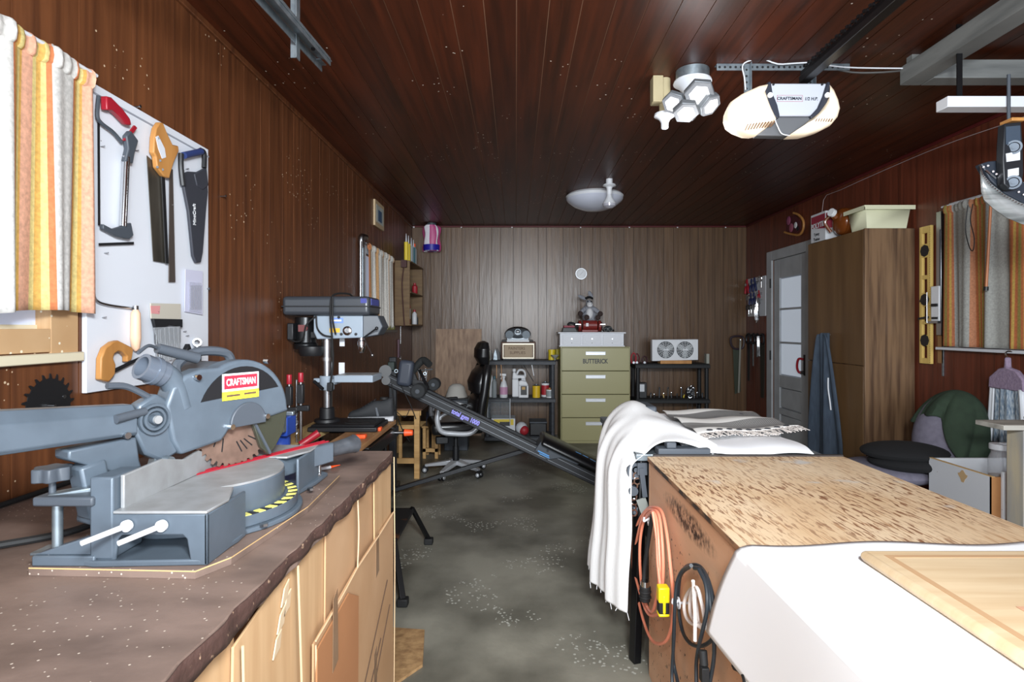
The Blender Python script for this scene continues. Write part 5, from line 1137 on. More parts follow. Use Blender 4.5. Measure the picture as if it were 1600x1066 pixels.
# thermometer
th = thing('wall_thermometer', 'round white dial thermometer on the back wall above the donkey', 'thermometer', (P(908,428,7.5).x,7.48,1.9)); c = P(908,428,7.49)
MB().cyl((c.x,7.4995,c.z),(c.x,7.475,c.z),.078,n=32).to('bezel', m_steel, th, bevel=.004); MB().cyl((c.x,7.4749,c.z),(c.x,7.473,c.z),.069,n=32).to('dial', m_whitep, th)
mb = MB()
for i in range(24):
    a = 2*PI*i/24
    if 16<=i<=20: continue
    mb.bar((c.x+.045*math.cos(a),7.4725,c.z+.045*math.sin(a)),(c.x+.055*math.cos(a),7.4725,c.z+.055*math.sin(a)),.004,.001)
mb.bar((c.x-.02,7.471,c.z-.02),(c.x+.028,7.471,c.z+.03),.004,.002); mb.to('dial_marks', m_black, th)
# right shelf goods
zt2 = .964
fnn = thing('window_fan', 'white twin window fan with two round grilles on the right black shelf', 'fan', (P(1056,550,7.05).x,7.05,zt2)); a0,a1 = P(1019,550,7.0).x,P(1091,550,7.0).x
MB().box(P(1032,570,6.98).x,P(1081,570,6.98).x,6.98,7.12,zt2-.001,zt2+.04).to('wood_block', m_tanw, fnn, bevel=.003)
MB().prism([(a0,7.0,zt2+.03),(a1,7.0,zt2+.045),(a1,7.0,zt2+.30),(a0,7.0,zt2+.295)],(0,.09,0)).to('housing', m_whitep, fnn, bevel=.006)
for xx in (a0+.165,a1-.165):
    cz = zt2+.17
    g_ = MB().ring((xx,6.9985,cz),(xx,6.990,cz),.112,.104,36).to('grille_rim', m_whitep, fnn); MB().cyl((xx,6.9995,cz),(xx,6.9965,cz),.104,n=32).to('fan_shadow', M('fan_dark', (70,74,76), .8), fnn)
    mb = MB()
    for k in range(3):
        a = k*2*PI/3+.5
        mb.ball((xx+.055*math.cos(a),6.992,cz+.055*math.sin(a)),.05,.004,.034,12,Matrix.Rotation(-a,3,'Y'))
    mb.to('fan_blade', M('fan_blade', (150,154,156), .5), fnn)
    mb = MB()
    for r in (.03,.05,.07,.09): mb.ring((xx,6.988,cz),(xx,6.986,cz),r,r-.003,28)
    for k in range(16): a = k*2*PI/16; mb.bar((xx+.02*math.cos(a),6.987,cz+.02*math.sin(a)),(xx+.106*math.cos(a),6.987,cz+.106*math.sin(a)),.0025,.0025)
    mb.to('grille', m_whitep, g_); MB().box(xx-.032,xx+.032,6.98,6.986,cz-.009,cz+.011).to('badge', m_whitep, g_)
for i,(px,l,mm) in enumerate(((990,.13,m_rlab),(995,.12,M('maroon', (90,30,36), .5)),(1007,.09,M('dark_plum', (60,26,34), .5)),(1104,.12,M('grey_box', (150,150,140), .5)))):
    q = P(px,566,7.05); labs = ['red handled pliers standing at the left end of the right black shelf','maroon handled pliers next to the red ones on the right black shelf','low dark plum coloured tool in front of the twin fan','pale upright box at the right end of the right black shelf']
    t = thing(['pliers','pliers','clamp_tool','small_box'][i], labs[i], ['pliers','pliers','tool','box'][i], (q.x,7.05,zt2))
    if i < 3: MB().tube([(q.x-.02,7.05,zt2),(q.x-.03,7.05,zt2+l*.6),(q.x,7.05,zt2+l),(q.x+.03,7.05,zt2+l*.6),(q.x+.02,7.05,zt2)],.008).to('handles', mm, t); MB().cyl((q.x,7.05,zt2+.01),(q.x,7.04,zt2+.01),.015).to('joint', m_steel, t)
    else: MB().box(q.x-.018,q.x+.018,7.0,7.08,zt2,zt2+l).to('box_body', mm, t, bevel=.002)
random.seed(12); zm2 = .534
wl_ = thing('white_card_box', 'small black box with a white card face on the left of the right shelf', 'box', (P(1003,615,7.05).x,7.05,zm2)); q = P(1003,612,7.05)
MB().box(q.x-.06,q.x+.06,7.05,7.15,zm2,zm2+.19).to('box_body', m_black, wl_, bevel=.004); MB().box(q.x-.05,q.x+.03,7.045,7.0495,zm2+.08,zm2+.17).to('card', m_white, wl_)
for i in range(13):
    px = 1017+i*6.6+random.uniform(-2,2); q = P(px,625,7.1); h = random.choice([.04,.06,.09,.12,.05]); mm = [m_steel,m_black,m_greyd,m_ylab,m_chrome][i%5] if i!=3 else M('tan_handle',(200,170,110),.5)
    t = thing('hand_tool', ['first','second','third','fourth','fifth','sixth','seventh','eighth','ninth','tenth','eleventh','twelfth','thirteenth'][i]+' small upright tool from the left in the lower right black shelf', 'hand tool', (q.x,7.1,zm2), 'small tools standing on the right black shelf')
    MB().cyl((q.x,7.1,zm2),(q.x+random.uniform(-.01,.01),7.1,zm2+h),.008,n=8).to('shaft', mm, t); MB().ball((q.x,7.1,zm2+h),.012,.010,.014,8).to('head', m_chrome if i%2 else m_black, t)
ck = thing('cable_coil', 'tangle of chrome and black chain at the right of the lower right shelf', 'chain', (P(1079,620,7.08).x,7.08,zm2)); q = P(1079,620,7.08)
mb = MB()
for i in range(16): a = random.uniform(0,6); mb.tube([(q.x+.05*math.cos(a)*random.random()+.02*math.cos(t),7.06+.03*random.random(),zm2+.02+.13*i/16+.02*math.sin(t)) for t in (0,1.6,3.1,4.7)],.003,5,closed=True,sub=3)
mb.to('links', m_steel, ck); MB().ball((q.x,7.12,zm2+.07),.05,.02,.07).to('dark_hub', m_black, ck)
for i,px in enumerate((1073,1080,1087)):
    q = P(px,645,7.0); MB().cyl((q.x,6.96,.335),(q.x,6.96,.40),.012).cyl((q.x,6.96,.40),(q.x,6.96,.478),.004).to('hanging_socket', m_black, label=['leftmost small dark socket hanging under the right shelf','middle small dark socket hanging under the right shelf','rightmost small dark socket hanging under the right shelf'][i], cat='socket', group='sockets hanging under the right shelf')
# ================================================================ RIGHT WALL: hooks board, saws
pb = thing('pegboard', 'small white board of clamps and pliers beside the door in the far right corner', 'pegboard', (XR-.01,7.1,1.5))
def PR(px, py, x0=XR-.03): return PL(px, py, x0)
y0, y1 = 6.90, 7.42
MB().box(XR-.014,XR-.001,y0,y1,1.55,2.04).to('board_panel', m_white, pb, bevel=.002)
m_navy = M('navy_blue', (34,42,84), .5)
def sclamp(y,z,mat,lab,s=1.0):
    t = thing('spring_clamp', lab, 'clamp', (XR-.05,y,z)); x = XR-.05
    MB().tube([(x,y-.05*s,z-.10*s),(x,y-.03*s,z-.03*s),(x,y,z)],.014*s,8).tube([(x,y+.05*s,z-.10*s),(x,y+.03*s,z-.03*s),(x,y,z)],.014*s,8).to('handles', mat, t)
    MB().cyl((XR-.014,y,z),(x-.02,y,z),.018*s).to('spring', m_steel, t); MB().tube([(x,y-.02*s,z),(x,y,z+.06*s),(x,y+.02*s,z)],.010*s,8).to('jaws', mat, t)
sclamp(7.36,1.96,m_red,'red spring clamp at the top left of the small white board',1.1)
sclamp(7.22,1.96,m_navy,'left navy spring clamp in the top row of the small board'); sclamp(7.13,1.97,m_navy,'right navy spring clamp in the top row of the small board')
sclamp(7.24,1.79,m_navy,'left navy clamp in the middle row of the small board',.9); sclamp(7.15,1.79,m_navy,'right navy clamp in the middle row of the small board',.9)
sclamp(7.00,1.83,m_red,'red clamp in the middle row next to the door frame',.6)
def cclamp(y,z,mat,lab,s=1.0):
    t = thing('c_clamp', lab, 'clamp', (XR-.04,y,z)); x = XR-.04
    MB().tube([(x,y-.03*s,z),(x,y-.035*s,z+.05*s),(x,y+.03*s,z+.05*s),(x,y+.032*s,z)],.008*s,8).to('frame', mat, t); MB().cyl((x,y-.03*s,z-.06*s),(x,y-.03*s,z+.02*s),.006*s).bar((x,y-.05*s,z-.06*s),(x,y-.01*s,z-.06*s),.005,.005).to('screw', m_chrome, t)
    MB().cyl((XR-.014,y,z+.055*s),(x-.01,y,z+.055*s),.004).to('hook', m_steel, t)
cclamp(6.99,1.97,m_chrome,'chrome c clamp at the top right of the small white board',1.2); cclamp(7.35,1.76,m_chrome,'chrome clamp at the left of the middle row of the small board',1.1)
cclamp(7.36,1.64,m_black,'small dark clamp at the bottom left of the small board'); cclamp(7.28,1.64,m_black,'second small dark clamp at the bottom of the small board'); cclamp(7.16,1.66,m_steel,'small steel clamp low in the middle of the small board',.8)
for i in range(3):
    y = 7.06-i*.035; t = thing('locking_pliers', ['leftmost chrome locking pliers hanging off the small board','middle chrome locking pliers hanging off the small board','chrome locking pliers nearest the door frame'][i], 'pliers', (XR-.05,y,1.5))
    MB().tube([(XR-.05,y,1.80-i*.05),(XR-.06,y-.01,1.68),(XR-.05,y+.01,1.47+i*.015)],.009,8).tube([(XR-.05,y+.01,1.70),(XR-.07,y+.015,1.6),(XR-.06,y+.02,1.50)],.008,8).to('handles', m_chrome, t); MB().bar((XR-.05,y-.015,1.80-i*.05),(XR-.05,y+.015,1.84-i*.05),.014,.02).to('jaw', m_steel, t); MB().cyl((XR-.014,y,1.75),(XR-.05,y,1.75),.003).to('hook', m_steel, t)
# hanging saws in the corner: on back wall and right wall
hs2 = thing('hanging_saw', 'dark handled hand saw hanging on the back wall near the right corner', 'hand saw', (P(1152,580,7.47).x,7.47,.4))
def q2(px,py,y=7.475): v = P(px,py,y); return v
MB().prism([q2(a,b) for a,b in ((1145,545),(1157,548),(1157,612),(1148,616))],(0,-.004,0)).to('blade', M('green_steel', (70,76,64), .4, .4), hs2)
MB().tube([q2(1143,527)+V(0,-.01,0),q2(1160,527)+V(0,-.01,0),q2(1160,543)+V(0,-.01,0),q2(1148,545)+V(0,-.01,0),q2(1142,538)+V(0,-.01,0)],.014,8,closed=True).to('handle', M('plum_handle', (52,40,48), .5), hs2)
MB().cyl(q2(1155,530)+V(0,.02,0),q2(1155,530)+V(0,-.02,0),.004).to('hook', m_steel, hs2)
sl = thing('steel_rule_strip', 'long pale steel strip hanging beside the dark handled saw in the corner', 'steel strip', (XR-.2,7.43,.4))
MB().bar(q2(1157,530,7.40),q2(1154,614,7.40),.022,.003,up=(0,1,0)).to('strip', M('pale_strip', (150,148,138), .4, .4), sl); MB().cyl(q2(1157,531,7.498),q2(1157,531,7.38),.003).to('hook', m_steel, sl)
for i,(y,z0,z1,wd,mm,lab) in enumerate(((7.36,.72,1.22,.09,m_black,'wide black saw blade hanging nearest the corner on the right wall'),(7.22,.92,1.22,.05,m_galv,'narrow grey blade hanging left of the steel tubes near the door'),(7.10,1.04,1.22,.05,m_galv,'short grey blade hanging next to the narrow grey blade'),(6.95,.55,1.22,.13,M('dark_green_saw', (44,42,34), .6),'long dark saw hanging right beside the door frame'))):
    t = thing('hanging_saw', lab, 'saw', (XR-.03,y,z0)); MB().prism([(XR-.03,y-wd/2,z1),(XR-.03,y+wd/2,z1),(XR-.03,y+wd*.35,z0),(XR-.03,y-wd*.3,z0)],(.003,0,0)).to('blade', mm, t)
    MB().tube([(XR-.035,y-.05,z1),(XR-.035,y+.05,z1),(XR-.035,y+.04,z1+.09),(XR-.035,y-.04,z1+.10)],.013,8,closed=True).to('handle', m_black, t); MB().cyl((XR,y,z1+.08),(XR-.05,y,z1+.08),.004).to('hook', m_steel, t)
for i,y in enumerate((7.02,6.98)):
    MB().tube([(XR-.05,y,1.24-i*.02),(XR-.06,y,1.30),(XR-.06,y-.01,1.18),(XR-.05,y,1.06)],.010,8).to('chrome_hook_tool', m_chrome, label=['left chrome hook tool hanging beside the door frame under the small board','right chrome hook tool hanging beside the door frame under the small board'][i], cat='hook')
# decorations above the door
dc = thing('wall_ornament', 'oval wooden framed ornament with pink and white motif above the door', 'ornament', (XR-.02,6.25,2.55))
ring_ = [PL(px,py,XR-.02) for px,py in ((1240,333),(1248,336),(1255,345),(1255,358),(1249,367),(1236,366),(1226,363))]
MB().tube(ring_,.012,8).to('rim', m_tanw, dc); MB().prism([PL(px,py,XR-.006) for px,py in ((1228,340),(1242,336),(1250,345),(1251,358),(1246,364),(1228,362))],(.004,0,0)).to('back_plate', M('ornament_dark', (86,40,44), .6), dc)
for px,py,r,mm in ((1232,345,.05,M('mauve', (150,80,110), .6)),(1236,356,.05,M('rose', (160,90,110), .6)),(1243,352,.035,m_whitep),(1246,357,.025,m_black)): MB().ball(PL(px,py,XR-.018),.008,r,r,12).to('motif', mm, dc)
cw = thing('wood_hook', 'curved wooden hook beside the twine box on top of the wardrobe end', 'hook', (XR-.05,5.5,2.35))
MB().tube([PL(1277,353,XR-.03),PL(1270,358,XR-.03),PL(1270,370,XR-.03),PL(1277,376,XR-.03)],.014,8).to('curve', m_tanw, cw)
# thin wires under the ceiling on the right wall
def wire(pts,name,lab,mat,r=.003): MB().tube(pts,r,6,sub=3).to(name,mat,label=lab,cat='wire')
wire([(XR-.012,5.62,2.26),(XR-.012,5.60,2.66),(XR-.012,5.3,2.69),(XR-.012,4.4,2.70),(XR-.012,3.9,2.69),(XR-.012,3.4,2.66),(XR-.012,3.0,2.68)],'wall_wire','thin pale wire stapled along the top of the right wall',M('pale_wire', (170,150,150), .5))
mb = MB()
for x in [(px-VX)/F*YB for px in (647,721,800,907,983,1058,1133)]: mb.box(x-.008,x+.008,YB-.02,YB-.0125,ZC-.03,ZC-.012)
mb.to('staple', m_whitep, label='row of tiny white cable clips along the red trim of the back wall', cat='cable clips', kind='stuff')
MB().cyl((XL+.05,YB-.02,ZC-.014),(XR-.1,YB-.02,ZC-.014),.004).to('trim_wire', M('dark_red_wire', (96,30,34), .5), label='thin dark red wire running along the top of the back wall', cat='wire')

# ================================================================ WARDROBE
m_wd = M('wardrobe_oak', (122,92,60), .42, col2=(92,66,42), scale=(6,6,.6), detail=8, ramp=(.3,.7), bump=.1, bscale=(60,60,4))
m_wd2 = M('wardrobe_end_oak', (126,98,72), .42, col2=(80,58,42), scale=(22,22,1.3), detail=6, ramp=(.42,.62), bump=.1, bscale=(60,60,4))
wx, wya, wyb, wz = 2.65, 4.32, 5.17, 2.16
wd_ = thing('wardrobe', 'tall oak grained wardrobe standing against the right wall', 'wardrobe', (2.85,4.75,0))
MB().box(wx+.02,XR-.012,wya+.02,wyb,.0,wz-.01).to('carcass', m_wd2, wd_, bevel=.002)
MB().box(wx+.0,XR-.010,wya,wya+.0198,.0,wz).to('side_panel', m_wd2, wd_, bevel=.003)
MB().box(wx,wx+.0198,wya+.021,wyb-.01,1.115,wz-.003).to('door', m_wd, wd_, bevel=.003)
MB().box(wx,wx+.0198,wya+.021,wyb-.01,.03,1.108).to('door', m_wd, wd_, bevel=.003)
ap = thing('hanging_trousers', 'blue grey trousers hanging on the front of the wardrobe', 'trousers', (wx-.05,4.8,.4))
m_den = M('slate_cloth', (64,76,90), .9, col2=(52,62,76), scale=(50,50,8), bump=.3)
def tr(u,v):
    c = 4.80; wdt = .065+.165*min(1,v*1.25)**.7; y = c+(.5-u)*2*wdt
    return V(wx-.035-.028*math.sin(u*9+v*2)-.02*math.sin(u*21)-.02*math.sin(PI*u), y, 1.34-v*1.10+.02*math.sin(u*PI))
MB().grid(tr,50,40).to('cloth', m_den, ap, solid=.006)
MB().tube([(wx-.07,4.70,.99),(wx-.075,4.69,.9),(wx-.075,4.665,.80),(wx-.07,4.66,.73)],.006).to('drawstring', m_white, ap)
MB().cyl((wx,4.80,1.345),(wx-.05,4.80,1.35),.006).to('hook', m_steel, ap)
# things on the wardrobe
tw = thing('twine_box', 'white and dark red carton of twine on the far end of the wardrobe', 'carton', (2.85,5.0,wz)); bx0,bx1,by0,by1,bz1 = 2.655,2.93,4.88,5.12,wz+.25
MB().box(bx0,bx1,by0,by1,wz+.001,bz1).to('carton_body', m_white, tw, bevel=.002)
m_cr = M('crimson_print', (150,50,68), .5)
MB().prism([(bx0-.0015,by1-.01,bz1-.02),(bx0-.0015,by0+.005,bz1-.02),(bx0-.0015,by0+.005,bz1-.15),(bx0-.0015,by1-.01,bz1-.12)],(.001,0,0)).prism([(bx0+.005,by0-.0015,bz1-.02),(bx1-.005,by0-.0015,bz1-.02),(bx1-.005,by0-.0015,bz1-.13),(bx0+.005,by0-.0015,bz1-.15)],(0,.001,0)).to('print_panel', m_cr, tw)
text('POLYTIE', V(bx0-.002,(by0+by1)/2,bz1-.105), (0,-1,.02), (0,0,1), .215, .048, m_white, tw, off=.03)
text('Tying', V(bx0-.002,(by0+by1)/2-.02+.04,bz1-.185), (0,-1,0), (0,0,1), .09, .032, m_black, tw, off=.02)
text('Twine', V(bx0-.002,(by0+by1)/2-.02+.04,bz1-.225), (0,-1,0), (0,0,1), .10, .028, m_black, tw, off=.02)
jg2 = thing('amber_jug', 'amber brown glass jug with a white cap lying between carton and cream tub', 'jug', (2.8,4.72,wz)); m_amb = M('amber_glass', (112,58,22), .12, coat=.5)
MB().cyl((2.70,4.72,wz+.125),(2.95,4.72,wz+.125),.115,n=24).ball((2.70,4.72,wz+.125),.05,.113,.113,20).to('jug_body', m_amb, jg2, bevel=.012, seg=3)
MB().tube([(2.66,4.72,wz+.16),(2.625,4.72,wz+.19)],.03).to('jug_neck', m_amb, jg2); MB().cyl((2.63,4.71,wz+.19),(2.60,4.70,wz+.20),.034).to('cap', m_whitep, jg2, bevel=.003)
MB().tube([(2.66,4.78,wz+.20),(2.62,4.82,wz+.14),(2.66,4.80,wz+.05)],.014).to('jug_handle', m_amb, jg2)
tb_ = thing('cream_tub', 'rectangular cream plastic tub on the near end of the wardrobe', 'tub', (2.84,4.45,wz)); m_crm = M('cream_plastic', (222,222,190), .45)
bx0,bx1,by0,by1 = 2.69,2.99,4.36,4.55; zt_ = wz+.165
def rr(x0,x1,y0,y1,z): return [(x0,y0,z),(x1,y0,z),(x1,y1,z),(x0,y1,z)]
mb = MB(); lo = rr(bx0,bx1,by0,by1,wz+.001); hi = rr(bx0-.02,bx1+.02,by0-.02,by1+.02,zt_)
mb.add(lo+hi,[(0,3,2,1),(0,1,5,4),(1,2,6,5),(2,3,7,6),(3,0,4,7)]); mb.to('tub_wall', m_crm, tb_, solid=.003)
mb = MB(); o_ = (bx0-.045,bx1+.042,by0-.045,by1+.045); i_ = (bx0-.018,bx1+.018,by0-.018,by1+.018)
mb.box(o_[0],o_[1],o_[2],i_[2],zt_-.004,zt_+.01).box(o_[0],o_[1],i_[3],o_[3],zt_-.004,zt_+.01).box(o_[0],i_[0],i_[2],i_[3],zt_-.004,zt_+.01).box(i_[1],o_[1],i_[2],i_[3],zt_-.004,zt_+.01)
mb.box(o_[0],o_[1],o_[2],o_[2]+.004,zt_-.022,zt_-.004).box(o_[0],o_[0]+.004,o_[2],o_[3],zt_-.022,zt_-.004); mb.to('rim', m_crm, tb_)
# levels
lv = thing('spirit_level', 'yellow spirit level with three vials hanging upright on the right wall', 'spirit level', (XR-.02,4.2,1.2))
m_lvl = M('level_yellow', (222,190,110), .4); xx = XR-.03
ya, yb = 4.13, 4.245
for (a,b) in ((ya,ya+.035),(yb-.028,yb)): MB().box(xx,xx+.022,a,b,1.14,2.15).to('level_rail', m_lvl, lv, bevel=.002)
for (a,b) in ((1.14,1.18),(1.27,1.35),(1.43,1.45),(1.56,1.66),(1.76,1.79),(1.92,2.02),(2.10,2.15)): MB().box(xx+.001,xx+.021,ya+.034,yb-.027,a,b).to('web', m_lvl, lv)
for z in (1.31,1.61,1.97): MB().cyl((xx-.004,(ya+yb)/2,z),(xx+.024,(ya+yb)/2,z),.044,n=8).box(xx-.006,xx-.003,(ya+yb)/2-.018,(ya+yb)/2+.018,z-.007,z+.007).to('vial_holder', m_black, lv)
mb = MB()
for i in range(60): mb.box(xx-.0006,xx+.0,ya+.002,ya+.010,1.15+i*.0166,1.152+i*.0166)
mb.to('ruler_marks', m_ink, lv)
al = thing('aluminium_gauge', 'silver rail saw guide with sliding white carriage beside the yellow level', 'saw guide', (XR-.02,4.05,1.2))
MB().box(xx,xx+.02,4.035,4.075,1.35,2.23).box(xx-.006,xx+.02,4.02,4.034,1.35,2.23).to('rail', m_steel, al, bevel=.002); MB().box(xx-.008,xx-.0065,4.022,4.033,1.45,2.1).to('rail_line', m_greyd, al)
MB().box(xx-.02,xx-.009,4.02,4.10,1.45,1.70).to('carriage', m_whitep, al, bevel=.004); MB().box(xx-.035,xx-.0205,4.03,4.08,1.555,1.575).bar((xx-.025,4.12,1.60),(xx-.025,4.20,1.60),.01,.014).bar((xx-.025,4.12,1.48),(xx-.025,4.22,1.47),.01,.014).box(xx-.03,xx-.0205,4.03,4.08,1.465,1.48).sep('clip', m_black, al)
MB().box(xx-.03,xx-.0095,4.02,4.12,1.435,1.452).cyl((xx-.03,4.125,1.44),(xx-.03,4.125,1.66),.005).to('carriage_foot', m_steel, al)
rl = thing('wood_rule', 'worn wooden rule with a metal tip below the silver saw guide', 'ruler', (XR-.02,4.06,1.1)); MB().box(xx+.022,xx+.027,4.04,4.09,1.15,1.60).to('wood_part', M('old_rule', (150,112,74), .6), rl); MB().box(xx+.022,xx+.027,4.035,4.05,1.06,1.60).to('metal_part', m_galv, rl)
# thin rod with black end in front of curtain
wnd = thing('thin_rod', 'thin copper coloured rod with black tip hanging before the right curtain', 'rod', (XR-.1,3.55,1.63))
MB().cyl((XR-.10,3.52,2.2),(XR-.105,3.55,1.66),.008,n=10).to('rod_shaft', M('copper_rod', (176,110,70), .4), wnd)
MB().cyl((XR-.105,3.55,1.66),(XR-.1052,3.552,1.635),.013,n=10).to('tip_cap', m_black, wnd)
MB().tube([(XR-.1,3.70,2.2),(XR-.1,3.72,2.05),(XR-.1,3.69,1.93),(XR-.1,3.66,1.90),(XR-.1,3.65,1.98),(XR-.1,3.68,2.1),(XR-.1,3.66,2.2)],.003).to('loop_cord', m_black, label='thin black cord loop hanging in front of the right curtain', cat='cord')
# towel on hanger
hg = thing('hanger_towel', 'blue and white towel under a mauve cloth top hanging below the window', 'towel', (XR-.08,3.42,.85))
m_tow = M('blue_fleck_towel', (104,124,144), .95, col2=(186,194,200), scale=(160,160,34), ramp=(.38,.68)); m_mau = M('mauve_knit', (150,132,152), .9, col2=(132,114,136), scale=(70,70,70), bump=.3)
yc_, zc_ = 3.42, 1.17
def tw_(u,v): return V(XR-.085-.01*math.sin(u*14)-.006*math.sin(u*31), yc_-.115*(1+.22*v)+u*.23*(1+.22*v), 1.04-v*.34)
MB().grid(lambda u,v: tw_(.14+.72*u,v),20,8).to('towel_body', m_tow, hg, solid=.008)
for a in (0,.88): MB().grid(lambda u,v,a=a: tw_(a+.12*u,v)+V(-.002,0,0),4,8).to('towel_border', m_white, hg, solid=.009)
MB().prism([(XR-.10,yc_-.125,1.03),(XR-.10,yc_+.125,1.03),(XR-.10,yc_+.12,1.10),(XR-.10,yc_+.05,1.155),(XR-.10,yc_+.012,1.165),(XR-.10,yc_+.008,1.225),(XR-.10,yc_-.008,1.225),(XR-.10,yc_-.012,1.165),(XR-.10,yc_-.07,1.15),(XR-.10,yc_-.12,1.10)],(.035,0,0)).to('knit_top', m_mau, hg, bevel=.008)
MB().tube([(XR-.08,yc_,1.22),(XR-.08,yc_+.02,1.245),(XR-.08,yc_,1.262),(XR-.06,yc_-.02,1.255)],.004).to('hook', m_chrome, hg)
# ================================================================ UPHOLSTERED CHAIR with shirt, cushions
m_upg = M('grey_upholstery', (116,112,126), .85, col2=(104,100,114), scale=(30,30,30), bump=.1)
ac = thing('grey_armchair', 'grey upholstered chair with rounded back beside the wardrobe', 'chair', (2.5,3.65,0))
sx_ = 2.43
MB().ball((sx_,3.72,.47),.33,.26,.075,28).to('seat', m_upg, ac)
MB().ball((2.79,3.68,.70),.19,.155,.29,26,Matrix.Rotation(math.radians(12),3,'Y')@Matrix.Rotation(math.radians(-20),3,'Z')).to('backrest', m_upg, ac)
MB().bar((2.55,3.72,.42),(2.83,3.70,.60),.10,.03).cyl((sx_,3.72,.08),(sx_,3.72,.42),.03).to('support', m_black, ac)
for k in range(4):
    a = k*PI/2+.5; MB().bar((sx_,3.72,.06),(sx_+.26*math.cos(a),3.72+.26*math.sin(a),.03),.04,.03).cyl((sx_+.24*math.cos(a),3.72+.24*math.sin(a),0),(sx_+.24*math.cos(a),3.72+.24*math.sin(a),.045),.02).to('foot', m_black, ac)
cu = thing('folded_black_cushion', 'black folded cushion lying on the grey chair seat', 'cushion', (2.45,3.6,.54)); m_bc = M('black_knit', (20,20,22), .95)
MB().ball((2.47,3.62,.615),.26,.20,.06,24).to('upper_fold', m_bc, cu); MB().ball((2.50,3.60,.555),.25,.20,.055,24).to('lower_fold', m_bc, cu)
gs = thing('green_shirt', 'dark green shirt draped over the grey chair back', 'shirt', (2.72,3.6,.5)); m_gs = M('forest_cloth', (44,60,44), .9, col2=(38,52,38), scale=(20,20,20), bump=.15)
bc0 = V(2.80,3.66,.70); Rb = Matrix.Rotation(math.radians(12),3,'Y')@Matrix.Rotation(math.radians(-20),3,'Z')
def sh_(u,v):
    a = u*2*PI; k = math.cos(a-math.radians(-45))                  # -45deg = toward camera right
    pm = PI*(.42+.33*max(0,math.cos(a+.75))**1.5+.04*math.sin(a*3)+.015*math.sin(a*9))
    p = v*pm; rip = 1+.08*v*math.sin(a*7+1)+.05*v*math.sin(a*12)+.03*v*math.sin(a*19+v*4)
    pr_ = min(p, PI*.52)
    q = Vector((.205*math.sin(pr_)*math.cos(a)*rip, .17*math.sin(pr_)*math.sin(a)*rip, .305*math.cos(pr_)))
    if p > PI*.52: q.z -= (p-PI*.52)*.30; 
    return bc0+Rb@q
MB().grid(sh_,72,26).to('cloth', m_gs, gs, solid=.004)
# white bin box
wb_ = thing('white_storage_box', 'open white board box with a chipped spot below the right window', 'box', (2.72,3.2,0))
m_mel = M('white_board', (214,216,220), .5, specks=((150,146,140), 18, .06, .55))
zt3 = .62; x0_,x1_,ya_,yb_ = 2.49,2.96,2.96,3.43
MB().box(x0_,x0_+.018,ya_+.018,yb_,.0,zt3).to('long_panel', m_mel, wb_, bevel=.001); MB().box(x0_+.045,x1_,ya_+.0,ya_+.016,.30,zt3+.03).to('end_panel', m_mel, wb_, bevel=.003)
MB().box(x0_,x1_,ya_+.0165,ya_+.03,.0,zt3).to('end_board', M('hardboard', (176,124,76), .7, col2=(158,108,64), scale=(9,9,9)), wb_, smooth=False)
MB().box(x0_+.0185,x1_,yb_-.018,yb_,.0,zt3).box(x1_-.018,x1_,ya_+.032,yb_-.02,0,zt3).box(x0_+.02,x1_-.02,ya_+.032,yb_-.02,0,.02).to('rear_panel', m_mel, wb_)
MB().box(x0_-.0006,x0_+.0186,ya_+.018,yb_,zt3,zt3+.0025).to('raw_edge', m_ply, wb_)
mb = MB(); cy_, cz_ = 3.17,.575
mb.prism([(x0_-.0015,cy_+.03*math.cos(t)*(1+.3*math.sin(3*t)),cz_+.028*math.sin(t)*(1+.35*math.cos(4*t))) for t in [i*2*PI/14 for i in range(14)]],(.001,0,0)); mb.to('chipped_spot', M('chip_tan', (196,164,120), .7), wb_)
jr = thing('plastic_jar', 'clear plastic jar with a white lid standing in the white box', 'jar', (2.66,3.06,.5)); jc = V(2.64,3.10,.555)
MB().box(2.53,2.9,2.995,3.2,.021,.5545).to('jar_stand_crate', m_mel, label='plain white inner crate carrying the clear jar inside the white box', cat='crate')
m_jar = M('clear_pet', (205,208,214), .12, alpha=.32)
MB().lathe([(.045,0),(.055,.012),(.055,.13),(.042,.165),(.042,.185)],jc,n=26).to('jar_body', m_jar, jr); MB().cyl(jc+V(0,0,.005),jc+V(0,0,.045),.052,n=24).to('contents', M('tan_contents', (160,140,120), .8), jr)
MB().cyl(jc+V(0,0,.183),jc+V(0,0,.215),.05,n=26).box(jc.x-.012,jc.x+.03,jc.y-.03,jc.y,jc.z+.215,jc.z+.224).to('lid', m_white, jr, bevel=.004)
# plank shelf + post at right
sh = thing('plank_stand', 'weathered grey plank on a thick wooden post at the right edge', 'shelf stand', (2.7,2.9,0))
m_wthr = M('weathered_wood', (186,182,172), .7, col2=(150,146,138), scale=(3,26,26), detail=7, bump=.2); m_post = M('post_wood', (196,184,158), .7, col2=(160,160,160), scale=(14,14,2), bump=.2)
MB().box(2.385,3.03,2.78,2.99-.035,.90,.925).to('plank', m_wthr, sh, bevel=.003)
MB().box(2.50,2.60,2.80,2.90,.0,.8995).to('post', m_post, sh, bevel=.004); MB().box(2.9,3.0,2.80,2.90,.0,.8995).to('post', m_post, sh, bevel=.004)
MB().ball((2.62,2.86,.948),.06,.04,.022,14).to('black_pouch', m_bc, label='small soft black pouch on the weathered plank at the right edge', cat='pouch')

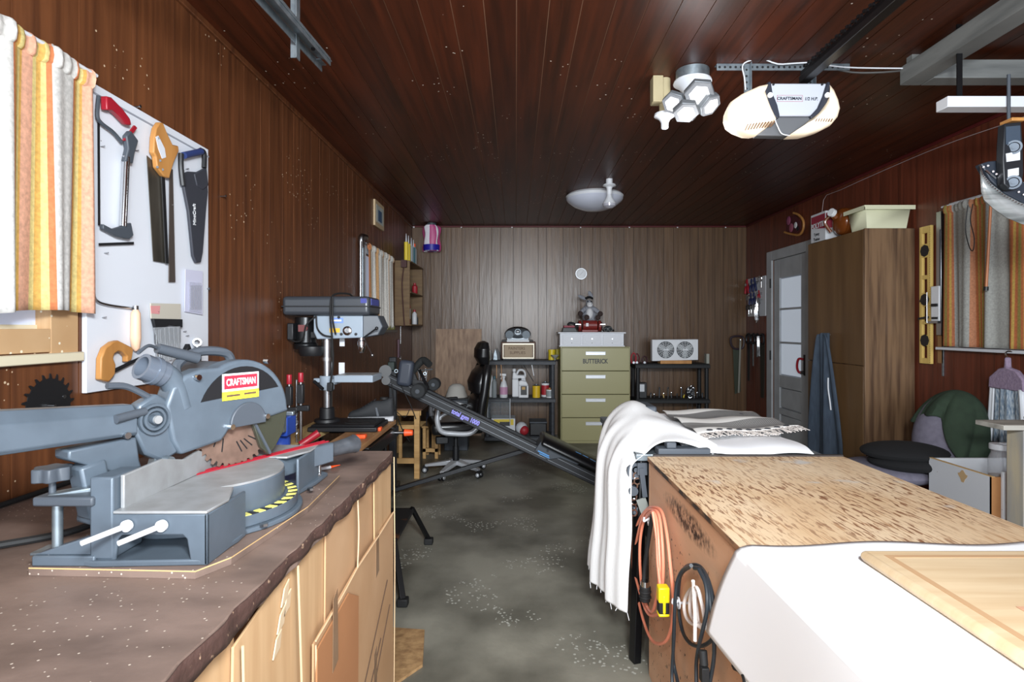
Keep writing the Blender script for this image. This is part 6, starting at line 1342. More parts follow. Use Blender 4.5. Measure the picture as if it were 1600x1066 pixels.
# ================================================================ CEILING
lampo = thing('led_lamp', 'lit white led garage lamp with five hexagonal panels on the ceiling', 'ceiling lamp', (.93,2.98,2.7))
c = V(.925,2.98,2.75)
MB().cyl(c,c+V(0,0,-.055),.085,n=26).to('junction_box', m_galv, lampo, bevel=.003); MB().lathe([(.095,0),(.098,.01),(.07,.03),(.05,.06),(.045,.09)],c+V(0,0,-.056),(0,0,-1),n=24).to('socket', m_white, lampo)
m_led = M('led_panel', (255,255,255), .4, emit=3.0)
m_alur = M('led_fins', (120,124,128), .5, .5)
def panel(ctr, nrm, r, up_, sx=1.0):
    nrm = Vector(nrm).normalized(); a = Vector(up_); a = (a-nrm*a.dot(nrm)).normalized(); b = nrm.cross(a); ctr = Vector(ctr)
    hexa = lambda rr,off: [ctr+nrm*off+a*(rr*math.cos(i*PI/3)*sx)+b*(rr*math.sin(i*PI/3)) for i in range(6)]
    h = MB().prism(hexa(r,-.028),nrm*.028).to('lamp_panel', m_alur, lampo, bevel=.003)
    MB().prism(hexa(r*.95,.0005),nrm*.006).to('panel_face', M('panel_rim', (120,122,126), .5), h); MB().prism(hexa(r*.66,.0068),nrm*.003).to('diffuser', m_led, h)
cc_ = c+V(0,-.02,-.20)
def q(px,py,y): return P(px,py,y)
panel(q(1093,148,2.84),(-.15,-.62,-.75),.078,(1,0,0)); panel(q(1052,162,2.92),(-.5,-.5,-.7),.062,(1,0,0)); panel(q(1072,176,2.82),(-.05,-.45,-.9),.066,(1,0,0)); panel(q(1110,165,2.86),(.45,-.5,-.75),.062,(1,.1,0)); panel(V(.93,3.12,2.56),(0,.6,-.8),.062,(1,0,0))
MB().ball(c+V(-.02,-.03,-.18),.05,.06,.05).to('lamp_hub', m_alur, lampo)
sk = thing('lamp_socket', 'empty white porcelain lamp holder on a wood block beside the led lamp', 'lamp holder', (.8,3.1,2.6))
p_ = P(1041,182,3.05)
MB().box(p_.x-.075,p_.x-.02,3.03,3.10,2.61,2.749).cyl((p_.x,3.08,2.749),(p_.x,3.08,2.56),.03).to('wood_block', M('raw_block', (160,148,116), .7), sk, bevel=.003); MB().lathe([(.055,0),(.057,.012),(.03,.03),(.02,.05),(.02,.075),(.016,.08)],V(p_.x,3.08,2.56),(0,0,-1)).to('porcelain', m_white, sk)
# opener
op = thing('garage_door_opener', 'grey and white garage door opener with two glowing lamp covers', 'garage door opener', (1.27,2.8,2.3))
oy = 2.62; 
def O(px,py,dy=0): v = P(px,py,oy); return V(v.x,v.y+dy,v.z)
m_opg = M('opener_silver', (176,180,190), .4); m_opd = M('opener_dark', (86,88,92), .5); m_opb = M('opener_navy', (38,42,54), .45)
m_glow = M('lens_glow', (255,236,208), .5, emit=.16); 
fr_ = [O(a,b) for a,b in ((1202,130),(1292,130),(1291,148),(1285,165),(1270,181),(1216,181),(1206,165),(1203,148))]
MB().prism(fr_,(0,.06,0)).to('front_cover', m_opg, op, bevel=.006)
MB().prism([O(a,b,.0605) for a,b in ((1206,131),(1290,131),(1286,160),(1270,176),(1218,176),(1208,160))],(0,.26,0)).to('rear_housing', m_opd, op, bevel=.006)
MB().prism([O(a,b,.004) for a,b in ((1214,182),(1272,182),(1250,202),(1232,212),(1182,211),(1196,200))],(0,.05,0)).to('chassis', m_opd, op, bevel=.006)
for pts in (((1199,129),(1203,129),(1206,148),(1213,165),(1217,182),(1214,187),(1207,182),(1199,165),(1194,145)),((1291,129),(1295,130),(1297,146),(1290,162),(1278,178),(1266,187),(1264,183),(1276,170),(1284,152))):
    MB().prism([O(a,b,-.012) for a,b in pts],(0,.05,0)).to('side_band', m_opb, op, bevel=.004)
def lens(pts,cx_):
    mb = MB(); n=len(pts); layers = []
    cen = sum((O(a,b) for a,b in pts),V(0,0,0))/n
    for dy,s in ((-.034,.50),(-.026,.78),(-.010,.95),(.01,1),(.04,.98),(.09,.88),(.12,.6)): layers.append([cen+(O(a,b)-cen)*s+V(0,dy,0) for a,b in pts])
    vs = [v for l in layers for v in l]; L=len(layers)
    mb.add(vs,[[j*n+i,j*n+(i+1)%n,(j+1)*n+(i+1)%n,(j+1)*n+i] for j in range(L-1) for i in range(n)]+[list(range(n))[::-1],list(range((L-1)*n,L*n))])
    return mb.to('lamp_cover', m_glow, op)
lens([(1200,131),(1186,134),(1160,146),(1143,158),(1137,170),(1136,182),(1140,194),(1152,203),(1170,210),(1183,211),(1198,200),(1213,187),(1206,172),(1199,155),(1195,142)],0)
lens([(1295,131),(1302,140),(1309,156),(1312,170),(1308,184),(1298,196),(1280,205),(1258,211),(1232,212),(1250,203),(1268,188),(1284,172),(1296,150)],0)
mb = MB()
for i in range(10): mb.bar(O(1160+i*4.6,207-i*.8,-.032+.002*i),O(1164+i*4.6,198-i*.5,-.036),.006,.003)
for i in range(7): mb.bar(O(1270+i*4,190+0*i,-.034),O(1268+i*4,194,-.034),.008,.003)
mb.sep('vent_slot', M('vent_tan', (120,90,66), .6), op)
for a,b in ((1201,151),(1290,151)): MB().cyl(O(a,b,-.012),O(a,b,-.020),.012).to('cover_knob', m_whitep, op)
for a,b in ((1208,132.5),(1284,132.5)): MB().cyl(O(a,b,-.001),O(a,b,-.006),.005).to('screw', m_black, op)
text('CRAFTSMAN', O(1233,154,-.0015), (1,0,0), (0,0,1), .112, .014, m_opb, op, off=.02); text('1/2 H.P.', O(1268,154.5,-.0015), (1,0,.0), (.15,0,1), .058, .015, m_opb, op, off=.02)
mb = MB(); k = .003
a0_, a1_ = O(1214,149), O(1254,159)
for (u0,u1,w0,w1) in ((a0_.x,a1_.x,a0_.z-.001,a0_.z),(a0_.x,a1_.x,a1_.z,a1_.z+.001),(a0_.x,a0_.x+.001,a1_.z,a0_.z),(a1_.x-.001,a1_.x,a1_.z,a0_.z)): mb.box(u0,u1,oy-.0012,oy-.0003,w0,w1)
mb.to('red_outline', m_red, op)
MB().tube([O(1207,188,-.02),O(1212,200,-.02),O(1220,210,-.01),O(1234,212,0)],.0025).to('pull_string', m_white, op)
# drive rail with chain toward the door
ra = P(1258,119,2.75); rx = 1.345
MB().box(rx-.022,rx+.022,-1.0,2.66,2.545,2.575).box(rx-.016,rx+.016,-1.0,2.66,2.575,2.60).to('drive_rail', m_blackm, op, bevel=.002)
def link(i,yy,side): pass
mb = MB()
for i in range(130):
    yy = .2+i*.0185
    for s in (-.03,.03): mb.box(rx+s-.004,rx+s+.004,yy,yy+.012,2.585+.006*(i%2),2.597+.006*(i%2))
mb.to('chain', m_blackm, op, kind='stuff')
# perforated angle
pa = thing('perforated_angle', 'long perforated steel angle across the ceiling above the opener', 'bracket', (1.3,2.9,2.7))
q0 = P(1120,99,2.9); q1 = P(1328,99,2.9)
MB().box(q0.x,q1.x,2.9,2.903,2.715,2.749).box(q0.x,q1.x,2.903,2.935,2.746,2.749).to('angle_bar', m_galv, pa)
mb = MB()
for i in range(24): x_ = q0.x+.014+i*(q1.x-q0.x-.02)/24; mb.cyl((x_,2.8995,2.731),(x_,2.899,2.731),.0065,n=10)
mb.to('hole', m_black, pa)
for px,zb_ in ((1168,2.50),(1268,2.50)):
    x_ = P(px,110,2.88).x; h = MB().box(x_-.014,x_+.014,2.888,2.891,zb_,2.74).box(x_+.011,x_+.014,2.86,2.888,zb_,2.74).to('hanger_strap', m_galv, pa); mb = MB()
    for i in range(7): mb.cyl((x_-.002,2.8875,zb_+.02+i*.032),(x_-.002,2.887,zb_+.02+i*.032),.006,n=8)
    mb.to('hole', m_black, h)
wire([P(1165,140,2.85),P(1163,120,2.86),P(1160,104,2.87),P(1168,96,2.87),P(1190,92,2.87),P(1215,100,2.87),P(1240,99,2.87),P(1270,98,2.85),P(1300,103,2.84),P(1340,106,2.84),P(1430,107,2.84)],'white_wire','white wire looping from the opener along the perforated angle',m_white,.0035)
wire([P(1290,104,2.93),P(1330,113,2.9),P(1380,113,2.86),P(1430,108,2.86)],'grey_wire','grey cable running from the opener rail to the grey ceiling beam',M('cable_grey', (70,68,66), .6),.005)
# dome light, bulb
dm = thing('dome_light', 'unlit white glass dome light on the ceiling at the back', 'ceiling light', (.8,5.75,2.7)); dxc = P(929,320,5.75).x
MB().lathe([(.27,0),(.29,.02),(.28,.045)],V(dxc,5.75,2.75),(0,0,-1),n=36).to('dome_base', m_white, dm); MB().lathe([(.285,.046),(.27,.07),(.21,.115),(.12,.15),(.0,.165)],V(dxc,5.75,2.75),(0,0,-1),n=36).to('glass_dome', M('dome_glass', (205,210,225), .25), dm)
bl = thing('bulb_holder', 'white lamp holder with a reflector bulb hanging before the dome light', 'lamp holder', (.83,5.05,2.7)); bxc = P(952,300,5.15).x
MB().cyl((bxc,5.15,2.75),(bxc,5.15,2.70),.03).lathe([(.055,.05),(.06,.062),(.03,.075),(.024,.09),(.024,.14)],V(bxc,5.15,2.75),(0,0,-1)).to('holder', m_white, bl)
MB().lathe([(.02,.14),(.03,.17),(.058,.215),(.062,.225)],V(bxc,5.15,2.75),(0,0,-1),n=24).to('bulb_body', m_white, bl); MB().lathe([(.061,.2255),(.058,.245),(.03,.262),(0,.265)],V(bxc,5.15,2.75),(0,0,-1),n=24).to('bulb_glass', M('bulb_glass', (170,170,180), .1, emit=.0), bl)
# garage door track, left
tk = thing('door_track', 'galvanised garage door track with perforated hanger at the upper left', 'door track', (-.72,1.5,2.4))
e_ = P(505,92,2.25); f_ = P(395,-35,1.62)
dirn = (f_-e_).normalized(); f2 = e_+dirn*2.0
MB().bar(e_,f2,.07,.004,up=(.3,0,1)).bar(e_+V(.028,0,-.012),f2+V(.028,0,-.012),.003,.03).bar(e_+V(-.028,0,-.012)-dirn*.07,f2+V(-.028,0,-.012),.003,.03).bar(e_-dirn*.07+V(-.02,0,0),e_+V(-.02,0,0),.02,.004).to('track', m_galv, tk)
hx = P(467,90,2.05); MB().box(hx.x-.03,hx.x+.0,2.05,2.053,hx.z,ZC).box(hx.x,hx.x+.003,2.02,2.053,hx.z-.012,ZC).to('hanger', m_galv, tk)
h2 = P(455,45,2.0); MB().bar(h2,h2+V(-.2,-.62,.12),.022,.004).to('brace_strap', m_galv, tk)
mb = MB()
for i in range(8): mb.cyl((hx.x-.003+.0065,2.036,hx.z+.02+i*.04),(hx.x+.0035,2.036,hx.z+.02+i*.04),.005,n=8)
mb.cyl(e_+dirn*.12+V(0,0,-.004),e_+dirn*.12+V(0,0,-.010),.008,n=8); mb.sep('bolt', m_black, tk)
# grey beams, white beam
m_beam = M('grey_beam', (120,122,120), .75, col2=(96,98,97), scale=(3,3,26), detail=7, bump=.2)
MB().box(1.93,2.03,.9,2.86,2.62,2.71).to('ceiling_beam', m_beam, label='weathered grey beam running toward the camera at the upper right', cat='beam', bevel=.003)
MB().box(2.035,XR-.02,2.77,2.86,2.62,2.71).to('ceiling_beam', m_beam, label='weathered grey beam running crosswise to the right wall', cat='beam', bevel=.003)
MB().box(1.95,2.0,2.80,2.84,2.711,2.749).box(2.8,2.85,2.80,2.84,2.711,2.749).to('beam_spacer', m_beam, label='short dark spacers between the grey beams and the ceiling', cat='spacer')
q0 = P(1481,154,2.45)
MB().box(q0.x,XR-.05,2.45,2.52,q0.z-.035,q0.z+.012).to('white_rail', m_white, label='white painted wooden rail hanging below the grey beams', cat='rail', bevel=.003)
x_ = P(1493,130,2.55).x; MB().box(x_-.012,x_+.012,2.525,2.53,q0.z-.03,ZC).to('hanging_strap', m_blackm, label='black metal strap carrying the left end of the white rail', cat='strap')
rx_ = P(1577,150,2.44).x; rz = q0.z
MB().cyl((rx_,2.443,rz+.10),(rx_,2.443,rz-.115),.007,n=10).to('threaded_rod', m_greyd, label='threaded rod through the white rail holding up the hanging stereo', cat='rod')
# hanging stereo
hf = thing('hanging_stereo', 'black portable stereo with a clear curved front hanging by the right curtain', 'stereo', (2.15,2.5,1.9))
fy_ = 2.40
def G(px,py,y=fy_): return P(px,py,y)
m_clr = M('smoked_clear', (176,180,180), .14, .3, col2=(104,108,108), scale=(4,4,60), coat=.6)
top = [(1533,256),(1545,252),(1566,250),(1580,262),(1600,285),(1640,300),(1660,318),(1640,335),(1600,318),(1570,302),(1548,282)]
MB().prism([G(a,b,2.34) for a,b in top],(0,.035,0)).to('control_deck', M('deck_dark', (44,50,60), .4), hf, bevel=.004)
mb = MB(); n=16; vs=[]
arcp = [(1531,258),(1536,272),(1548,287),(1568,303),(1592,316),(1620,326),(1650,332)]
arcb = [(1533,300),(1537,312),(1552,326),(1572,340),(1596,350),(1620,356),(1650,358)]
vs = [G(a,b,2.335) for a,b in arcp]+[G(a,b,2.35) for a,b in arcb]; k=len(arcp)
mb.add(vs,[[i,i+1,i+1+k,i+k] for i in range(k-1)]); mb.to('clear_front', m_clr, hf, solid=.006)
MB().prism([G(a+14,b-6,2.36) for a,b in arcp]+[G(a+16,b-22,2.37) for a,b in arcb[::-1]],(0,.035,0)).to('rear_shell', m_black, hf, bevel=.004)
mb = MB()
for i in range(34):
    t = i/33*(k-1); j=min(int(t),k-2); w_=t-j; p=G(arcp[j][0]*(1-w_)+arcp[j+1][0]*w_,arcp[j][1]*(1-w_)+arcp[j+1][1]*w_+2,2.325); mb.ball(p,.0035,n=6)
mb.to('bead_trim', m_chrome, hf)
mb = MB().bar(G(1540,266,2.335),G(1556,279,2.335),.004,.006)
for a,b in ((1537,261),(1544,259),(1552,268),(1557,272),(1560,265),(1563,275),(1565,269),(1592,300),(1600,304)): mb.cyl(G(a,b,2.336),G(a,b,2.33),.004)
mb.to('buttons', m_chrome, hf)
MB().prism([G(a,b,2.30) for a,b in ((1570,193),(1596,190),(1599,230),(1600,270),(1597,288),(1588,296),(1578,296),(1569,288),(1567,250),(1568,225))],(0,.035,0)).to('remote_arm', M('arm_black', (30,33,38), .4), hf, bevel=.004)
MB().prism([G(a,b,2.297) for a,b in ((1572,198),(1594,196),(1595,222),(1572,226))],(0,.002,0)).to('screen', M('screen_blue', (66,78,92), .15), hf)
for a,b in ((1584,230),(1583,285)): MB().ring(G(a,b,2.30),G(a,b,2.29),.027,.020).cyl(G(a,b,2.30),G(a,b,2.292),.017).cyl(G(a,b,2.292),G(a,b,2.288),.007).to('dial', M('dial_grey', (74,84,96), .3, .3), hf)
MB().prism([G(a,b,2.297) for a,b in ((1572,240),(1594,236),(1594,250),(1573,253))],(0,.002,0)).prism([G(a,b,2.297) for a,b in ((1575,265),(1592,262),(1592,274),(1575,277))],(0,.002,0)).to('paper_label', m_white, hf)
MB().cb(G(1582,190,2.33),.055,.06,.014).to('wood_strip', m_tanw, hf, bevel=.002)
MB().cyl(G(1582,190,2.35),(rx_,2.443,rz-.115),.006).to('link_rod', m_greyd, hf)

# ================================================================ RIGHT FOREGROUND: plywood box
m_plyt = M('worn_plywood_top', (222,184,140), .5, col2=(168,118,76), scale=(1.7,15,10), detail=8, ramp=(.50,.72), bump=.12, bscale=(3,34,30), specks=((140,104,76), 22, .08, .58))
m_side = M('plywood_side', (224,180,146), .5, col2=(208,158,122), scale=(6,1.2,9), detail=6, bump=.05, specks=((226,196,170), 22, .07, .60))
def stain_side():
    m = m_side; nt = m.node_tree; N = nt.nodes; L = nt.links; b = N['Principled BSDF']; src = b.inputs['Base Color'].links[0].from_socket
    geo = N.new('ShaderNodeNewGeometry'); sp = N.new('ShaderNodeSeparateXYZ'); L.new(geo.outputs['Position'], sp.inputs[0])
    def mth(op, a, c=None, d=None):
        n = N.new('ShaderNodeMath'); n.operation = op
        for i, x in enumerate((a, c)):
            if x is None: continue
            if isinstance(x, (int, float)): n.inputs[i].default_value = x
            else: L.new(x, n.inputs[i])
        return n.outputs[0]
    # greasy hand-worn band just under the top edge, centred 0.085 m below it
    dz_ = mth('DIVIDE', mth('SUBTRACT', sp.outputs['Z'], .792), .034); dy_ = mth('DIVIDE', mth('SUBTRACT', sp.outputs['Y'], 1.80), .21)
    r2 = mth('ADD', mth('MULTIPLY', dz_, dz_), mth('MULTIPLY', dy_, dy_)); g_ = mth('SUBTRACT', 1.9, r2)
    nz = N.new('ShaderNodeTexNoise'); nz.inputs['Scale'].default_value = 62; nz.inputs['Detail'].default_value = 8; L.new(geo.outputs['Position'], nz.inputs['Vector'])
    k = mth('MULTIPLY', g_, mth('MULTIPLY', mth('SUBTRACT', nz.outputs['Fac'], .34), 2.6)); cl = N.new('ShaderNodeClamp'); L.new(k, cl.inputs[0])
    mx = N.new('ShaderNodeMix'); mx.data_type = 'RGBA'; L.new(cl.outputs[0], mx.inputs[0]); L.new(src, mx.inputs[6]); mx.inputs[7].default_value = lin((58,44,36)); L.new(mx.outputs[2], b.inputs['Base Color'])
def worn_top():
    m = m_plyt; nt = m.node_tree; N = nt.nodes; L = nt.links; b = N['Principled BSDF']; geo = N.new('ShaderNodeNewGeometry')
    def nz(sc, det=4, dist=0):
        mp = N.new('ShaderNodeMapping'); mp.inputs['Scale'].default_value = sc; L.new(geo.outputs['Position'], mp.inputs[0]); n = N.new('ShaderNodeTexNoise'); n.inputs['Scale'].default_value = 1; n.inputs['Detail'].default_value = det; n.inputs['Distortion'].default_value = dist; L.new(mp.outputs[0], n.inputs['Vector']); return n.outputs['Fac']
    def mr(x, a, c):
        r = N.new('ShaderNodeMapRange'); r.inputs[1].default_value = a; r.inputs[2].default_value = c; L.new(x, r.inputs[0]); return r.outputs[0]
    def mix(f, a, c):
        mx = N.new('ShaderNodeMix'); mx.data_type = 'RGBA'; L.new(f, mx.inputs[0])
        for i, v in ((6, a), (7, c)):
            if isinstance(v, tuple): mx.inputs[i].default_value = lin(v)
            else: L.new(v, mx.inputs[i])
        return mx.outputs[2]
    base = mix(mr(nz((3, 2, 1), 5), .35, .65), (228,204,172), (212,180,142))
    dash = mr(nz((105, 17, 1), 3, .5), .53, .60); mask = mr(nz((2.4, 2.0, 1), 4), .38, .60)
    mm = N.new('ShaderNodeMath'); mm.operation = 'MULTIPLY'; L.new(dash, mm.inputs[0]); L.new(mask, mm.inputs[1])
    c1 = mix(mm.outputs[0], base, (136,94,66)); c2 = mix(mr(nz((160, 9, 1), 3), .56, .70), c1, (178,136,98)); c3 = mix(mr(nz((5, 7, 1), 5), .66, .74), c2, (206,200,192))
    L.new(c3, b.inputs['Base Color'])
m_ebl = M('dark_worn_edge', (150,110,80), .6, col2=(52,42,36), scale=(20,8,20), ramp=(.45,.55))
stain_side(); worn_top()
bz_ = .88; fx0_, fx1_, fy0_, fy1_ = .538, 1.32, .42, 2.30
pbx = thing('plywood_cabinet', 'large plywood box bench with worn varnished top at the right front', 'workbench', (.93,1.4,0))
MB().box(fx0_,fx0_+.018,fy0_,fy1_-.018,.0,bz_-.0185).to('side_panel', m_side, pbx, bevel=.001); MB().box(fx1_-.018,fx1_,fy0_,fy1_-.018,.0,bz_-.0185).to('side_panel', m_side, pbx, bevel=.001)
MB().box(fx0_,fx1_,fy1_-.0178,fy1_,.0,bz_-.0185).to('end_panel', m_side, pbx, bevel=.001); MB().box(fx0_+.0185,fx1_-.0185,fy0_,fy0_+.018,0,bz_-.0185).to('end_panel', m_side, pbx)
MB().box(fx0_-.006,fx1_+.006,fy0_,fy1_+.003,bz_-.018,bz_-.002).to('top_core', m_ebl, pbx, bevel=.002); MB().box(fx0_-.006,fx1_+.006,fy0_,fy1_+.003,bz_-.0018,bz_).to('top_face', m_plyt, pbx)
m_gr_ = M('grease_stain', (110,76,56), .6, col2=(40,32,28), scale=(30,18,30), ramp=(.45,.6), bump=.2)
mb = MB(); random.seed(9)
st_ = [(2.05,-.065),(1.97,-.058),(1.87,-.052),(1.77,-.05),(1.67,-.055),(1.60,-.07),(1.62,-.10),(1.70,-.118),(1.80,-.112),(1.90,-.115),(2.0,-.10),(2.07,-.085)]
mb.prism([(fx0_-.0012,y,bz_+z) for y,z in st_],(.0008,0,0)); 
m_mold = M('dark_strip', (50,44,42), .5); MB().box(fx0_+.02,fx1_+.006,fy1_+.0035,fy1_+.02,bz_-.02,bz_+.006).to('rear_strip', m_mold, pbx)
# hooks and cords
def hook(y,z,lab): MB().cyl((fx0_,y,z),(fx0_-.03,y,z),.004).ring((fx0_-.03,y,z),(fx0_-.034,y,z),.018,.011,16).tube([(fx0_-.03,y-.005,z+.012),(fx0_-.05,y-.004,z+.0),(fx0_-.048,y,z+.014)],.004).to('screw_hook', m_white, label=lab, cat='hook')
hook(2.17,.665,'white screw hook carrying the orange extension cord'); hook(1.77,.545,'white screw hook carrying the black cable loops')
m_or = M('orange_cord', (238,146,116), .4)
oc = thing('orange_extension_cord', 'coiled orange extension cord hanging on the plywood box side', 'extension cord', (.5,2.15,.3))
def Cd(px,py,x0): 
    y = F*x0/(px-VX); return V(x0,y,H-(py-VY)/F*y)
def loop(pts, x0, mat, nm, par, r=.0055, closed=True):
    q_ = [Cd(a,b,x0+.004*math.sin(i*1.7)) for i,(a,b) in enumerate(pts)]; MB().tube(q_,r,8,closed=closed).to(nm, mat, par)
loop([(1022,793),(1034,800),(1042,835),(1048,890),(1052,940),(1048,985),(1036,1005),(1018,1000),(1004,965),(992,910),(988,865),(996,820),(1010,797)],.510,m_or,'cord_loop',oc)
loop([(1020,797),(1030,806),(1035,850),(1036,900),(1032,950),(1022,962),(1010,955),(998,920),(990,880),(998,830),(1008,802)],.502,m_or,'cord_loop',oc)
loop([(1018,800),(1026,812),(1030,860),(1030,905),(1020,955),(1008,940),(1001,900),(1000,850),(1006,815)],.494,m_or,'cord_loop',oc)
loop([(1020,800),(1026,840),(1028,880),(1032,920)],.488,m_or,'cord_end',oc,closed=False)
loop([(1019,806),(1014,840),(1008,880),(1006,905)],.486,m_rubber,'black_lead',oc,r=.008,closed=False)
a = Cd(1008,908,.482); MB().cyl(a,a+V(0,0,-.02),.017,n=14).to('plug_collar', m_chrome, oc); MB().cyl(a+V(0,0,-.02),a+V(0,0,-.075),.021,.019,14).ring(a+V(0,0,-.035),a+V(0,0,-.042),.023,.018,14).ring(a+V(0,0,-.055),a+V(0,0,-.062),.023,.018,14).to('black_plug', m_rubber, oc, bevel=.003)
a = Cd(1036,918,.482); MB().cb(a+V(0,0,-.02),.036,.036,.05).cb(a+V(0,0,-.05),.010,.039,.06).cb(a+V(0,0,-.085),.036,.036,.010).to('yellow_connector', M('connector_yellow', (240,214,20), .4), oc, bevel=.004); MB().cb(a+V(0,0,-.062),.034,.034,.04).to('connector_body', m_rubber, oc, bevel=.004)
bc2 = thing('black_cable', 'coiled black cable with a plug hanging on the plywood box side', 'cable', (.5,1.75,.2)); m_blc = M('black_cable', (40,46,52), .4)
loop([(1082,883),(1094,886),(1106,905),(1116,945),(1119,980),(1112,1000),(1095,1010),(1078,1005),(1066,985),(1060,945),(1062,905),(1071,887)],.512,m_blc,'cable_loop',bc2)
loop([(1085,888),(1098,892),(1107,920),(1113,970),(1116,1020),(1110,1062),(1103,1090)],.503,m_blc,'cable_strand',bc2,closed=False)
loop([(1078,886),(1064,898),(1056,930),(1053,980),(1052,1030),(1058,1062),(1064,1090)],.503,m_blc,'cable_strand',bc2,closed=False)
loop([(1080,884),(1066,892),(1057,915),(1054,960),(1053,1000),(1050,1050),(1052,1090)],.493,m_blc,'cable_strand',bc2,closed=False)
loop([(1092,890),(1103,915),(1105,950),(1098,985),(1092,1010),(1088,1040),(1089,1090)],.492,m_blc,'cable_strand',bc2,closed=False)
a = Cd(1098,1016,.49); MB().cyl(a,a+V(0,-.01,-.035),.011).cb(a+V(0,-.012,-.055),.02,.026,.04).cyl(a+V(0,-.012,-.075),a+V(0,-.014,-.09),.002).to('plug', m_rubber, bc2, bevel=.003)
wc = thing('white_cord_bundle', 'small bundle of white cord tied inside the black cable loops', 'cord', (.5,1.75,.35)); m_wc = M('white_cord', (228,218,212), .5)
for k,pts in enumerate((((1082,920),(1072,932),(1069,950),(1074,968),(1086,974),(1084,940)),((1084,922),(1094,934),(1099,955),(1101,975),(1092,974),(1088,945)),((1082,922),(1078,940),(1080,962),(1094,980),(1104,978),(1098,950),(1090,920)),((1086,925),(1086,950),(1088,975)))): loop(pts,.505-.004*k,m_wc,'cord_loop',wc,r=.0052,closed=k<3)
loop([(1083,908),(1084,922),(1086,960),(1086,1002)],.488,m_wc,'cord_end',wc,closed=False,r=.005)
loop([(1150,1040),(1160,1046),(1168,1060),(1170,1090)],.512,m_rubber,'dark_loop',bc2,r=.012,closed=False)
# white sheet over the near end
m_sheet = M('white_sheet', (242,243,246), .85)
ws = thing('white_cloth', 'smooth white cloth over the near end of the plywood box', 'cloth', (.95,.9,bz_))
def she(u,v):
    # u: 0 hang bottom on aisle side -> 1 right; v: 0 near -> 1 far
    yf = 1.345+.015*math.sin(u*14)+.02*u; 
    y = .40+(yf-.40)*v; s_ = u*1.42
    hang = .215*(.55+.45*min(1,max(0,1-abs(v-1.0)*1.0)))+.03
    hl = .34
    if s_ < hl:
        k = 1-s_/hl; drop = k*.25; yy = y+(.105*k*v); 
        return V(fx0_-.016-.010*math.sin(v*7)*k-.03*k*v, yy, bz_-.003-drop)
    x = fx0_-.012+(s_-hl)/(1.42-hl)*(fx1_-fx0_+.02)
    r = min(1,(s_-hl)/.05); return V(x, y, bz_+.007-.010*(1-r)**2+.0012*math.sin(x*9+y*7))
MB().grid(she,90,50).to('sheet', m_sheet, ws, solid=.003)
cbd = thing('cutting_board', 'thick pale wooden cutting board with juice groove on the white cloth', 'cutting board', (1.0,.95,bz_))
m_cb = M('maple_board', (208,184,150), .42, col2=(194,166,130), scale=(3,40,3), detail=5); z0_ = bz_+.0105
xa,xb,ya2,yb2 = .752,1.30,.62,1.25
MB().box(xa,xb,ya2,yb2,z0_,z0_+.024).to('board_body', m_cb, cbd, bevel=.012, seg=3)
m_cbd = M('board_groove', (182,146,110), .5)
for a_ in ((xa+.035,xb-.035,yb2-.047,yb2-.033),(xa+.035,xa+.048,ya2+.03,yb2-.047),(xb-.048,xb-.035,ya2+.03,yb2-.047)): MB().box(*a_,z0_+.0235,z0_+.0246).to('juice_groove', m_cbd, cbd)
MB().box(.87,1.12,.965,.99,z0_+.0242,z0_+.0256).to('hand_slot', M('slot_pink_tan', (196,150,122), .5), cbd, bevel=.0006)
MB().box(.885,.91,.978,.986,z0_+.0257,z0_+.026).to('slot_mark', m_whitep, cbd)

# ================================================================ TABLE SAW under cloths
ts = thing('table_saw', 'table saw with grey metal top and dark stand hidden under white cloths', 'table saw', (.9,2.9,0))
MB().box(.50,1.28,2.37,3.38,.845,.875).to('saw_table', m_galv, ts, bevel=.004); MB().box(.56,1.2,2.42,3.3,.50,.8445).to('cabinet', m_black, ts, bevel=.006)
for x_,y_ in ((.50,2.37),(1.22,2.37),(.50,3.30),(1.22,3.30)): MB().bar((x_+.03,y_+.03,.845),(x_+.0,y_+.02,.0),.045,.035).to('stand_leg', m_blackm, ts, bevel=.004)
MB().box(.49,.56,2.38,2.75,.62,.65).to('side_shelf', m_greyd, ts, bevel=.004)
MB().cyl((.50,2.38,.80),(.50,2.50,.80),.035).cyl((.49,2.37,.72),(.50,2.52,.72),.02).box(.505,.545,2.36,2.369,.79,.84).bar((.535,2.36,.70),(.52,2.36,.82),.012,.02).to('motor_mount', m_greyd, ts)
mb = MB(); random.seed(4)
for i in range(9):
    z_ = .63+i*.022; x_ = .488+.02*random.random(); mb.ring((x_,2.372+.004*(i%3),z_),(x_,2.378+.004*(i%3),z_),.016,.010,10)
mb.to('metal_links', m_chrome, ts); MB().bar((.545,2.37,.62),(.52,2.37,.69),.006,.04).to('grey_tag', M('tag_grey', (130,134,130), .5), ts)
MB().box(.60,.72,2.9,3.1,.876,1.0).to('blade_guard', m_greyd, ts, bevel=.01)
MB().box(.585,.80,2.305+.03,2.40,.878,.905).box(.62,.66,2.335,2.38,.9055,.93).to('fence_head', m_greyd, ts, bevel=.004)
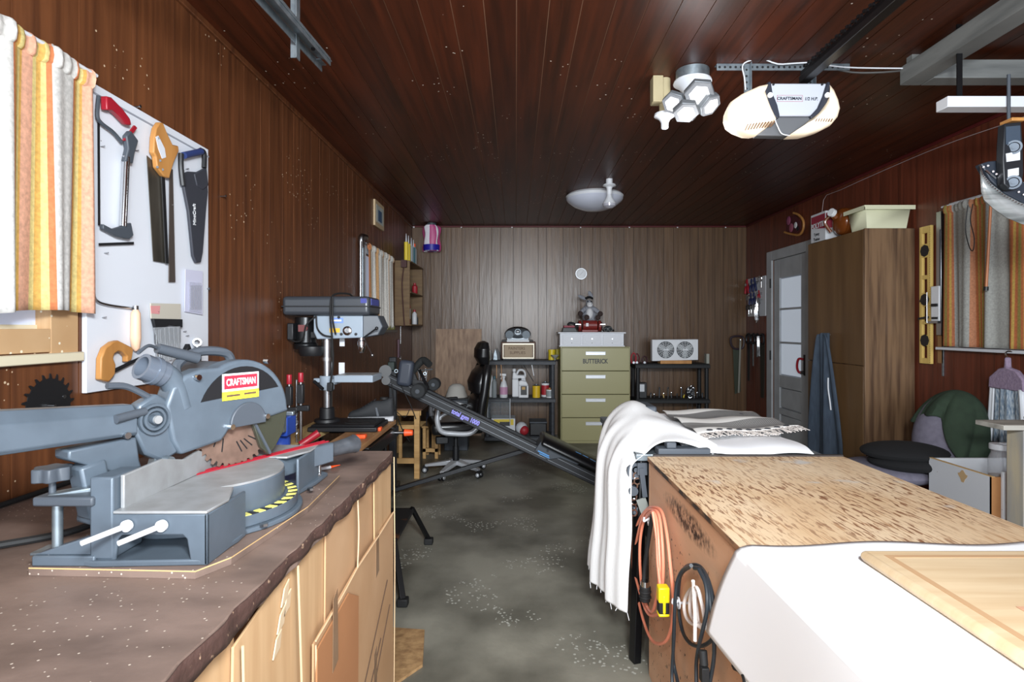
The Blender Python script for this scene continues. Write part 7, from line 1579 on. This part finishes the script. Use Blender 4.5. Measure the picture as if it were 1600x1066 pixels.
# right half: flat white sheet
wf_ = thing('white_sheet', 'flat white sheet spread over the right part of the table saw', 'sheet', (1.0,2.9,.88))
def fs_(u,v):
    x = .70+u*.62; y = 2.345+v*(1.07); z = .893+.006*math.sin(u*11+v*3)+.006*math.sin(v*13)
    if u > .86: z -= (u-.86)/.14*.10*(1+.3*math.sin(v*9)); x -= (u-.86)*.25
    if v < .06: z -= (.06-v)/.06*.012
    x += v*.09
    return V(x,y,z)
MB().grid(fs_,40,40).to('sheet_cloth', m_sheet, wf_, solid=.003)
m_rug = bpy.data.materials.new('woven_rug'); m_rug.use_nodes = True
nt = m_rug.node_tree; N = nt.nodes; L_ = nt.links; b = N['Principled BSDF']; b.inputs['Roughness'].default_value = .95
uvn = N.new('ShaderNodeUVMap'); uvn.uv_map = 'UVMap'; sp = N.new('ShaderNodeSeparateXYZ'); L_.new(uvn.outputs[0], sp.inputs[0])
cr = N.new('ShaderNodeValToRGB'); cr.color_ramp.interpolation = 'CONSTANT'; e = cr.color_ramp.elements
st2 = [(0,.0),(.10,.9),(.38,0),(.62,1.0),(.82,0)]
while len(e) < len(st2): e.new(.5)
for i,(p_,v_) in enumerate(st2): e[i].position = p_; e[i].color = (v_,v_,v_,1)
L_.new(sp.outputs[1], cr.inputs[0])
ck_ = N.new('ShaderNodeTexChecker'); ck_.inputs['Scale'].default_value = 95; L_.new(uvn.outputs[0], ck_.inputs['Vector']); ck_.inputs['Color1'].default_value = lin((26,26,30)); ck_.inputs['Color2'].default_value = lin((158,156,154))
nz = N.new('ShaderNodeTexNoise'); nz.inputs['Scale'].default_value = 7; L_.new(uvn.outputs[0], nz.inputs['Vector'])
gt = N.new('ShaderNodeMath'); gt.operation = 'GREATER_THAN'; gt.inputs[1].default_value = .68; L_.new(nz.outputs['Fac'], gt.inputs[0])
m2 = N.new('ShaderNodeMix'); m2.data_type = 'RGBA'; L_.new(gt.outputs[0], m2.inputs[0]); L_.new(ck_.outputs[0], m2.inputs[6]); m2.inputs[7].default_value = lin((44,46,56))
m3 = N.new('ShaderNodeMix'); m3.data_type = 'RGBA'; L_.new(cr.outputs[0], m3.inputs[0]); m3.inputs[6].default_value = lin((226,224,220)); L_.new(m2.outputs[2], m3.inputs[7]); L_.new(m3.outputs[2], b.inputs['Base Color'])
rg = thing('woven_rug', 'black and white striped woven rug with a fringe lying on the white sheet', 'rug', (1.0,2.95,.9))
ra0, rb0 = PZ(1090,683,.905), PZ(1248,674,.905); rc0, rd0 = PZ(1035,645,.905), PZ(1165,643,.905)
def rgf(u,v):
    q_ = (ra0*(1-u)+rb0*u)*(1-v)+(rc0*(1-u)+rd0*u)*v; return V(q_.x,q_.y,.917+.007*math.sin(u*8+v*4)+.008*math.sin(v*15+u*2))
MB().grid(rgf,40,40).to('rug_cloth', m_rug, rg, solid=.005)
mb = MB(); random.seed(8)
for i in range(90):
    u = i/89; p = rgf(u,0); mb.tube([p,p+V(random.uniform(-.02,.02),-.03,.0),p+V(random.uniform(-.03,.03),-.06-random.random()*.03,-.006)],.0022,4,sub=2)
mb.to('fringe', M('fringe_white', (214,206,200), .95), rg, kind='stuff')
mb = MB()
for i in range(9):
    p = rgf(.12+i*.095,.03)+V(0,-.01,.004); mb.ball(p,.016,.012,.004,8)
mb.to('dark_tufts', M('tuft_dark', (50,50,56), .9), rg)
# left lumpy towel
twl = thing('white_towel', 'rumpled white towel hanging down to the left over the table saw', 'towel', (.6,2.7,.3))
near = [(1115,711,2.36),(1085,699,2.36),(1050,691,2.36),(1025,695,2.37),(1005,710,2.37),(984,727,2.37),(979,760,2.37),(980,830,2.36),(976,900,2.35),(975,958,2.34)]
far = [(1122,709,2.37),(1092,688,2.55),(1052,664,2.85),(1022,643,3.0),(986,626,3.0),(953,648,3.0),(941,700,3.0),(934,800,2.96),(927,850,2.92),(925,874,2.90)]
def cr_(a,b,c_,d,t): return .5*((2*b)+(-a+c_)*t+(2*a-5*b+4*c_-d)*t*t+(-a+3*b-3*c_+d)*t**3)
def edge(l,u):
    n = len(l)-1; t = u*n; i = min(int(t),n-1); t -= i; g_ = lambda j: P(*l[max(0,min(n,j))]); return cr_(g_(i-1),g_(i),g_(i+1),g_(i+2),t)
def twf(u,v):
    a = edge(near,u); b_ = edge(far,u); q_ = a*(1-v)+b_*v
    w_ = max(0,min(1,(u-.45)/.2))
    bul = math.sin(v*PI)
    q_ += V(-.05*bul*w_ + .014*math.sin(v*17+u*2)*w_+.007*math.sin(v*38+u*3)*w_, 0, .035*bul*(1-w_)+.006*math.sin(v*12+u*9)*(1-w_))
    return q_
MB().grid(twf,90,44).to('towel_cloth', M('terry_white', (234,234,234), .95, bump=.15, scale=(120,120,120)), twl, solid=.004)
mb = MB(); random.seed(2)
for i in range(14):
    v = i/13; p = twf(1,v); mb.tube([p,p+V(random.uniform(-.008,.008),0,-.01-random.random()*.022)],.0016,4,sub=1)
mb.to('frayed_threads', m_sheet, twl, kind='stuff')
